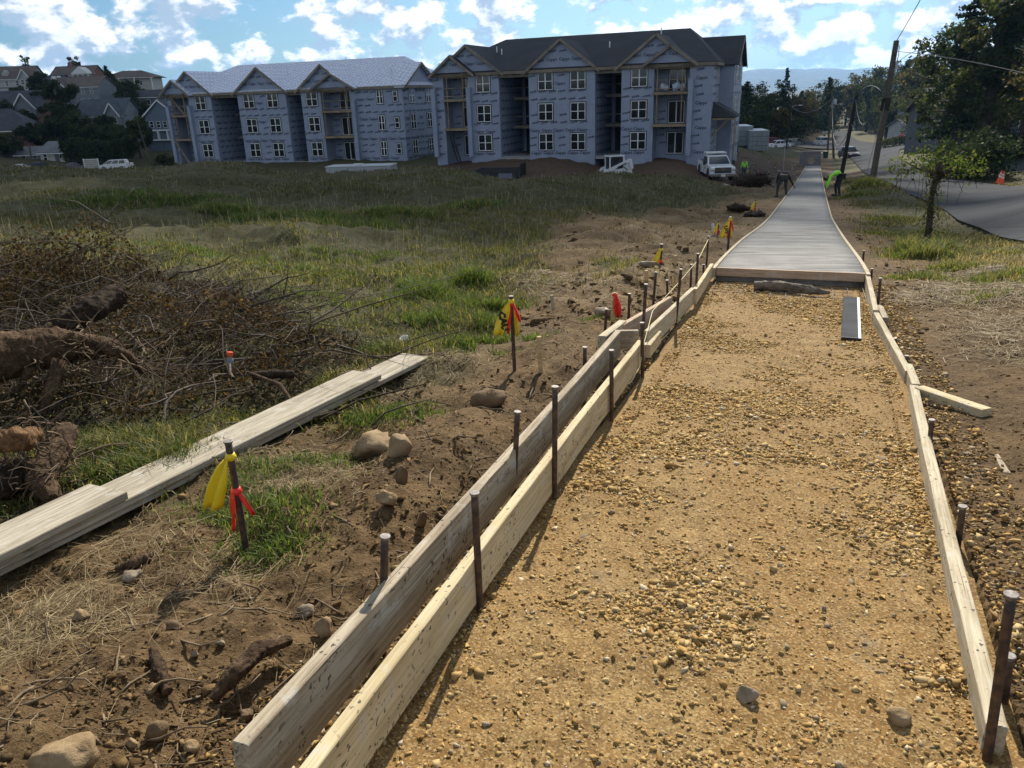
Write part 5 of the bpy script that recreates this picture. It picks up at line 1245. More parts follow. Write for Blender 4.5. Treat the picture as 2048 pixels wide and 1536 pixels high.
# ------------------------------------------------------------------ trees and shrubs
M_BARK = bark_mat('tree_bark', (.060, .048, .038), (.12, .10, .082))
M_FOL = leaf_mat('foliage', .38, .7, .12)
G_DARK = [(.034, .052, .017), (.054, .072, .022), (.080, .090, .028), (.050, .050, .020)]
G_MID = [(.040, .060, .018), (.060, .082, .026), (.085, .098, .030), (.034, .046, .018)]
G_OLIVE = [(.060, .062, .022), (.085, .080, .030), (.045, .050, .020), (.115, .088, .034)]
G_PINE = [(.020, .036, .017), (.030, .048, .020), (.042, .060, .024), (.026, .036, .018)]
def crown_points(kind, H, Rc, n, r):
    """clumped points through the crown volume"""
    if kind == 'pine':
        nb = 26; P_ = []
        lv = np.linspace(.16, 1.0, nb)
        for t in lv:
            rad = Rc*(1.02-t)**.8*r.uniform(.7, 1.15); nl = max(3, int(7*(1.1-t)))
            for a in r.uniform(0, 2*np.pi, nl):
                k = max(6, int(n/(nb*5))); u = r.random(k)**.6; s_ = .10*rad+.16
                P_.append(np.stack([np.cos(a)*rad*u+r.normal(0, s_, k), np.sin(a)*rad*u+r.normal(0, s_, k), H*t-.16*rad*u+r.normal(0, .35*s_, k)], 1))
        p = np.concatenate(P_); return p[r.permutation(len(p))[:n]]
    nb = 46; c = r.normal(size=(nb, 3)); c /= np.linalg.norm(c, axis=1)[:, None]; c *= r.random((nb, 1))**.45
    low = .10 if kind != 'bush' else .02
    zc, zr = (H*(low+1)/2, H*(1-low)/2)
    cen = np.stack([c[:, 0]*Rc*.86, c[:, 1]*Rc*.86, zc+c[:, 2]*zr*.88], 1); rad = Rc*r.uniform(.16, .36, nb)
    i = r.integers(0, nb, n); d = r.normal(size=(n, 3)); d /= np.linalg.norm(d, axis=1)[:, None]; d *= (r.random((n, 1))**.4)
    return cen[i] + d*rad[i][:, None]*np.array([1, 1, .75])
def tree_parts(kind, H, Rc, n, leaf, cols, seed, trunk_r=None):
    r = np.random.default_rng(seed); p = crown_points(kind, H, Rc, n, r)
    p[:, 2] = np.maximum(p[:, 2], .05*H if kind != 'bush' else .02)
    tone = np.clip(fbm(p[:, 0]*1.0+p[:, 2]*.7, p[:, 1]+seed, Rc*.5, 2, seed)*.28+1, .6, 1.45)
    c = np.array(cols)[r.choice(len(cols), len(p))]*tone[:, None]*r.uniform(.75, 1.25, (len(p), 1))
    lf = leaf_cloud('crown', p, r.uniform(.6, 1.35, len(p))*leaf, c, M_FOL, r)
    m = MB(); tr = trunk_r or H*.022
    lean = r.normal(0, .02, 2)*H
    pts = [(lean[0]*t, lean[1]*t, H*.86*t-.4*(t == 0)) for t in (0, .2, .4, .6, .8, 1)]; m.tube(pts, [tr*1.25, tr, tr*.85, tr*.62, tr*.38, tr*.12], 9)
    nl = 9 if kind != 'pine' else 14
    for k in range(nl):
        t = r.uniform(.25, .75); a = r.uniform(0, 6.28); q = Vector((lean[0]*t, lean[1]*t, H*.86*t)); L_ = Rc*r.uniform(.55, .95)*(1 if kind != 'pine' else 1.1-t); up = .6 if kind != 'pine' else .02
        m.tube([q, q+Vector((math.cos(a)*L_*.5, math.sin(a)*L_*.5, L_*up*.6)), q+Vector((math.cos(a)*L_, math.sin(a)*L_, L_*up))], [tr*.4, tr*.25, tr*.06], 5)
    return lf, m.mesh('trunk', M_BARK, smooth=True, fix=False)
_tp = {}
def tree(px, z, H, Rc, label, kind='broad', cols=G_DARK, n=3000, leaf=.35, seed=0, group=None, name=None, key=None, sc=None, loc=None, stem='trunk', cat='tree', rz=None):
    g = GX(px, z) if loc is None else np.array(loc)
    k = key or (kind, H, Rc, seed)
    if k not in _tp: _tp[k] = tree_parts(kind, H, Rc, n, leaf, cols, seed) + (H, Rc)
    lf, tm, H0, R0 = _tp[k]
    root = thing(name or {'pine': 'pine_tree', 'broad': 'broadleaf_tree', 'bush': 'shrub'}[kind], label, cat, g, rz if rz is not None else (px*1.7) % 6.28, group)
    s_ = (Rc/R0, Rc/R0, H/H0)
    link('crown', lf, root, scale=s_); link(stem, tm, root, scale=s_)
    return root
FW = 'trees of the far wood'
far_list = [(1488,190,13,4.2,'p'),(1506,215,14,5,'b'),(1528,205,13,4.6,'b'),(1546,225,15,5,'b'),(1563,200,17,3.2,'p'),(1585,235,14,5.4,'b'),(1606,228,13,4.8,'o'),(1628,240,15,5.2,'b'),(1648,210,15,4,'p'),
            (1668,260,16,5.5,'b'),(1690,268,17,5.6,'b'),(1712,240,16,5.2,'o'),(1732,215,17,5.2,'b'),(1752,205,18,5,'b'),(1775,195,17,5.0,'b'),(1798,180,16,4.6,'p'),(1815,172,17,5.2,'b'),(1838,160,16,4.8,'o'),(1860,150,16,4.6,'b'),
            (1518,170,9,3.6,'b'),(1598,262,12,4.2,'p'),(1742,252,16,5.0,'p'),(1770,160,9,3.6,'b'),(1822,140,9.5,3.6,'b'),(1480,235,15,5,'b'),(1552,180,8,3.2,'o')]
KEYS = {'p': ('pine', G_PINE), 'b': ('broad', G_DARK), 'o': ('broad', G_OLIVE)}
wd_ = {'p': 'conifer', 'b': 'dark broadleaf tree', 'o': 'olive toned broadleaf tree'}
for i, (px, z, H, Rc, k) in enumerate(sorted(far_list)):
    kd, cl = KEYS[k]; side = ['st', 'nd', 'rd'][i] if i < 3 else 'th'
    tree(px, z, H, Rc, f'{i+1}{side} tree from the left in the far wood, a {wd_[k]}', kd, cl, 3400, .42, 100+hash(k) % 7+(i % 3), FW, key=(k, i % 3))
BT = 'big trees at the right edge'
tree(1905, 62, 13.5, 3.3, 'tall conifer with gaps showing sky, behind the leaning pole on the right', 'pine', G_PINE, 9000, .27, 201, BT)
tree(1880, 70, 12.6, 3.6, 'loose broadleaf tree reaching toward the utility pole wires', 'broad', G_MID, 7000, .26, 207, BT)
tree(1962, 58, 13.8, 3.6, 'tall dark broadleaf tree right of the conifer', 'broad', G_DARK, 12000, .25, 203, BT)
tree(2040, 54, 14.5, 4.0, 'tallest broadleaf tree at the right picture edge', 'broad', G_DARK, 13000, .25, 204, BT)
tree(2110, 44, 10.5, 3.4, 'olive leaved tree cut by the right picture edge', 'broad', G_OLIVE, 9000, .22, 205, BT)
tree(1925, 75, 9.0, 4.0, 'dense lower tree over the dark-walled house', 'broad', G_DARK, 9000, .28, 206, BT)
tree(2010, 68, 8.6, 4.2, 'round topped lower tree behind the picket fence', 'broad', G_MID, 9000, .28, 208, BT)
tree(1843, 88, 7.5, 2.3, 'slim tree in front of the white house', 'broad', G_DARK, 3500, .26, 209, BT)
# shrubs on the right
def hedge(px0, z0, px1, z1, H, D_, label, n, cols=G_DARK, leaf=.16, seed=0, name='hedge'):
    a, b = GX(px0, z0), GX(px1, z1); r = np.random.default_rng(seed); t = r.random(n); L_ = np.linalg.norm((b-a)[:2]); u = (b-a)/L_; nn = np.array([-u[1], u[0], 0])
    hh = H*(1+.12*fbm(t*L_, t*0, 1.5, 2, seed)); w_ = r.uniform(-1, 1, n); zz = 1-(1-r.random(n)**.6)*.98
    p = a+(b-a)*t[:, None]+nn*(w_*D_/2*(1-.35*zz**3))[:, None]+np.stack([np.zeros(n), np.zeros(n), zz*hh], 1); p += r.normal(0, .06, (n, 3))
    c = np.array(cols)[r.choice(len(cols), n)]*r.uniform(.7, 1.3, (n, 1)); root = thing(name, label, 'hedge', a)
    link('foliage', leaf_cloud('foliage', p-a, r.uniform(.7, 1.3, n)*leaf, c, M_FOL, r), root)
    m = MB()
    for i in range(max(3, int(L_/1.2))): q = (b-a)*(i+.5)/max(3, int(L_/1.2)); m.tube([q, q+np.array([.1, .05, H*.8])], [.05, .02], 5)
    m.build('stems', M_BARK, root)
hedge(1762, 130, 1868, 118, 1.5, 1.4, 'long dark clipped hedge beside the far road junction', 2600, leaf=.24, seed=4)
tree(1938, 46, 2.5, 3.2, 'spreading dark juniper bush beyond the road curve', 'bush', G_PINE, 7000, .16, 211, name='juniper_bush', cat='bush', stem='stems')
tree(1985, 54, 2.1, 2.8, 'right hand juniper bush beside the driveway', 'bush', G_PINE, 5000, .16, 212, name='juniper_bush', cat='bush', stem='stems')
# vine-covered post by the road
def vine_post():
    g = GX(1850, 14.0); r = np.random.default_rng(77); root = thing('vine_covered_post', 'vine-covered dead trunk with flat leafy top beside the road', 'shrub', g); root.scale = (.92, .92, .96)
    m = MB(); m.tube([(0, 0, -.2), (.02, 0, .4), (-.02, .02, .9), (.03, 0, 1.35), (.02, 0, 1.55)], [.075, .06, .05, .06, .05], 9)
    for k in range(11):
        a = r.uniform(0, 6.28); L_ = r.uniform(.45, .95); m.tube([(0, 0, 1.15+.2*r.random()), (math.cos(a)*L_*.5, math.sin(a)*L_*.4, 1.42), (math.cos(a)*L_, math.sin(a)*L_*.6, 1.5+r.normal(0, .06))], [.022, .014, .004], 5)
    m.build('trunk', M_BARK, root, smooth=True)
    n = 760; a = r.uniform(0, 6.28, n); q = r.random(n)**.55; a = np.round(a*1.4)/1.4+r.normal(0, .16, n); x = np.cos(a)*q*.92; y = np.sin(a)*q*.55; z = 1.52-.06*q+r.normal(0, .10, n)+.10*np.sin(a*3+1)+.26*np.exp(-((x+.12)/.25)**2)*r.random(n)
    arm = r.random(n) < .12; x = np.where(arm, x*1.25, x)
    c = np.array([(.060, .095, .018), (.10, .135, .028), (.15, .17, .045), (.040, .062, .016)])[r.choice(4, n)]*r.uniform(.75, 1.3, (n, 1))
    tag(link('leafy_top', leaf_cloud('leafy_top', np.stack([x, y, z], 1), r.uniform(.04, .078, n), c, MAT_LEAF, r), root), kind='stuff')
    n = 800; z = r.random(n)*1.4; x = r.normal(0, .09+.16*(z < .5), n); y = r.normal(0, .09, n)
    c = np.array([(.060, .085, .02), (.10, .12, .035), (.045, .045, .02), (.14, .12, .06)])[r.choice(4, n)]
    tag(link('vine_leaves', leaf_cloud('vine_leaves', np.stack([x, y, z], 1), r.uniform(.03, .06, n), c, MAT_LEAF, r), root), kind='stuff')
    m = MB()
    for k in range(16): x0, y0 = r.uniform(-.75, .75), r.uniform(-.4, .4); L_ = r.uniform(.3, .9); m.tube([(x0, y0, 1.45), (x0+.03, y0, 1.45-L_*.5), (x0+r.normal(0, .08), y0, 1.45-L_)], .004, 4)
    m.build('hanging_vines', BK2, root, fix=False)
vine_post()
hedge(1480, 178, 1600, 205, 5.0, 5.0, 'dark understory thicket behind the parked cars', 6000, leaf=.5, seed=21, name='thicket')
hedge(1600, 232, 1672, 262, 6.0, 5.0, 'dark understory thicket left of the far road', 5000, leaf=.55, seed=22, name='thicket')
hedge(1704, 262, 1800, 178, 7.0, 6.0, 'dark understory thicket right of the far road', 7000, leaf=.55, seed=23, name='thicket')
hedge(1800, 172, 1900, 132, 5.0, 5.0, 'dark thicket behind the white house', 5000, leaf=.5, seed=24, name='thicket')
# left hillside
HT = 'trees among the hillside houses'
tree(138, 172, 14.5, 5.0, 'big round dark tree in the middle of the hillside houses', 'broad', G_DARK, 9000, .42, 301, HT)
tree(88, 215, 12, 3.4, 'tree between the two top-left houses', 'broad', G_DARK, 5000, .42, 302, HT)
tree(66, 245, 13, 2.6, 'slender tree rising above the top-left roof', 'broad', G_MID, 2600, .40, 303, HT)
tree(262, 205, 11.5, 3.8, 'loose dark tree before the columned house', 'broad', G_DARK, 4200, .42, 304, HT)
tree(282, 160, 8.5, 3.6, 'dark tree left of the silvery-roofed block, lower slope', 'broad', G_DARK, 5500, .40, 305, HT)
tree(205, 158, 7.0, 3.2, 'dark tree behind the tall hedge', 'broad', G_DARK, 5000, .40, 306, HT)
tree(222, 250, 9, 2.6, 'pointed conifer behind the columned house', 'pine', G_PINE, 2500, .40, 307, HT)
tree(90, 160, 6.5, 3.2, 'dense dark tree above the small beige house', 'broad', G_DARK, 5000, .40, 308, HT)
tree(160, 262, 11, 3.0, 'tree crown peeking over the white portico house', 'broad', G_DARK, 2500, .45, 309, HT)
tree(18, 150, 4.2, 3.4, 'round shrub at the left edge below the brick house', 'bush', G_DARK, 4000, .34, 310, cat='bush', stem='stems')
tree(332, 140, 3.0, 2.2, 'dark round bush left of the silvery-roofed block', 'bush', G_DARK, 2200, .28, 311, cat='bush', stem='stems')
tree(110, 190, 9.5, 3.8, 'dark tree covering the grey-sided house corner', 'broad', G_DARK, 5000, .42, 312, HT)
tree(185, 185, 9.0, 3.6, 'dark tree before the slate-roofed house', 'broad', G_DARK, 5000, .42, 313, HT)
tree(235, 230, 10.5, 3.4, 'dark tree between portico and columned houses', 'broad', G_DARK, 4000, .42, 314, HT)
tree(255, 152, 7.5, 3.0, 'dark tree at the right end of the tall hedge', 'broad', G_DARK, 5000, .38, 315, HT)
tree(305, 185, 9.5, 3.4, 'dark tree before the long low house', 'broad', G_DARK, 4500, .40, 316, HT)
tree(60, 170, 7.0, 3.0, 'dark tree right of the brick garage house', 'broad', G_DARK, 4500, .40, 317, HT)
tree(40, 205, 8.5, 3.2, 'dark tree between the top-left house and the garage house', 'broad', G_DARK, 4500, .40, 318, HT)
tree(165, 160, 9.0, 3.6, 'dark tree right of the big round one', 'broad', G_DARK, 5500, .40, 319, HT)
tree(228, 165, 9.5, 3.4, 'dark tree hiding the white gable of the slate-roofed house', 'broad', G_DARK, 5500, .40, 320, HT)
tree(118, 158, 8.0, 3.4, 'dark tree left of the tall hedge', 'broad', G_DARK, 5000, .40, 321, HT)
tree(285, 215, 10.0, 3.4, 'dark tree right before the columned house', 'broad', G_DARK, 4500, .40, 322, HT)
tree(15, 172, 9.0, 3.4, 'dark tree before the white garage door at far left', 'broad', G_DARK, 4500, .40, 323, HT)
tree(95, 184, 10.5, 3.8, 'dark tree left of the big round one, upper row', 'broad', G_DARK, 4500, .40, 324, HT)
tree(50, 160, 6.0, 3.0, 'low dark tree above the grey shed-like house', 'broad', G_DARK, 4500, .38, 325, HT)
tree(190, 215, 9.5, 3.4, 'dark tree at the foot of the white portico', 'broad', G_DARK, 4000, .42, 326, HT)
hedge(130, 150, 258, 150, 4.4, 3.0, 'tall dark hedge behind the white minivan', 9000, leaf=.36, seed=9)
# ------------------------------------------------------------------ houses
def siding(name, c):
    m = MN(name); sx = m.n('ShaderNodeSeparateXYZ'); m.l(m.co(), sx.inputs[0]); fr = m.mth('FRACT', m.mth('MULTIPLY', m.mth('ADD', sx.outputs[2], 30.0), 5.0))
    m.col(m.mix(m.rng(m.noise(1.2, 4), .35, .7), c, tuple(a*.82 for a in c))); m.set(Roughness=.7); m.bump(fr, .5, .02); return m.m
S_WHITE = siding('white_siding', (.38, .38, .37)); S_GREY = siding('grey_siding', (.17, .19, .205)); S_BEIGE = siding('beige_siding', (.42, .40, .36)); S_BLUE = siding('blue_grey_siding', (.12, .155, .20))
S_BRICK = mk('house_brick', (.17, .085, .06), (.24, .13, .095), 6, .85, .3); S_DARK = siding('dark_siding', (.085, .095, .11))
RF_BR = shingle('brown_roof', (.085, .068, .056), (.125, .10, .082)); RF_DK = shingle('dark_roof', (.035, .038, .044), (.06, .063, .07)); RF_GR = shingle('grey_roof', (.10, .105, .11), (.15, .155, .16)); RF_BL = shingle('slate_roof', (.045, .055, .068), (.075, .088, .10))
M_WHITE = mk('white_trim', (.70, .70, .68), (.60, .60, .58), 2, .5)
def hwin(root, x, y, z, w_=.9, h=1.3, ax='x', sills=True):
    o = window(root, x, y, z, w_, h, ax, 1, 2, flash=False); return o
def house(px, z, w_, d, h, rot, label, wall, roof, rise=2.4, kind='gable', py=None, wins=(), doors=(), ov=.4, base=None, found=4.0, wing=None, trim=True, garage=None, chimney=None):
    g = GX(px, z) if py is None else P(px, py, z)
    root = thing('house', label, 'house', g, R(rot), group=base)
    MB().b(-w_/2, w_/2, 0, d, -found, h).build('wall', wall, root)
    if kind == 'gable':        # ridge along x
        for sg in (-1, 1):
            y0 = -ov if sg < 0 else d+ov; k = rise/(d/2); vs = [(-w_/2-ov, y0, h-k*ov), (w_/2+ov, y0, h-k*ov), (w_/2+ov, d/2, h+rise), (-w_/2-ov, d/2, h+rise)]
            MB().slab(vs if sg < 0 else vs[::-1], .14).build('roof_slope', roof, root)
        for x in (-w_/2+.01, w_/2-.16): MB().prism([(0.02, h), (d-.02, h), (d/2, h+rise-.15)], 'x', x, x+.15).build('gable_wall', wall, root)
        MB().b(-w_/2-ov, w_/2+ov, -ov-.03, -ov, h-rise/(d/2)*ov-.3, h-rise/(d/2)*ov-.12).build('gutter', M_WHITE, root)
    elif kind == 'front':      # ridge along y, gable to the front
        for sg in (-1, 1):
            k = rise/(w_/2); x0 = sg*(w_/2+ov); vs = [(0, -ov, h+rise), (x0, -ov, h-k*ov), (x0, d+ov, h-k*ov), (0, d+ov, h+rise)]
            MB().slab(vs if sg > 0 else vs[::-1], .14).build('roof_slope', roof, root)
            MB().bar((0, -ov-.04, h+rise-.14), (x0, -ov-.04, h-k*ov-.14), .08, .26).build('rake_board', M_WHITE, root)
        for y in (.01, d-.16): MB().prism([(-w_/2+.02, h), (w_/2-.02, h), (0, h+rise-.15)], 'y', y, y+.15).build('gable_wall', wall, root)
    else:
        q = min(w_, d)/2; r0, r1 = -w_/2+q, w_/2-q; A = (-w_/2-ov, -ov, h); B = (w_/2+ov, -ov, h); C_ = (w_/2+ov, d+ov, h); D = (-w_/2-ov, d+ov, h); E = (r0-.05, d/2, h+rise); F = (r1+.05, d/2, h+rise)
        for vs in ([A, B, F, E], [B, C_, F], [C_, D, E, F], [D, A, E]): MB().slab(vs, .14).build('roof_slope', roof, root)
        MB().b(-w_/2-ov, w_/2+ov, -ov-.03, -ov, h-.28, h-.1).build('gutter', M_WHITE, root)
    for x, zz in wins: hwin(root, x, 0, zz)
    for x in doors: MB().b(x-.5, x+.5, -.05, 0, 0, 2.1).build('door', S_DARK, root)
    if garage: MB().b(garage[0]-1.3, garage[0]+1.3, -.06, 0, garage[1], garage[1]+2.1).build('garage_door', M_WHITE, root)
    if chimney: MB().b(chimney-.5, chimney+.5, d/2-.5, d/2+.4, h, h+rise+1.0).build('chimney', S_BRICK, root)
    if wing:                   # front-facing cross gable: x centre, half width, projection, wall
        cx, hw, pr, rs, wl = wing; MB().b(cx-hw, cx+hw, -pr, -.01, -found, h).build('wing_wall', wl, root)
        MB().prism([(cx-hw+.02, h), (cx+hw-.02, h), (cx, h+rs-.1)], 'y', -pr+.01, -pr+.16).build('gable_wall', wl, root)
        for sg in (-1, 1):
            k = rs/hw; x0 = cx+sg*(hw+.35); vs = [(cx, -pr-.4, h+rs), (x0, -pr-.4, h-k*.35), (x0, d*.2, h-k*.35), (cx, d*.45, h+rs)]
            MB().slab(vs if sg > 0 else vs[::-1], .12).build('roof_slope', roof, root); MB().bar((cx, -pr-.43, h+rs-.14), (x0, -pr-.43, h-k*.35-.14), .08, .26).build('rake_board', M_WHITE, root)
        hwin(root, cx-.6, -pr, h-2.0); hwin(root, cx+.6, -pr, h-2.0)
    return root
HH = 'hillside houses'
h1 = house(14, 232, 17, 9, 5.6, 4, 'white half-timbered house with brown roof and dormers, top left of the hill', S_WHITE, RF_BR, 3.4, py=196, base=HH, wins=[(-5, 3.4), (-2.5, 3.4), (1, 3.4), (4, 3.4), (6.5, 3.4), (-3, .6), (0, .6), (3.5, .6), (6.5, .6)], wing=(6.6, 1.6, .8, 2.3, S_WHITE))
for x in (-6.2, -2.6, .8): MB().prism([(x-.8, 6.1), (x+.8, 6.1), (x+.8, 6.9), (x, 7.8), (x-.8, 6.9)], 'y', .35, 2.4).build('dormer', S_WHITE, h1)
MB().b(-8.4, 8.4, -.06, 0, 2.7, 2.95).b(-8.4, 8.4, -.06, 0, 5.3, 5.5).build('timber_band', S_DARK, h1)
h2 = house(150, 240, 13, 8, 5.4, -4, 'brick house with white two-storey portico near the hilltop', S_BRICK, RF_BR, 2.6, py=186, base=HH, wins=[(-4.5, 3.2), (-2.2, 3.2), (-4.5, .5), (-2.2, .5)], chimney=-2.0)
MB().b(1.2, 6.6, -1.8, -.01, 2.6, 2.85).b(1.2, 6.6, -1.8, -.01, 5.2, 5.45).build('portico_deck', M_WHITE, h2)
MB().prism([(1.0, 5.46), (6.8, 5.46), (3.9, 7.4)], 'y', -1.9, 2.0).build('portico_gable', M_WHITE, h2)
for x in (1.5, 3.1, 4.7, 6.3): MB().tube([(x, -1.6, -3), (x, -1.6, 5.2)], .16, 10).build('column', M_WHITE, h2)
for k in range(11): pass
MB().b(1.4, 6.4, -1.75, -1.68, 3.6, 3.7).b(1.4, 6.4, -1.75, -1.68, 2.95, 3.02).build('railing', M_WHITE, h2)
h2b = house(108, 236, 6, 6, 3.0, -4, 'small dark-roofed wing with two white dormers on the hill', S_BRICK, RF_DK, 2.2, py=186, base=HH)
for x in (.4, 2.0): MB().prism([(x-.55, 3.3), (x+.55, 3.3), (x+.55, 4.1), (x, 4.8), (x-.55, 4.1)], 'y', .2, 1.8).build('dormer', M_WHITE, h2b)
h3 = house(262, 250, 15, 9, 5.6, 2, 'hip-roofed house with tall white columns at the hill crest', S_BEIGE, RF_BR, 2.2, 'hip', py=192, base=HH, ov=1.2, wins=[(-5, 3.2), (-2, 3.2), (1, 3.2), (4, 3.2), (-5, .5), (-2, .5), (1, .5), (4, .5)])
for x in (-7.6, -2.6, 2.4, 7.8): MB().tube([(x, -1.0, -4), (x, -1.0, 5.5)], .2, 10).build('column', M_WHITE, h3)
h4 = house(158, 205, 13, 8, 5.0, -8, 'grey-sided house with brown roof in the middle of the slope', S_GREY, RF_BR, 2.4, py=212, base=HH, wins=[(2, 2.9), (4.5, 2.9), (1.5, .5), (3.4, .5), (5.5, .5)], wing=(-4.4, 2.0, .8, 2.2, S_GREY))
h5 = house(20, 178, 16, 9, 3.4, 6, 'dark brick house with white garage door at the left edge', S_BRICK, RF_DK, 3.6, py=246, base=HH, garage=(-2.2, 0), wing=(4.2, 2.3, .9, 3.0, S_GREY), wins=[(1.0, .8)])
h6 = house(10, 158, 12, 10, 3.0, 14, 'low house with large dark hip roof at the left edge', S_BRICK, RF_DK, 4.2, 'hip', py=292, base=HH, wins=[(-3, .8), (1, .8)])
h7 = house(205, 176, 11, 8, 3.6, -6, 'slate-roofed house with white gable behind the round tree', S_GREY, RF_BL, 3.4, py=262, base=HH, wing=(3.6, 1.7, 1.0, 2.4, S_GREY), wins=[(-3, .8), (-1, .8)])
h8 = house(330, 168, 7.5, 8, 5.6, -10, 'blue-grey house with white-trimmed gable left of the silvery-roofed block', S_BLUE, RF_DK, 3.0, 'front', py=283, base=HH, wins=[(-2.4, 2.9), (-.8, 2.9), (.8, 2.9), (2.4, 2.9)])
MB().b(-3.6, 3.6, -.5, -.01, .2, .5).b(-3.6, 3.6, -.5, -.01, 2.2, 2.5).b(-3.6, -3.3, -.5, -.02, .5, 2.2).b(-1.2, -.9, -.5, -.02, .5, 2.2).b(1.0, 1.3, -.5, -.02, .5, 2.2).b(3.3, 3.6, -.5, -.02, .5, 2.2).build('porch_frame', M_WHITE, h8)
h9 = house(300, 205, 14, 7, 3.0, -4, 'long low dark house behind the loose tree', S_DARK, RF_DK, 1.6, py=216, base=HH, wins=[(-5, .8), (-2.5, .8), (0, .8), (2.5, .8), (5, .8)])
h10 = house(108, 150, 5.6, 6, 2.7, -16, 'small beige house with front gable behind the parked cars', S_BEIGE, RF_GR, 1.7, 'gable', py=331, base=HH, wins=[(-1.6, .9)], doors=(1.2,))
h11 = house(62, 152, 4.6, 6, 2.3, 12, 'small grey shed-like house at the left behind the short pole', S_GREY, RF_GR, 1.2, 'gable', py=331, base=HH, wins=[(-1.0, .7), (1.0, .7)])
# right side
h12 = house(1872, 150, 5.5, 9, 4.6, 12, 'white house with dark roof behind the slim tree', S_WHITE, RF_DK, 2.4, 'gable', wins=[(-2.2, 3.0), (-2.2, .6)], wing=None)
h12b = house(1832, 150, 5.0, 5, 2.4, 14, 'low porch-like white house with grey roof beside the red sign', S_WHITE, RF_GR, 1.3, 'gable', wins=[(-1.5, .6), (0, .6), (1.5, .6)])
h13 = house(1898, 96, 4.2, 7, 2.2, -50, 'steep dark-roofed gable house with white end wall', S_WHITE, RF_DK, 3.4, 'front', wins=[(-.8, .5)])
h14 = house(2010, 78, 13, 8, 3.0, -4, 'long shaded dark-walled house behind the picket fence', S_DARK, RF_DK, 2.2, 'gable', wins=[(-4, .8), (-1.5, .8), (1.5, .8)], doors=(3.5,))
# picket fence: posts, rails and single boards
def fence(px0, z0, px1, z1, H, label):
    a, b = GX(px0, z0), GX(px1, z1); L_ = np.linalg.norm((b-a)[:2]); ang = math.atan2(b[1]-a[1], b[0]-a[0]); root = thing('picket_fence', label, 'fence', a, ang); sl = (b[2]-a[2])/L_
    bm_ = MB().b(-.05, .05, -.012, .012, .05, H).mesh('board', S_DARK); n = int(L_/.14)
    for i in range(n): link('board', bm_, root, (i*.14, -.03, sl*i*.14))
    for z in (.3, H-.25): MB().bar((0, 0, z), (L_, 0, z+sl*L_), .04, .08).build('rail', S_DARK, root)
    for i in range(int(L_/2)+1): MB().b(-.05, .05, .03, .12, -.3, H+.1).build('post', S_DARK, root, (i*2.0, 0, sl*i*2))
fence(1985, 62, 2090, 58, 1.05, 'dark picket fence in front of the long shaded house')
# ------------------------------------------------------------------ vehicles
def paint(name, c, rough=.28):
    m = MN(name); m.col(c); m.set(Roughness=rough); m.set(**{'Coat Weight': .4, 'Coat Roughness': .1}); return m.m
PT_WHITE = paint('white_paint', (.72, .73, .74)); PT_MAROON = paint('maroon_paint', (.055, .02, .02)); PT_BLACK = paint('black_paint', (.012, .013, .016)); PT_GREY = paint('grey_paint', (.16, .17, .18)); PT_SILVER = paint('silver_paint', (.42, .43, .45)); PT_RED = paint('red_paint', (.35, .02, .02))
M_CGLASS = glass_mat('car_glass', (.018, .022, .026), .04); M_TYRE = mk('tyre', (.018, .018, .018), rough=.85); M_RIM = mk('rim', (.40, .41, .42), rough=.35, metal=.7); M_CHROME = mk('chrome', (.55, .56, .58), rough=.18, metal=.9); M_LAMP = mk('lamp_glass', (.75, .76, .78), rough=.15); M_RLAMP = mk('tail_lamp', (.45, .02, .02), rough=.2); M_PLAST = mk('black_plastic', (.025, .025, .027), rough=.6)
def wheel(root, x, y, r, w_):
    o = link('wheel', MB().tube([(0, -w_/2, 0), (0, -w_/2+.03, 0), (0, w_/2-.03, 0), (0, w_/2, 0)], [r*.93, r, r, r*.93], 20).mesh('wheel', M_TYRE, smooth=False), root, (x, y, r))
    sg = 1 if y > 0 else -1
    MB().tube([(0, sg*(w_/2+.004), 0), (0, sg*(w_/2-.02), 0)], [r*.6, r*.62], 14).build('rim', M_RIM, o)
def loft(prof, hw, top_in=.0):
    """side profile (x,z) given width; points above the belt lean inwards"""
    m = MB(); n = len(prof); zt = max(p[1] for p in prof); zb = min(p[1] for p in prof)
    def w_(z): return hw-top_in*max(0, (z-zb)/(zt-zb))**1.3
    vs = [(x, w_(z), z) for x, z in prof]+[(x, -w_(z), z) for x, z in prof]
    return m.add(vs, [tuple(range(n)), tuple(range(2*n-1, n-1, -1))]+[(i, i+n, (i+1) % n+n, (i+1) % n) for i in range(n)])
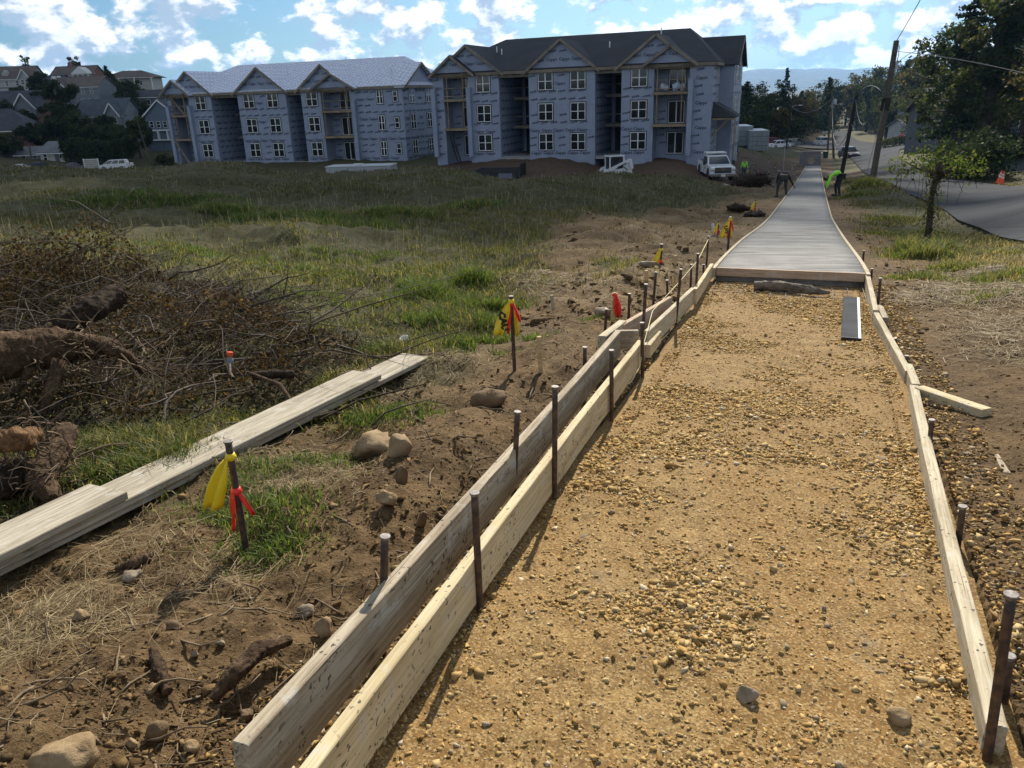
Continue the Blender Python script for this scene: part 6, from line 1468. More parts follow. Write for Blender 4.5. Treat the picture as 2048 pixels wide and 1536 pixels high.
def car(name, label, loc, ang, pnt, L_=4.6, W_=1.8, H=1.5, kind='sedan', group=None, z=0):
    root = thing(name, label, 'car' if name != 'minivan' else 'van', loc, ang, group); h = L_/2; gc = .2; belt = H*.62
    body = [(-h, gc+.15), (-h+.05, belt*.92), (-h+.25, belt), (h*.42, belt), (h*.92, belt*.82), (h, belt*.62), (h, gc+.1), (h-.15, gc), (-h+.2, gc)]
    loft(body, W_/2, .08).build('body', pnt, root, bevel=.05, seg=2)
    if kind == 'sedan': gp = [(-h*.78, belt-.02), (-h*.42, H), (h*.08, H), (h*.46, belt-.02)]
    elif kind == 'suv': gp = [(-h*.97, belt-.02), (-h*.84, H), (h*.12, H), (h*.46, belt-.02)]
    else: gp = [(-h*.97, belt-.02), (-h*.88, H), (h*.22, H), (h*.66, belt-.06)]
    loft([(x*1.0, z_) for x, z_ in gp], W_/2-.06, .16).build('roof', pnt, root, bevel=.04, seg=2)
    xb0, xt0, xt1, xb1 = gp[0][0], gp[1][0], gp[2][0], gp[3][0]; yw = W_/2-.06
    def lerp(a, b, t): return a+(b-a)*t
    for sg in (-1, 1):
        nw = 3 if kind != 'sedan' else 2
        for k in range(nw):
            u0, u1 = (k+.06)/nw, (k+.94)/nw; zb_, zt_ = belt+.03, H-.09; f0 = (zb_-belt)/(H-belt); f1 = (zt_-belt)/(H-belt)
            X0b, X1b = lerp(xb0, xt0, f0)+.08, lerp(xb1, xt1, f0)-.08; X0t, X1t = lerp(xb0, xt0, f1)+.08, lerp(xb1, xt1, f1)-.08
            yb = sg*(yw-.005+.012); yt = sg*(yw-.13+.012)
            vs = [(lerp(X0b, X1b, u0), yb, zb_), (lerp(X0b, X1b, u1), yb, zb_), (lerp(X0t, X1t, u1), yt, zt_), (lerp(X0t, X1t, u0), yt, zt_)]
            MB().slab(vs if sg < 0 else vs[::-1], .012).build('side_window', M_CGLASS, root)
    for nm, xa, xc in (('windshield', xb1, xt1), ('rear_window', xb0, xt0)):
        s2 = 1 if nm == 'windshield' else -1; a, b = .12, .88; 
        vs = [(lerp(xb, xt, t)+s2*.03, y, lerp(belt, H, t)+.015) for t, y, xb, xt in ((a, -yw+.12, xa, xc), (a, yw-.12, xa, xc), (b, yw-.2, xa, xc), (b, -yw+.2, xa, xc))]
        MB().slab(vs if s2 > 0 else vs[::-1], .012).build(nm, M_CGLASS, root)
    for x in (-h*.62, h*.62):
        for y in (-W_/2+.1, W_/2-.1): wheel(root, x, y, .33, .22)
    for y in (-W_/2+.3, W_/2-.3):
        MB().box((h-.04, y, belt*.72), (.1, .36, .15)).build('headlight', M_LAMP, root, bevel=.02); MB().box((-h+.02, y*1.05, belt*.82), (.08, .26, .2)).build('tail_light', M_RLAMP, root)
        MB().box((h*.36, y*1.55, belt+.08), (.1, .18, .13)).build('mirror', pnt, root)
    MB().box((h-.01, 0, belt*.60), (.06, W_*.42, .2)).build('grille', M_PLAST, root); MB().box((h+.01, 0, gc+.17), (.08, W_*.82, .14)).build('bumper', pnt, root, bevel=.02)
    return root
def pickup(loc, ang, label):
    root = thing('pickup_truck', label, 'truck', loc, ang); W_ = 2.03; h = 2.95
    loft([(-h, .62), (-h, 1.36), (-1.0, 1.36), (-1.0, 1.28), (1.35, 1.28), (2.7, 1.20), (2.86, 1.12), (2.86, .62), (2.5, .5), (-2.6, .5)], W_/2, .06).build('body', PT_WHITE, root, bevel=.05, seg=2)
    loft([(-1.05, 1.2), (-.85, 1.9), (.55, 1.92), (1.45, 1.24)], W_/2-.06, .16).build('cab_roof', PT_WHITE, root, bevel=.05, seg=2)
    MB().b(-2.8, -1.12, -.84, .84, 1.362, 1.372).build('bed_floor', M_PLAST, root)
    yw = W_/2-.06
    vs = [(1.40, -yw+.12, 1.33), (1.40, yw-.12, 1.33), (.68, yw-.24, 1.86), (.68, -yw+.24, 1.86)]; MB().slab(vs, .012).build('windshield', M_CGLASS, root)
    for sg in (-1, 1):
        for x0, x1, t0, t1 in ((-.85, .12, -.72, .12), (.2, 1.22, .2, .55)):
            vs = [(x0, sg*(yw-.0), 1.33), (x1, sg*(yw-.0), 1.33), (t1, sg*(yw-.115), 1.83), (t0, sg*(yw-.115), 1.83)]; MB().slab(vs if sg < 0 else vs[::-1], .012).build('side_window', M_CGLASS, root)
        MB().box((2.84, sg*.80, 1.03), (.12, .36, .24)).build('headlight', M_LAMP, root, bevel=.03)
        MB().box((1.12, sg*(W_/2+.16), 1.42), (.14, .22, .32)).build('mirror', M_PLAST, root, bevel=.03)
        MB().box((.1, sg*(W_/2+.005), 1.15), (.2, .02, .04)).b(-.92, -.9, sg*W_/2-.012, sg*W_/2+.012, .62, 1.28).b(.16, .18, sg*W_/2-.012, sg*W_/2+.012, .62, 1.28).build('door_handle', M_PLAST, root)
        MB().box((.66, sg*(W_/2+.004), .98), (.22, .012, .2)).build('door_emblem', mk('green_emblem', (.05, .16, .07), (.02, .05, .09), 9, .5), root)
        for x in (-1.85, 1.85): wheel(root, x, sg*(W_/2-.14), .40, .27); 
        for x in (-1.85, 1.85): MB().tube([(x, sg*(W_/2+.006), .55), (x, sg*(W_/2-.1), .55)], .52, 18).build('wheel_arch', M_PLAST, root)
    MB().b(2.86, 2.91, -.66, .66, .98, 1.16).b(2.86, 2.91, -.66, .66, .72, .92).build('grille', M_PLAST, root, bevel=.01)
    MB().b(2.87, 2.93, -.98, .98, .92, .98).b(2.87, 2.92, -.62, .62, 1.06, 1.09).box((2.93, 0, 1.0), (.03, .22, .09)).build('grille_bar', M_CHROME, root)
    MB().b(2.86, 3.02, -1.0, 1.0, .44, .70).build('bumper', M_CHROME, root, bevel=.04); MB().b(3.02, 3.03, -.17, .17, .46, .62).build('license_plate', M_WHITE, root)
    MB().b(-1.2, .1, -.82, .82, 2.06, 2.14).b(-1.15, -1.09, -.8, -.74, 1.35, 2.07).b(-1.15, -1.09, .74, .8, 1.35, 2.07).b(-.0, .06, -.8, -.74, 1.85, 2.07).b(-.0, .06, .74, .8, 1.85, 2.07).build('ladder_rack', M_WHITE, root)
    return root
g = GX(1430, 65); pickup(g, R(-93), 'white pickup truck with roof rack parked on the bare dirt')
def az_ang(az): return R(90-az)
def skid():
    g = GX(1229, 65); g[2] = P(1229, 362, 65)[2]; root = thing('skid_steer', 'white skid-steer loader half hidden behind the grass rise', 'loader', g, R(196)); 
    W_ = .75
    loft([(-1.35, .45), (-1.35, 1.35), (-1.0, 1.5), (-.5, 1.05), (.75, .95), (.85, .4), (-1.0, .35)], .62, .05).build('body', PT_WHITE, root, bevel=.04)
    MB().b(-.55, .62, -.45, .45, 1.0, 1.95).build('cab_glass', M_CGLASS, root)
    c = MB(); 
    for x in (-.58, .64):
        for y in (-.48, .48): c.b(x-.05, x+.05, y-.05, y+.05, .95, 2.0)
    c.b(-.68, .74, -.53, .53, 2.0, 2.1); c.build('cab_frame', PT_WHITE, root, bevel=.02)
    for y in (-.72, .72):
        MB().bar((-1.25, y, 1.0), (-1.05, y, 1.75), .14, .26).bar((-1.1, y, 1.72), (.9, y, .95), .12, .24).bar((.85, y, 1.0), (1.25, y, .4), .12, .22).build('lift_arm', PT_WHITE, root)
        MB().bar((-.7, y*1.09, 1.47), (.1, y*1.09, 1.16), .012, .09).build('arm_print', M_PLAST, root)
        MB().bar((-.9, y*.92, .9), (-.3, y*.92, 1.35), .07, .07).build('hydraulic_ram', M_CHROME, root)
        for x in (-.62, .55): wheel(root, x, y, .40, .28)
    MB().prism([(1.2, .08), (1.85, .05), (1.95, .1), (1.4, .22), (1.25, .65), (1.15, .65)], 'y', -.9, .9).build('bucket', M_PLAST, root)
skid()
def dumpster_black():
    g = P(1002, 362, 67); root = thing('dumpster', 'black open-top roll-off dumpster half hidden by grass before the dark-roofed block', 'dumpster', g, R(-14))
    w_, d, h = 4.0, 2.2, 1.05; t = .06; pm = mk('dumpster_steel', (.020, .021, .024), (.035, .035, .038), 4, .6)
    for b_ in ((-w_/2, w_/2, -d/2, -d/2+t, 0, h), (-w_/2, w_/2, d/2-t, d/2, 0, h), (-w_/2, -w_/2+t, -d/2+t, d/2-t, 0, h)): MB().b(*b_).build('side', pm, root)
    MB().b(w_/2-t, w_/2, -d/2+t, d/2-t, 0, h+.45).build('tailgate', pm, root); MB().b(-w_/2, w_/2, -d/2+t, d/2-t, 0, t).build('floor', pm, root)
    for i in range(8): x = -w_/2+.3+i*.48; MB().b(x-.04, x+.04, -d/2-.08, -d/2, 0, h-.02).build('rib', pm, root)
    for k in range(5): x = w_/2+.01; y = -d/2+.25+k*.42; MB().b(x, x+.06, y-.03, y+.03, .05, h+.42).build('rib', pm, root)
    MB().b(.1, 1.3, -d/2-.1, -d/2-.085, .3, .75).build('sign_plate', mk('grey_plate', (.15, .17, .22), rough=.5), root)
dumpster_black()
def dumpster_white():
    g = P(727, 369, 70); root = thing('covered_trailer', 'low white flat-topped trailer behind the grass before the silvery-roofed block', 'trailer', g, R(-7)); w_, d, h = 5.9, 2.4, 1.65
    pm = mk('pale_panel', (.36, .38, .41), (.42, .44, .46), 2, .5)
    MB().b(-w_/2, w_/2, -d/2, d/2, .45, h).build('body', pm, root, bevel=.02); MB().b(-w_/2-.06, w_/2+.06, -d/2-.06, d/2+.06, h+.003, h+.08).build('lid', mk('trailer_lid', (.48, .49, .50), (.42, .43, .45), 2, .6), root, bevel=.02)
    for i in range(7): x = -w_/2+.4+i*.85; MB().b(x-.03, x+.03, -d/2-.04, -d/2, .5, h-.03).build('rib', pm, root)
    MB().box((-.2, -.3, h+.16), (.8, .4, .12)).build('hatch', M_WHITE, root)
    for x in (-.6, .6): wheel(root, x, -d/2+.1, .33, .2); wheel(root, x, d/2-.1, .33, .2)
dumpster_white()
# shipping containers
def container(px, z, label, ang):
    g = GX(px, z); root = thing('shipping_container', label, 'container', g, R(ang), group='shipping containers'); w_, d, h = 2.44, 6.06, 2.6; pm = mk('container_paint', (.23, .27, .29), (.29, .33, .35), 3, .55)
    MB().b(-w_/2+.05, w_/2-.05, .06, d-.05, .12, h-.02).build('shell', pm, root)
    MB().b(-w_/2, w_/2, .02, d, h-.015, h+.03).build('roof', mk('container_roof', (.42, .45, .47), (.36, .38, .40), 2, .5), root)
    for sg in (-1, 1):
        for i in range(19): y = .25+i*.30; MB().b(sg*(w_/2-.05), sg*(w_/2-.01), y, y+.15, .16, h-.08).build('corrugation', pm, root)
        MB().b(sg*w_/2-.06*(sg > 0), sg*w_/2+.06*(sg < 0), 0, .06, 0, h).build('corner_post', pm, root)
        MB().b(sg*.03, sg*(w_/2-.08), -.0, .055, .14, h-.06).build('door', pm, root)
        for k in (.35, .85): MB().tube([(sg*k, -.03, .12), (sg*k, -.03, h-.1)], .022, 6).build('lock_bar', M_CHROME, root)
    for z_ in (.75, 1.3, 1.9): MB().b(-w_/2+.1, w_/2-.1, -.014, -.001, z_-.02, z_+.02).build('door_rail', M_PLAST, root)
container(1485, 103, 'left grey-green shipping container beside the dark-roofed block', -8); container(1517, 101, 'right grey-green shipping container beside the dark-roofed block', -8)
# cars on the right
PK = 'parked cars beyond the grass'
car('car', 'maroon car with bright windshield coming along the road', GX(1697, 116), R(-92), PT_MAROON, 4.5, 1.85, 1.62, 'suv')
car('minivan', 'pale van stopped at the far junction', GX(1641, 180), R(88), PT_WHITE, 4.8, 1.95, 1.95, 'van')
car('car', 'silver parked car nearest the far junction pole', GX(1565, 165), R(20), PT_SILVER, group=PK); car('car', 'grey parked car behind the silver ones', GX(1580, 172), R(25), PT_GREY, group=PK)
car('car', 'dark red parked car right of the shipping containers', GX(1548, 172), R(15), PT_RED, kind='suv', group=PK); car('car', 'white parked car in front of the silver one', GX(1558, 155), R(18), PT_WHITE, group=PK); car('car', 'black parked car right of the parked silver one', GX(1590, 178), R(30), PT_BLACK, group=PK)
# cars on the left street
LSt = 'cars along the left street'
def gl(px, py, z): return P(px, py, z)
car('minivan', 'white minivan beside the hedge on the left street', gl(230, 339, 143), R(186), PT_WHITE, 5.1, 1.95, 1.75, 'van', LSt)
car('car', 'maroon car with glinting roof left of the board sign', gl(155, 341, 143), R(10), PT_MAROON, 4.6, 1.8, 1.5, 'sedan', LSt)
car('car', 'black car before the small beige house', gl(86, 341, 143), R(-10), PT_BLACK, 4.4, 1.8, 1.5, 'suv', LSt)
car('car', 'white car mostly hidden by the field grass at far left', gl(46, 345, 140), R(5), PT_WHITE, 4.5, 1.8, 1.45, 'sedan', LSt)
# ------------------------------------------------------------------ poles and wires
M_POLE = bark_mat('pole_wood', (.085, .068, .052), (.15, .125, .10)); M_POLED = bark_mat('dark_pole_wood', (.030, .026, .022), (.055, .047, .040))
M_CABLE = mk('cable', (.10, .10, .10), rough=.5); M_CABLEL = mk('bright_cable', (.20, .195, .18), rough=.7); M_GALV = mk('galvanised', (.38, .40, .42), rough=.45, metal=.5)
def pole(bpx, tpx, z, r0, r1, label, mat=M_POLE, zt=None, extra=None):
    f = P(*bpx, z); t = P(*tpx, zt or z*.985); root = thing('utility_pole', label, 'pole', f); e = Vector(t-f); ax = e.normalized()
    K = 10; MB().tube([-ax*.6]+[e*i/K for i in range(K+1)], [r0]+[r0+(r1-r0)*i/K for i in range(K+1)], 14).build('shaft', mat, root, smooth=True)
    if extra: extra(root, e, ax)
    return np.array(f), np.array(t)
def ex_near(root, e, ax):
    p = e*.83; MB().box(p+Vector((.14, -.12, 0)), (.12, .12, .35)).build('bracket', M_GALV, root)
    MB().tube([e*.52, e*.6], .21, 14).build('splice_band', M_POLED, root); MB().tube([e*.97+Vector((.17, 0, 0)), e*.9+Vector((.2, -.05, 0)), e*.86+Vector((.16, -.05, 0)), e*.78+Vector((.19, 0, 0))], .02, 6).build('ground_wire', M_CABLE, root)
pA = pole((1744,366), (1793,82), 38, .15, .125, 'near leaning utility pole with a bare top beside the road', M_POLE, 37.0, ex_near)
def ex_tr(root, e, ax):
    MB().tube([e*.86+Vector((.35, -.1, -.35)), e*.86+Vector((.35, -.1, .35))], .26, 12).build('transformer', M_GALV, root)
    MB().tube([e*.8, e*.8+Vector((1.0, -.1, .2)), e*.8+Vector((1.9, -.1, .15))], .03, 6).build('arm', M_GALV, root)
pB = pole((1667,310), (1664,186), 118, .17, .12, 'upright utility pole with transformer near the junction', M_POLE, 116, ex_tr)
pC = pole((1684,344), (1714,185), 62, .17, .12, 'dark leaning utility pole left of the road', M_POLED, 60)
pD = pole((1655,302), (1661,224), 125, .15, .12, 'shorter thin pole left of the transformer pole', M_POLE, 123)
def ex_lamp(root, e, ax):
    MB().tube([e*.72, e*.72+Vector((.8, -.1, .25)), e*.72+Vector((1.6, -.1, .3))], .035, 6).build('lamp_arm', M_GALV, root); MB().box(e*.72+Vector((1.8, -.1, .27)), (.6, .22, .14)).build('lamp_head', M_WHITE, root, bevel=.03)
pE = pole((1573,290), (1586,184), 150, .16, .12, 'pole with street lamp arm by the parked cars', M_POLED, 148, ex_lamp)
pF = pole((66,336), (58,288), 146, .17, .13, 'short pole with white cap before the small houses at left', M_POLE, 145)
pG = pole((303,333), (268,222), 150, .12, .09, 'slim leaning pole before the lower hillside trees', M_POLE, 148)
def wire(a, b, sag, r, label, mat=M_CABLE, n=18):
    a, b = np.array(a), np.array(b); q = [a+(b-a)*t-np.array([0, 0, sag*4*t*(1-t)]) for t in np.linspace(0, 1, n)]
    c0 = Vector(q[0]); o = MB().tube([Vector(p)-c0 for p in q], r, 5).build('wire', mat, loc=c0, smooth=True); tag(o, label, 'wire', 'overhead wires')
wire(pA[1], P(1862, -40, 30), .05, .018, 'guy line rising from the top of the near leaning pole', M_CABLE)
wire(pA[0]+(pA[1]-pA[0])*.93, P(2120, 165, 30), -.15, .015, 'service wire from near pole sloping down to the right edge', M_CABLEL)
wire(pA[0]+(pA[1]-pA[0])*.80, P(1870, 112, 36), -.5, .014, 'arched cable leaving the near pole bracket toward the trees', M_CABLEL)
up = lambda p, t: p[0]+(p[1]-p[0])*t
wire(up(pE, .74), up(pB, .92), 1.6, .025, 'sagging wire between street lamp pole and transformer pole', M_CABLEL)
wire(up(pB, .88), up(pC, .60), 3.6, .03, 'loose drooping cable from transformer pole to the dark pole', M_CABLEL)
wire(up(pB, .55), up(pC, .48), 2.6, .028, 'lower drooping cable between transformer pole and dark pole', M_CABLEL)
wire(up(pC, .92), P(1752, 205, 50), 1.6, .018, 'looping cable hanging right of the dark pole', M_CABLEL)
wire(up(pC, .96), P(1762, 182, 50), -.5, .018, 'arched upper cable right of the dark pole', M_CABLEL)
wire(up(pC, .62), P(1750, 225, 50), 1.0, .016, 'small looped cable low on the dark pole', M_CABLEL)
wire(up(pA, .62), P(1732, 350, 36), .02, .012, 'thin guy wire down the left side of the near pole', M_CABLE)
# signs ---------------------------------------------------------------
def sign_post(px, py, z, h, shape, mat, label, name='road_sign', plate=.75, extra=None, face=0):
    g = P(px, py, z); root = thing(name, label, 'sign', g, R(face)); MB().tube([(0, 0, -.3), (0, 0, h)], .035, 8).build('post', M_GALV, root)
    n = 8 if shape == 'oct' else 20; pts = [(plate/2*math.cos(2*math.pi*(k+.5)/n), h-plate*.45+plate/2*math.sin(2*math.pi*(k+.5)/n)) for k in range(n)]
    MB().prism(pts, 'y', -.06, -.04).build('plate', mat, root)
    if extra: extra(root, h)
    return root
M_RED = mk('sign_red', (.42, .035, .03), rough=.4); M_GREEN = mk('sign_green', (.02, .16, .07), rough=.4)
def ex_stop(root, h):
    me = text_mesh('STOP', .26, M_WHITE, 'lettering', .006); o = link('lettering', me, root, (0, -.068, h-.34), (R(90), 0, 0)); MB().b(-.45, .45, -.05, -.03, h+.1, h+.28).build('street_name_plate', M_GREEN, root)
sign_post(1800, 294, 125, 2.2, 'oct', M_RED, 'red octagonal stop sign with green street plate by the hedge', 'stop_sign', .8, ex_stop)
sign_post(1645, 290, 170, 2.9, 'oct', M_GALV, 'back of an octagonal sign beside the pale van', 'road_sign', .85)
def board_sign():
    g = P(186, 343, 138); root = thing('board_sign', 'white framed board sign with rows of panels on the left street', 'sign', g, R(2))
    for x in (-1.25, 1.25): MB().b(x-.08, x+.08, -.08, .08, -.4, 2.25).build('post', M_WHITE, root)
    MB().b(-1.25, 1.25, -.06, .06, 2.0, 2.15).build('top_bar', M_WHITE, root); pm = mk('sign_panel', (.46, .45, .38), (.40, .40, .36), 3, .6)
    for k in range(4): MB().b(-1.1, 1.1, -.05, .05, .55+k*.36, .85+k*.36).build('panel', pm, root)
board_sign()
g = P(266, 341, 140); root = thing('mailbox', 'small white box on a post right of the white minivan', 'mailbox', g); MB().tube([(0, 0, -.3), (0, 0, .9)], .05, 8).build('post', M_WHITE, root); MB().box((0, 0, 1.15), (.5, .4, .55)).build('box', M_WHITE, root, bevel=.05)
# cones ---------------------------------------------------------------
M_ORANGE = mk('cone_orange', (.80, .11, .03), rough=.45)
def cone(loc, label, tilt=0):
    root = thing('traffic_cone', label, 'cone', loc, group='orange traffic cones'); root.rotation_euler = (0, tilt, 0); root.scale = (.82, .82, .82)
    MB().b(-.19, .19, -.19, .19, 0, .04).build('base', M_ORANGE, root, bevel=.01); f = lambda z: .15-.118*(z-.04)/.82
    MB().lathe([(f(.04), .04), (f(.42), .42)], 16).build('body', M_ORANGE, root); MB().lathe([(f(.42), .4203), (f(.53), .53)], 16).build('white_band', M_WHITE, root); MB().lathe([(f(.53), .5303), (f(.60), .60)], 16).build('body', M_ORANGE, root); MB().lathe([(f(.60), .6003), (f(.70), .70)], 16).build('white_band', M_WHITE, root); MB().lathe([(f(.70), .7003), (f(.86), .86)], 16).build('tip', M_ORANGE, root)
g = GX(1996, 43); cone(g, 'left traffic cone, slightly tilted, at the road edge', R(7)); g = GX(2003, 42.4); cone(g, 'right traffic cone standing straight at the road edge')
# headwall at the end of the walk ---------------------------------------
f = path_pt(S_END+1.2, -.35, 0); root = thing('concrete_headwall', 'grey concrete headwall with a round opening at the end of the walk', 'wall', f, R(-5)); m = MB(); pts = []
w_, h = 2.5, 1.7; n = 24; hole = [(.1+.42*math.cos(2*math.pi*k/n), .72+.36*math.sin(2*math.pi*k/n)) for k in range(n)]
def edge(a): 
    c, s_ = math.cos(a), math.sin(a); cx, cy_ = .1, .72; t = min(((w_/2-cx) if c > 0 else (-w_/2-cx))/c if abs(c) > 1e-6 else 9e9, ((h-cy_) if s_ > 0 else (-.4-cy_))/s_ if abs(s_) > 1e-6 else 9e9); return (cx+c*t, cy_+s_*t)
out = [edge(2*math.pi*k/n) for k in range(n)]
for y, fl in ((0, 1), (.3, -1)):
    for k in range(n): k2 = (k+1) % n; m.quad((*out[k][:1], y, out[k][1]), (out[k2][0], y, out[k2][1]), (hole[k2][0], y, hole[k2][1]), (hole[k][0], y, hole[k][1]))
for ring in (out, hole):
    for k in range(n): k2 = (k+1) % n; m.quad((ring[k][0], 0, ring[k][1]), (ring[k2][0], 0, ring[k2][1]), (ring[k2][0], .3, ring[k2][1]), (ring[k][0], .3, ring[k][1]))
m.build('wall', mk('old_concrete', (.20, .20, .20), (.27, .27, .26), 2, .85, .2), root); MB().b(-w_/2-.03, w_/2+.03, -.05, .35, h+.003, h+.12).build('cap', mk('old_concrete_cap', (.25, .25, .245), rough=.85), root)
# small yard things -----------------------------------------------------
g = GX(1519, 66); root = thing('bollard', 'red marker post standing in the yard right of the pickup', 'post', g); MB().tube([(0, 0, -.2), (0, 0, .95), (0, 0, 1.0)], [.11, .11, .07], 12).build('post', mk('faded_red', (.30, .025, .022), (.20, .02, .02), 4, .6), root, smooth=False); MB().tube([(0, 0, 1.0), (0, 0, 1.22)], [.03, .03], 8).build('rod', M_RED, root)
g = GX(1650, 118); root = thing('waste_bin', 'small dark wheeled bin on the grass by the junction poles', 'bin', g); MB().prism([(-.28, 0), (.28, 0), (.34, .95), (-.34, .95)], 'y', -.3, .3).build('body', mk('bin_green', (.02, .045, .03), rough=.5), root); MB().b(-.37, .37, -.34, .34, .953, 1.02).build('lid', M_PLAST, root, bevel=.02)
g = GX(1466, 88); root = thing('machine', 'upright dark and white site machine at the dark-roofed block corner', 'machine', g); MB().b(-.45, .45, -.4, .4, .25, 1.5).build('housing', mk('machine_dark', (.03, .05, .04), rough=.5), root, bevel=.05); MB().tube([(0, 0, 1.5), (0, 0, 2.3)], [.36, .28], 14).build('drum', M_WHITE, root); wheel(root, -.3, -.42, .25, .12); wheel(root, .3, -.42, .25, .12)
g = GX(1565, 76); root = thing('pipe_riser', 'thin grey pipe riser standing in the yard left of the walk', 'pipe', g); MB().tube([(0, 0, -.2), (0, 0, 2.6)], .06, 8).build('pipe', M_GALV, root); MB().box((0, 0, 2.65), (.22, .18, .2)).build('cap', M_GALV, root, bevel=.03); MB().tube([(.9, .1, -.1), (.9, .1, 1.2)], .035, 6).build('side_pipe', M_GALV, root)
# uprooted stump heap
def stump(px, z, s_, label, seed, n=120):
    g = GX(px, z); r = np.random.default_rng(seed); root = thing('uprooted_stump', label, 'stump', g)
    v = stone_variants(1, .2, 3, seed)[0]; v = v*(1+.35*np.array([mnoise.noise(Vector(p*2.2)) for p in v])[:, None])*np.array([1.5, .9, .62])*s_; v[:, 2] += .35*s_
    link('root_ball', np_mesh('root_ball', v, ICO3F, BK2, True), root); m = MB()
    for k in range(n):
        a = r.uniform(0, 6.28); b = r.uniform(-.1, 1.2); d = Vector((math.cos(a)*math.cos(b)*1.5, math.sin(a)*math.cos(b)*.9, math.sin(b)*.7+.3))*s_; L_ = r.uniform(.2, .9)*s_; q = [d*.8]
        for t in range(3): q.append(q[-1]+(d.normalized()*.6+Vector(r.normal(0, .5, 3))+Vector((0, 0, -.2*t))).normalized()*L_/3)
        m.tube(q, [.05*s_, .035*s_, .02*s_, .006*s_], 5)
    m.build('roots', BK2, root, smooth=True, fix=False)
stump(1502, 52, 1.05, 'dark uprooted stump heap near the standing worker', 5); stump(1475, 26, .28, 'small dark root heap in the bare soil left of the walk', 8, 60); stump(1510, 22.5, .20, 'little root clump beside the farthest flagged stake', 9, 50)
# pale rubble in the yard
r = np.random.default_rng(8); n = 500; rr = r.uniform(60, 108, n); a = np.radians(r.uniform(15.5, 20.6, n)); x, y = rr*np.sin(a), rr*np.cos(a)
tag(link('rubble', scatter_stones('rubble', np.stack([x, y, ground_h(x, y)+.02], 1), np.clip(r.lognormal(math.log(.16), .5, n), .06, .6), stone_cols(n, r, [(.34, .32, .30), (.22, .20, .18), (.16, .12, .09)], [.4, .3, .3]), MAT_STONE_MIX, 8)), 'grey stone rubble scattered over the yard beyond the pickup', 'rubble', kind='stuff')

# ------------------------------------------------------------------ people
M_SKIN = mk('skin', (.32, .19, .13), (.36, .22, .15), 8, .55); M_NEON = mk('neon_shirt', (.34, .88, .06), (.28, .74, .05), 5, .7); M_BLACKC = mk('black_cloth', (.014, .014, .018), (.024, .024, .028), 8, .85); M_JEAN = mk('denim', (.045, .055, .080), (.07, .08, .11), 8, .85); M_BOOT = mk('boots', (.04, .03, .022), rough=.7); M_HAT = mk('dark_hat', (.03, .03, .032), rough=.8)
def skinned(name, verts, edges, radii, mat, parent, root_i=0, sub=2):
    me = bpy.data.meshes.new(name); me.from_pydata([tuple(v) for v in verts], edges, []); me.materials.append(mat)
    o = link(name, me, parent); o.modifiers.new('skin', 'SKIN'); sv = me.skin_vertices[0].data
    for i, r_ in enumerate(radii): sv[i].radius = r_ if isinstance(r_, tuple) else (r_, r_); sv[i].use_root = (i == root_i)
    ss = o.modifiers.new('sub', 'SUBSURF'); ss.levels = sub; ss.render_levels = sub
    o.modifiers['skin'].use_smooth_shade = True
    return o
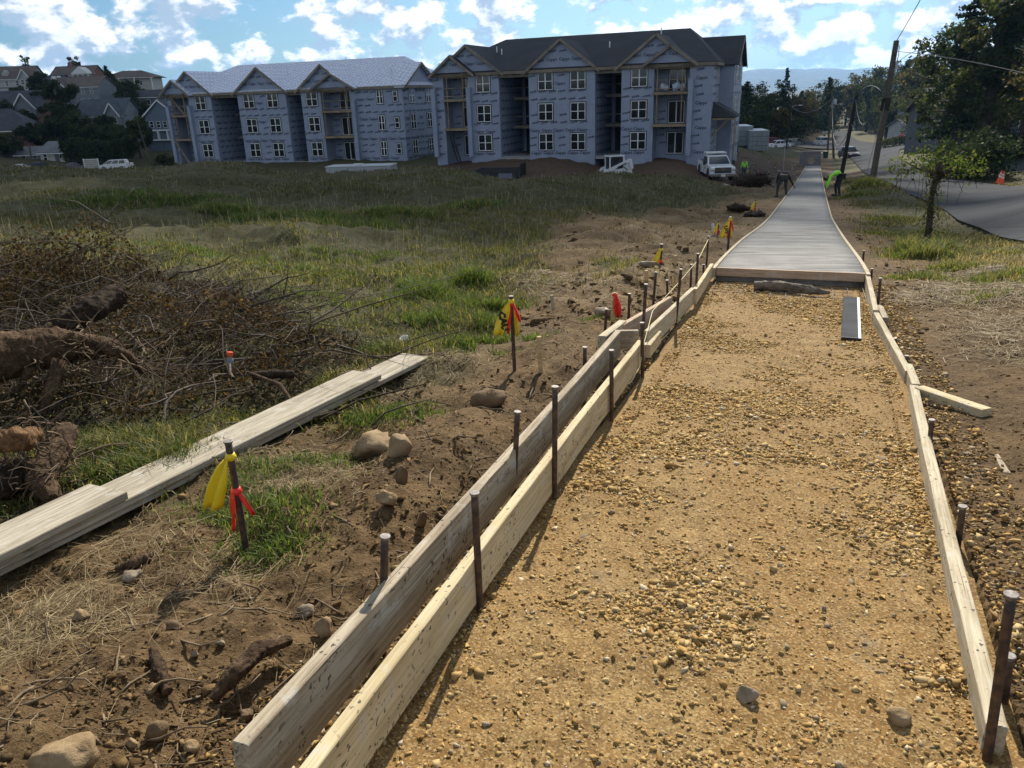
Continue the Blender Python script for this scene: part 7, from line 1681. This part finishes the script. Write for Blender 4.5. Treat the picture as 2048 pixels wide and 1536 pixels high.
def person(loc, ang, label, J, shirt, pants, hat=True, group='site workers'):
    """J: joints in the person's frame (x right, y forward, z up)"""
    root = thing('person', label, 'person', loc, ang, group)
    names = ['pelvis', 'waist', 'chest', 'neck', 'head', 'headtop', 'lsh', 'lel', 'lwr', 'lha', 'rsh', 'rel', 'rwr', 'rha', 'lhip', 'lkn', 'lan', 'lto', 'rhip', 'rkn', 'ran', 'rto']
    V = [Vector(J[n]) for n in names]; ix = {n: i for i, n in enumerate(names)}
    E = [('pelvis', 'waist'), ('waist', 'chest'), ('chest', 'neck'), ('neck', 'head'), ('head', 'headtop'), ('chest', 'lsh'), ('lsh', 'lel'), ('lel', 'lwr'), ('lwr', 'lha'), ('chest', 'rsh'), ('rsh', 'rel'), ('rel', 'rwr'), ('rwr', 'rha'), ('pelvis', 'lhip'), ('lhip', 'lkn'), ('lkn', 'lan'), ('lan', 'lto'), ('pelvis', 'rhip'), ('rhip', 'rkn'), ('rkn', 'ran'), ('ran', 'rto')]
    Rd = {'pelvis': (.135, .11), 'waist': (.13, .10), 'chest': (.15, .115), 'neck': .055, 'head': (.075, .09), 'headtop': (.07, .085), 'lsh': .06, 'lel': .043, 'lwr': .03, 'lha': .036, 'rsh': .06, 'rel': .043, 'rwr': .03, 'rha': .036, 'lhip': .088, 'lkn': .058, 'lan': .042, 'lto': .04, 'rhip': .088, 'rkn': .058, 'ran': .042, 'rto': .04}
    body = skinned('body', V, [(ix[a], ix[b]) for a, b in E], [Rd[n] for n in names], M_SKIN, root)
    def sub(nm, keep, mat, k, ends=()):
        idx = [n for n in names if n in keep]; m_ = {n: i for i, n in enumerate(idx)}; vs = [V[ix[n]].copy() for n in idx]
        for n, other, t in ends: vs[m_[n]] = V[ix[other]].lerp(V[ix[n]], t)
        ee = [(m_[a], m_[b]) for a, b in E if a in m_ and b in m_]
        skinned(nm, vs, ee, [tuple(q*k for q in Rd[n]) if isinstance(Rd[n], tuple) else Rd[n]*k for n in idx], mat, root)
    sub('shirt', ['pelvis', 'waist', 'chest', 'lsh', 'lel', 'lwr', 'rsh', 'rel', 'rwr'], shirt, 1.24, [('pelvis', 'waist', .8)])
    sub('trousers', ['pelvis', 'lhip', 'lkn', 'lan', 'rhip', 'rkn', 'ran'], pants, 1.2)
    for s_ in 'lr':
        a, t = V[ix[s_+'an']], V[ix[s_+'to']]; d = (t-a); m = MB(); m.tube([a+Vector((0, 0, .06)), a-Vector((0, 0, .03)), a+d*.5+Vector((0, 0, -.02)), t], [.062, .068, .06, .045], 10); m.build('boot', M_BOOT, root, smooth=True)
        # hand: palm with five separate fingers
        w, h = V[ix[s_+'wr']], V[ix[s_+'ha']]; f = (h-w).normalized(); sd = f.cross(Vector((0, 1, .2))).normalized()
        for q in range(5):
            b = h + sd*(.034-.017*q); ln = (.05, .075, .085, .078, .06)[q]; dr = f if q else (f+sd*1.2).normalized(); bend = Vector((0, .3, -.2))
            m = MB(); m.tube([b-f*.02, b+dr*ln*.5, b+(dr+bend*.4).normalized()*ln], [.0105, .0095, .007], 6); m.build('finger', M_SKIN, body, smooth=True)
    hc = V[ix['head']].lerp(V[ix['headtop']], .45); up_ = (V[ix['headtop']]-V[ix['neck']]).normalized(); fw = Vector(J['face']).normalized()
    sdv = up_.cross(fw).normalized(); fw = sdv.cross(up_).normalized()
    M3 = Matrix((sdv, fw, up_)).transposed().to_4x4()
    face = MB(); face.box((0, .088, -.012), (.024, .03, .04)); face.build('nose', M_SKIN, body, bevel=.008).matrix_local = Matrix.Translation(hc) @ M3
    MB().box((0, .082, -.055), (.045, .01, .010)).build('mouth', M_RED, body).matrix_local = Matrix.Translation(hc) @ M3
    for x in (-.031, .031): MB().box((x, .082, .018), (.022, .012, .011)).build('eye', M_INK_W, body).matrix_local = Matrix.Translation(hc) @ M3
    for x in (-.083, .083): MB().box((x, -.005, .0), (.016, .035, .055)).build('ear', M_SKIN, body, bevel=.006).matrix_local = Matrix.Translation(hc) @ M3
    if hat:
        m = MB(); m.lathe([(.150, .045), (.150, .052), (.098, .056), (.095, .10), (.07, .132), (.02, .14)], 16); m.build('hat', M_HAT, root, smooth=True).matrix_local = Matrix.Translation(hc) @ M3
    return root
M_INK_W = mk('eye_dark', (.05, .04, .035), rough=.3)
stand = dict(pelvis=(0, 0, .95), waist=(0, .01, 1.10), chest=(0, 0, 1.32), neck=(0, .01, 1.50), head=(0, .03, 1.60), headtop=(0, .03, 1.72), lsh=(-.19, 0, 1.42), lel=(-.26, -.02, 1.14), lwr=(-.30, .06, .90), lha=(-.31, .10, .82), rsh=(.19, 0, 1.42), rel=(.27, -.02, 1.14), rwr=(.32, .05, .90), rha=(.33, .08, .82), lhip=(-.10, 0, .90), lkn=(-.11, .04, .50), lan=(-.11, -.02, .09), lto=(-.12, .15, .05), rhip=(.10, 0, .90), rkn=(.11, .10, .50), ran=(.11, .05, .09), rto=(.12, .22, .05), face=(0, 1, 0))
person(GX(1487, 69), R(0), 'worker in neon green shirt and dark jeans walking beyond the pickup', stand, M_NEON, M_JEAN)
bend = dict(pelvis=(0, -.12, .93), waist=(0, .05, 1.03), chest=(0, .28, 1.00), neck=(0, .42, .92), head=(0, .47, .86), headtop=(0, .53, .77), lsh=(-.19, .36, .92), lel=(-.22, .44, .64), lwr=(-.20, .50, .38), lha=(-.20, .52, .30), rsh=(.19, .36, .92), rel=(.22, .40, .66), rwr=(.17, .38, .44), rha=(.15, .38, .36), lhip=(-.11, -.12, .88), lkn=(-.13, -.02, .48), lan=(-.14, -.10, .09), lto=(-.16, .08, .05), rhip=(.11, -.12, .88), rkn=(.13, .03, .48), ran=(.14, -.02, .09), rto=(.17, .16, .05), face=(0, .55, -.8))
g = GX(1672, 34); person(g, R(84), 'worker in neon green shirt bending over the right edge of the walk', bend, M_NEON, M_BLACKC)
bend2 = dict(bend); bend2.update(pelvis=(0, 0, .95), waist=(.03, .12, 1.04), chest=(.10, .34, 1.00), neck=(.14, .46, .92), head=(.16, .52, .84), headtop=(.18, .58, .74), lsh=(-.10, .38, .96), lel=(-.12, .46, .68), lwr=(-.05, .52, .46), lha=(-.03, .54, .38), rsh=(.27, .32, .98), rel=(.46, .40, .72), rwr=(.62, .48, .48), rha=(.68, .50, .40), lhip=(-.11, 0, .90), lkn=(-.20, .08, .48), lan=(-.24, .0, .09), lto=(-.26, .18, .05), rhip=(.11, 0, .90), rkn=(.15, .08, .48), ran=(.18, .0, .09), rto=(.22, .18, .05))
g = GX(1564, 34); person(g, R(0), 'worker in black clothes stooping and reaching over the left edge of the walk', bend2, M_BLACKC, mk('dark_camo', (.022, .024, .018), (.05, .05, .04), 9, .85))
# tools of the workers
a_ = Vector(GX(1683, 33.5)); MB().tube([Vector((0, 0, .75)), Vector((.35, 0, .45)), Vector((.9, .1, .08))], [.016, .016, .03], 8).build('tool_handle', M_PLAST, loc=a_); tag(bpy.data.objects['tool_handle'], 'dark handled tool sticking out behind the bending neon worker', 'tool')
g = GX(1494, 68.8); root = thing('bucket', 'yellowish bucket carried beside the walking neon worker', 'bucket', (g[0]+.05, g[1], g[2]+.42)); MB().lathe([(.12, 0), (.15, .36), (.155, .37), (.14, .36)], 14).build('pail', mk('bucket_yellow', (.38, .34, .08), rough=.5), root); MB().tube([(-.15, 0, .36), (0, 0, .46), (.15, 0, .36)], .008, 5).build('bail', M_CHROME, root)
# ------------------------------------------------------------------ mountains, air and the cloud overhead
def mountains():
    prof = [(-2500,215),(-1500,212),(-600,215),(0,212),(600,195),(900,176),(1100,160),(1300,146),(1420,140),(1475,137),(1540,137),(1580,134),(1605,132),(1635,136),(1700,136),(1760,139),(1820,142),(1900,147),(2000,150),(2300,155),(3200,170)]
    px = np.array([p[0] for p in prof], float); py = np.array([p[1] for p in prof], float)
    az = np.arctan((np.linspace(-2500, 3200, 420)-CXP)/F_PX/math.cos(PITCH)); q = np.linspace(-2500, 3200, 420)
    yh = 192-.035*(q-1024); el = (yh-np.interp(q, px, py)-5.5+2.2*fbm(q/60.0, q*0, 1.0, 4, 3))/F_PX*math.cos(PITCH)**1.0
    V = []; rows = [(0.0, 3300), (.25, 3600), (.55, 4000), (.8, 4350), (1.0, 4700), (.7, 5300), (0, 6200)]
    for k, (t, d) in enumerate(rows):
        top_h = el*np.cos(az)*4700/np.cos(az)
        n_ = fbm(az*40, az*0+k*3.1, 1.1, 5, 13)
        h = -22 + t*(top_h+22+EYE) + (n_*9*t if k < 6 else 0) - (5*t if k == 4 else 0)
        V.append(np.stack([np.tan(az)*d, np.full(len(az), d)*1.0, h], 1))
    V = np.concatenate(V); n = len(az); i = (np.arange(len(rows)-1)[:, None]*n+np.arange(n-1)[None]).ravel(); f = np.concatenate([np.stack([i, i+1, i+1+n], 1), np.stack([i, i+1+n, i+n], 1)])
    m = MN('forested_ridge'); c = m.mix(m.rng(m.noise(.02, 6, .65), .38, .62), (.030, .045, .022), (.062, .080, .038)); m.col(c); m.set(Roughness=.95); m.bump(m.noise(.03, 5, .65), 1.0, 12.0)
    tag(link('mountains', np_mesh('mountains', V, f, m.m, True)), kind='structure')
mountains()
hz = MB().b(-7000, 7000, -120, 7000, -60, 165).build('haze'); tag(hz, 'thin blue air over the whole valley', 'haze', kind='stuff')
hm = bpy.data.materials.new('haze_air'); hm.use_nodes = True; hn = hm.node_tree; hn.nodes.clear(); pv = hn.nodes.new('ShaderNodeVolumePrincipled'); pv.inputs['Color'].default_value = (.24, .52, 1.0, 1); pv.inputs['Density'].default_value = .00010; pv.inputs['Anisotropy'].default_value = .5
ho = hn.nodes.new('ShaderNodeOutputMaterial'); hn.links.new(pv.outputs[0], ho.inputs['Volume']); hz.data.materials.append(hm)
def shade_cloud():
    """a cumulus between the sun and the building site: it shades everything beyond the near ground"""
    r = np.random.default_rng(3); HC = 330.0; off = SUN/SUN[2]*HC
    n = 4200; gx = r.uniform(-330, 330, n); gy = r.uniform(4, 420, n)
    edge = 13.2 + np.clip(-.3*gx, -1, 4) + np.clip(gx-5, 0, 6)*.8 + 2.0*fbm(gx, gy*0, 26, 3, 5)
    dep = gy-edge
    dep = np.minimum(dep, 26+.36*(gy-38)-gx)
    k = r.random(n) < np.clip(.15+dep/6, 0, 1)*(dep > 0); gx, gy, dep = gx[k], gy[k], dep[k]; n = len(gx)
    rad = np.clip(dep*.6, 1.6, 21)*r.uniform(.75, 1.1, n)
    m2 = 600; ex = r.uniform(-120, 12, m2); ey = 13.2+np.clip(-.3*ex, -1, 4)+np.clip(ex-5, 0, 6)*.8+2.0*fbm(ex, ex*0, 26, 3, 5)+r.exponential(4.0, m2)-1.0
    gx = np.concatenate([gx, ex]); gy = np.concatenate([gy, ey]); rad = np.concatenate([rad, r.uniform(.8, 2.2, m2)]); n = len(gx)
    c = np.stack([gx, gy, np.zeros(n)], 1)+off+np.stack([np.zeros(n), np.zeros(n), r.uniform(0, 26, n)*(rad/17)], 1)
    c += (SUN/SUN[2])*(c[:, 2]-HC)[:, None]*np.array([1, 1, 0])
    v = OCT[None]*rad[:, None, None]*np.array([1, 1, .5])+c[:, None]; f = (OCTF[None]+(np.arange(n)*len(OCT))[:, None, None]).reshape(-1, 3)
    o = link('cloud', np_mesh('cloud', v.reshape(-1, 3), f, mk('cloud_white', (.9, .9, .9), rough=1.0), True)); tag(o, 'broad cumulus cloud high over the building site', 'cloud', kind='stuff')
shade_cloud()
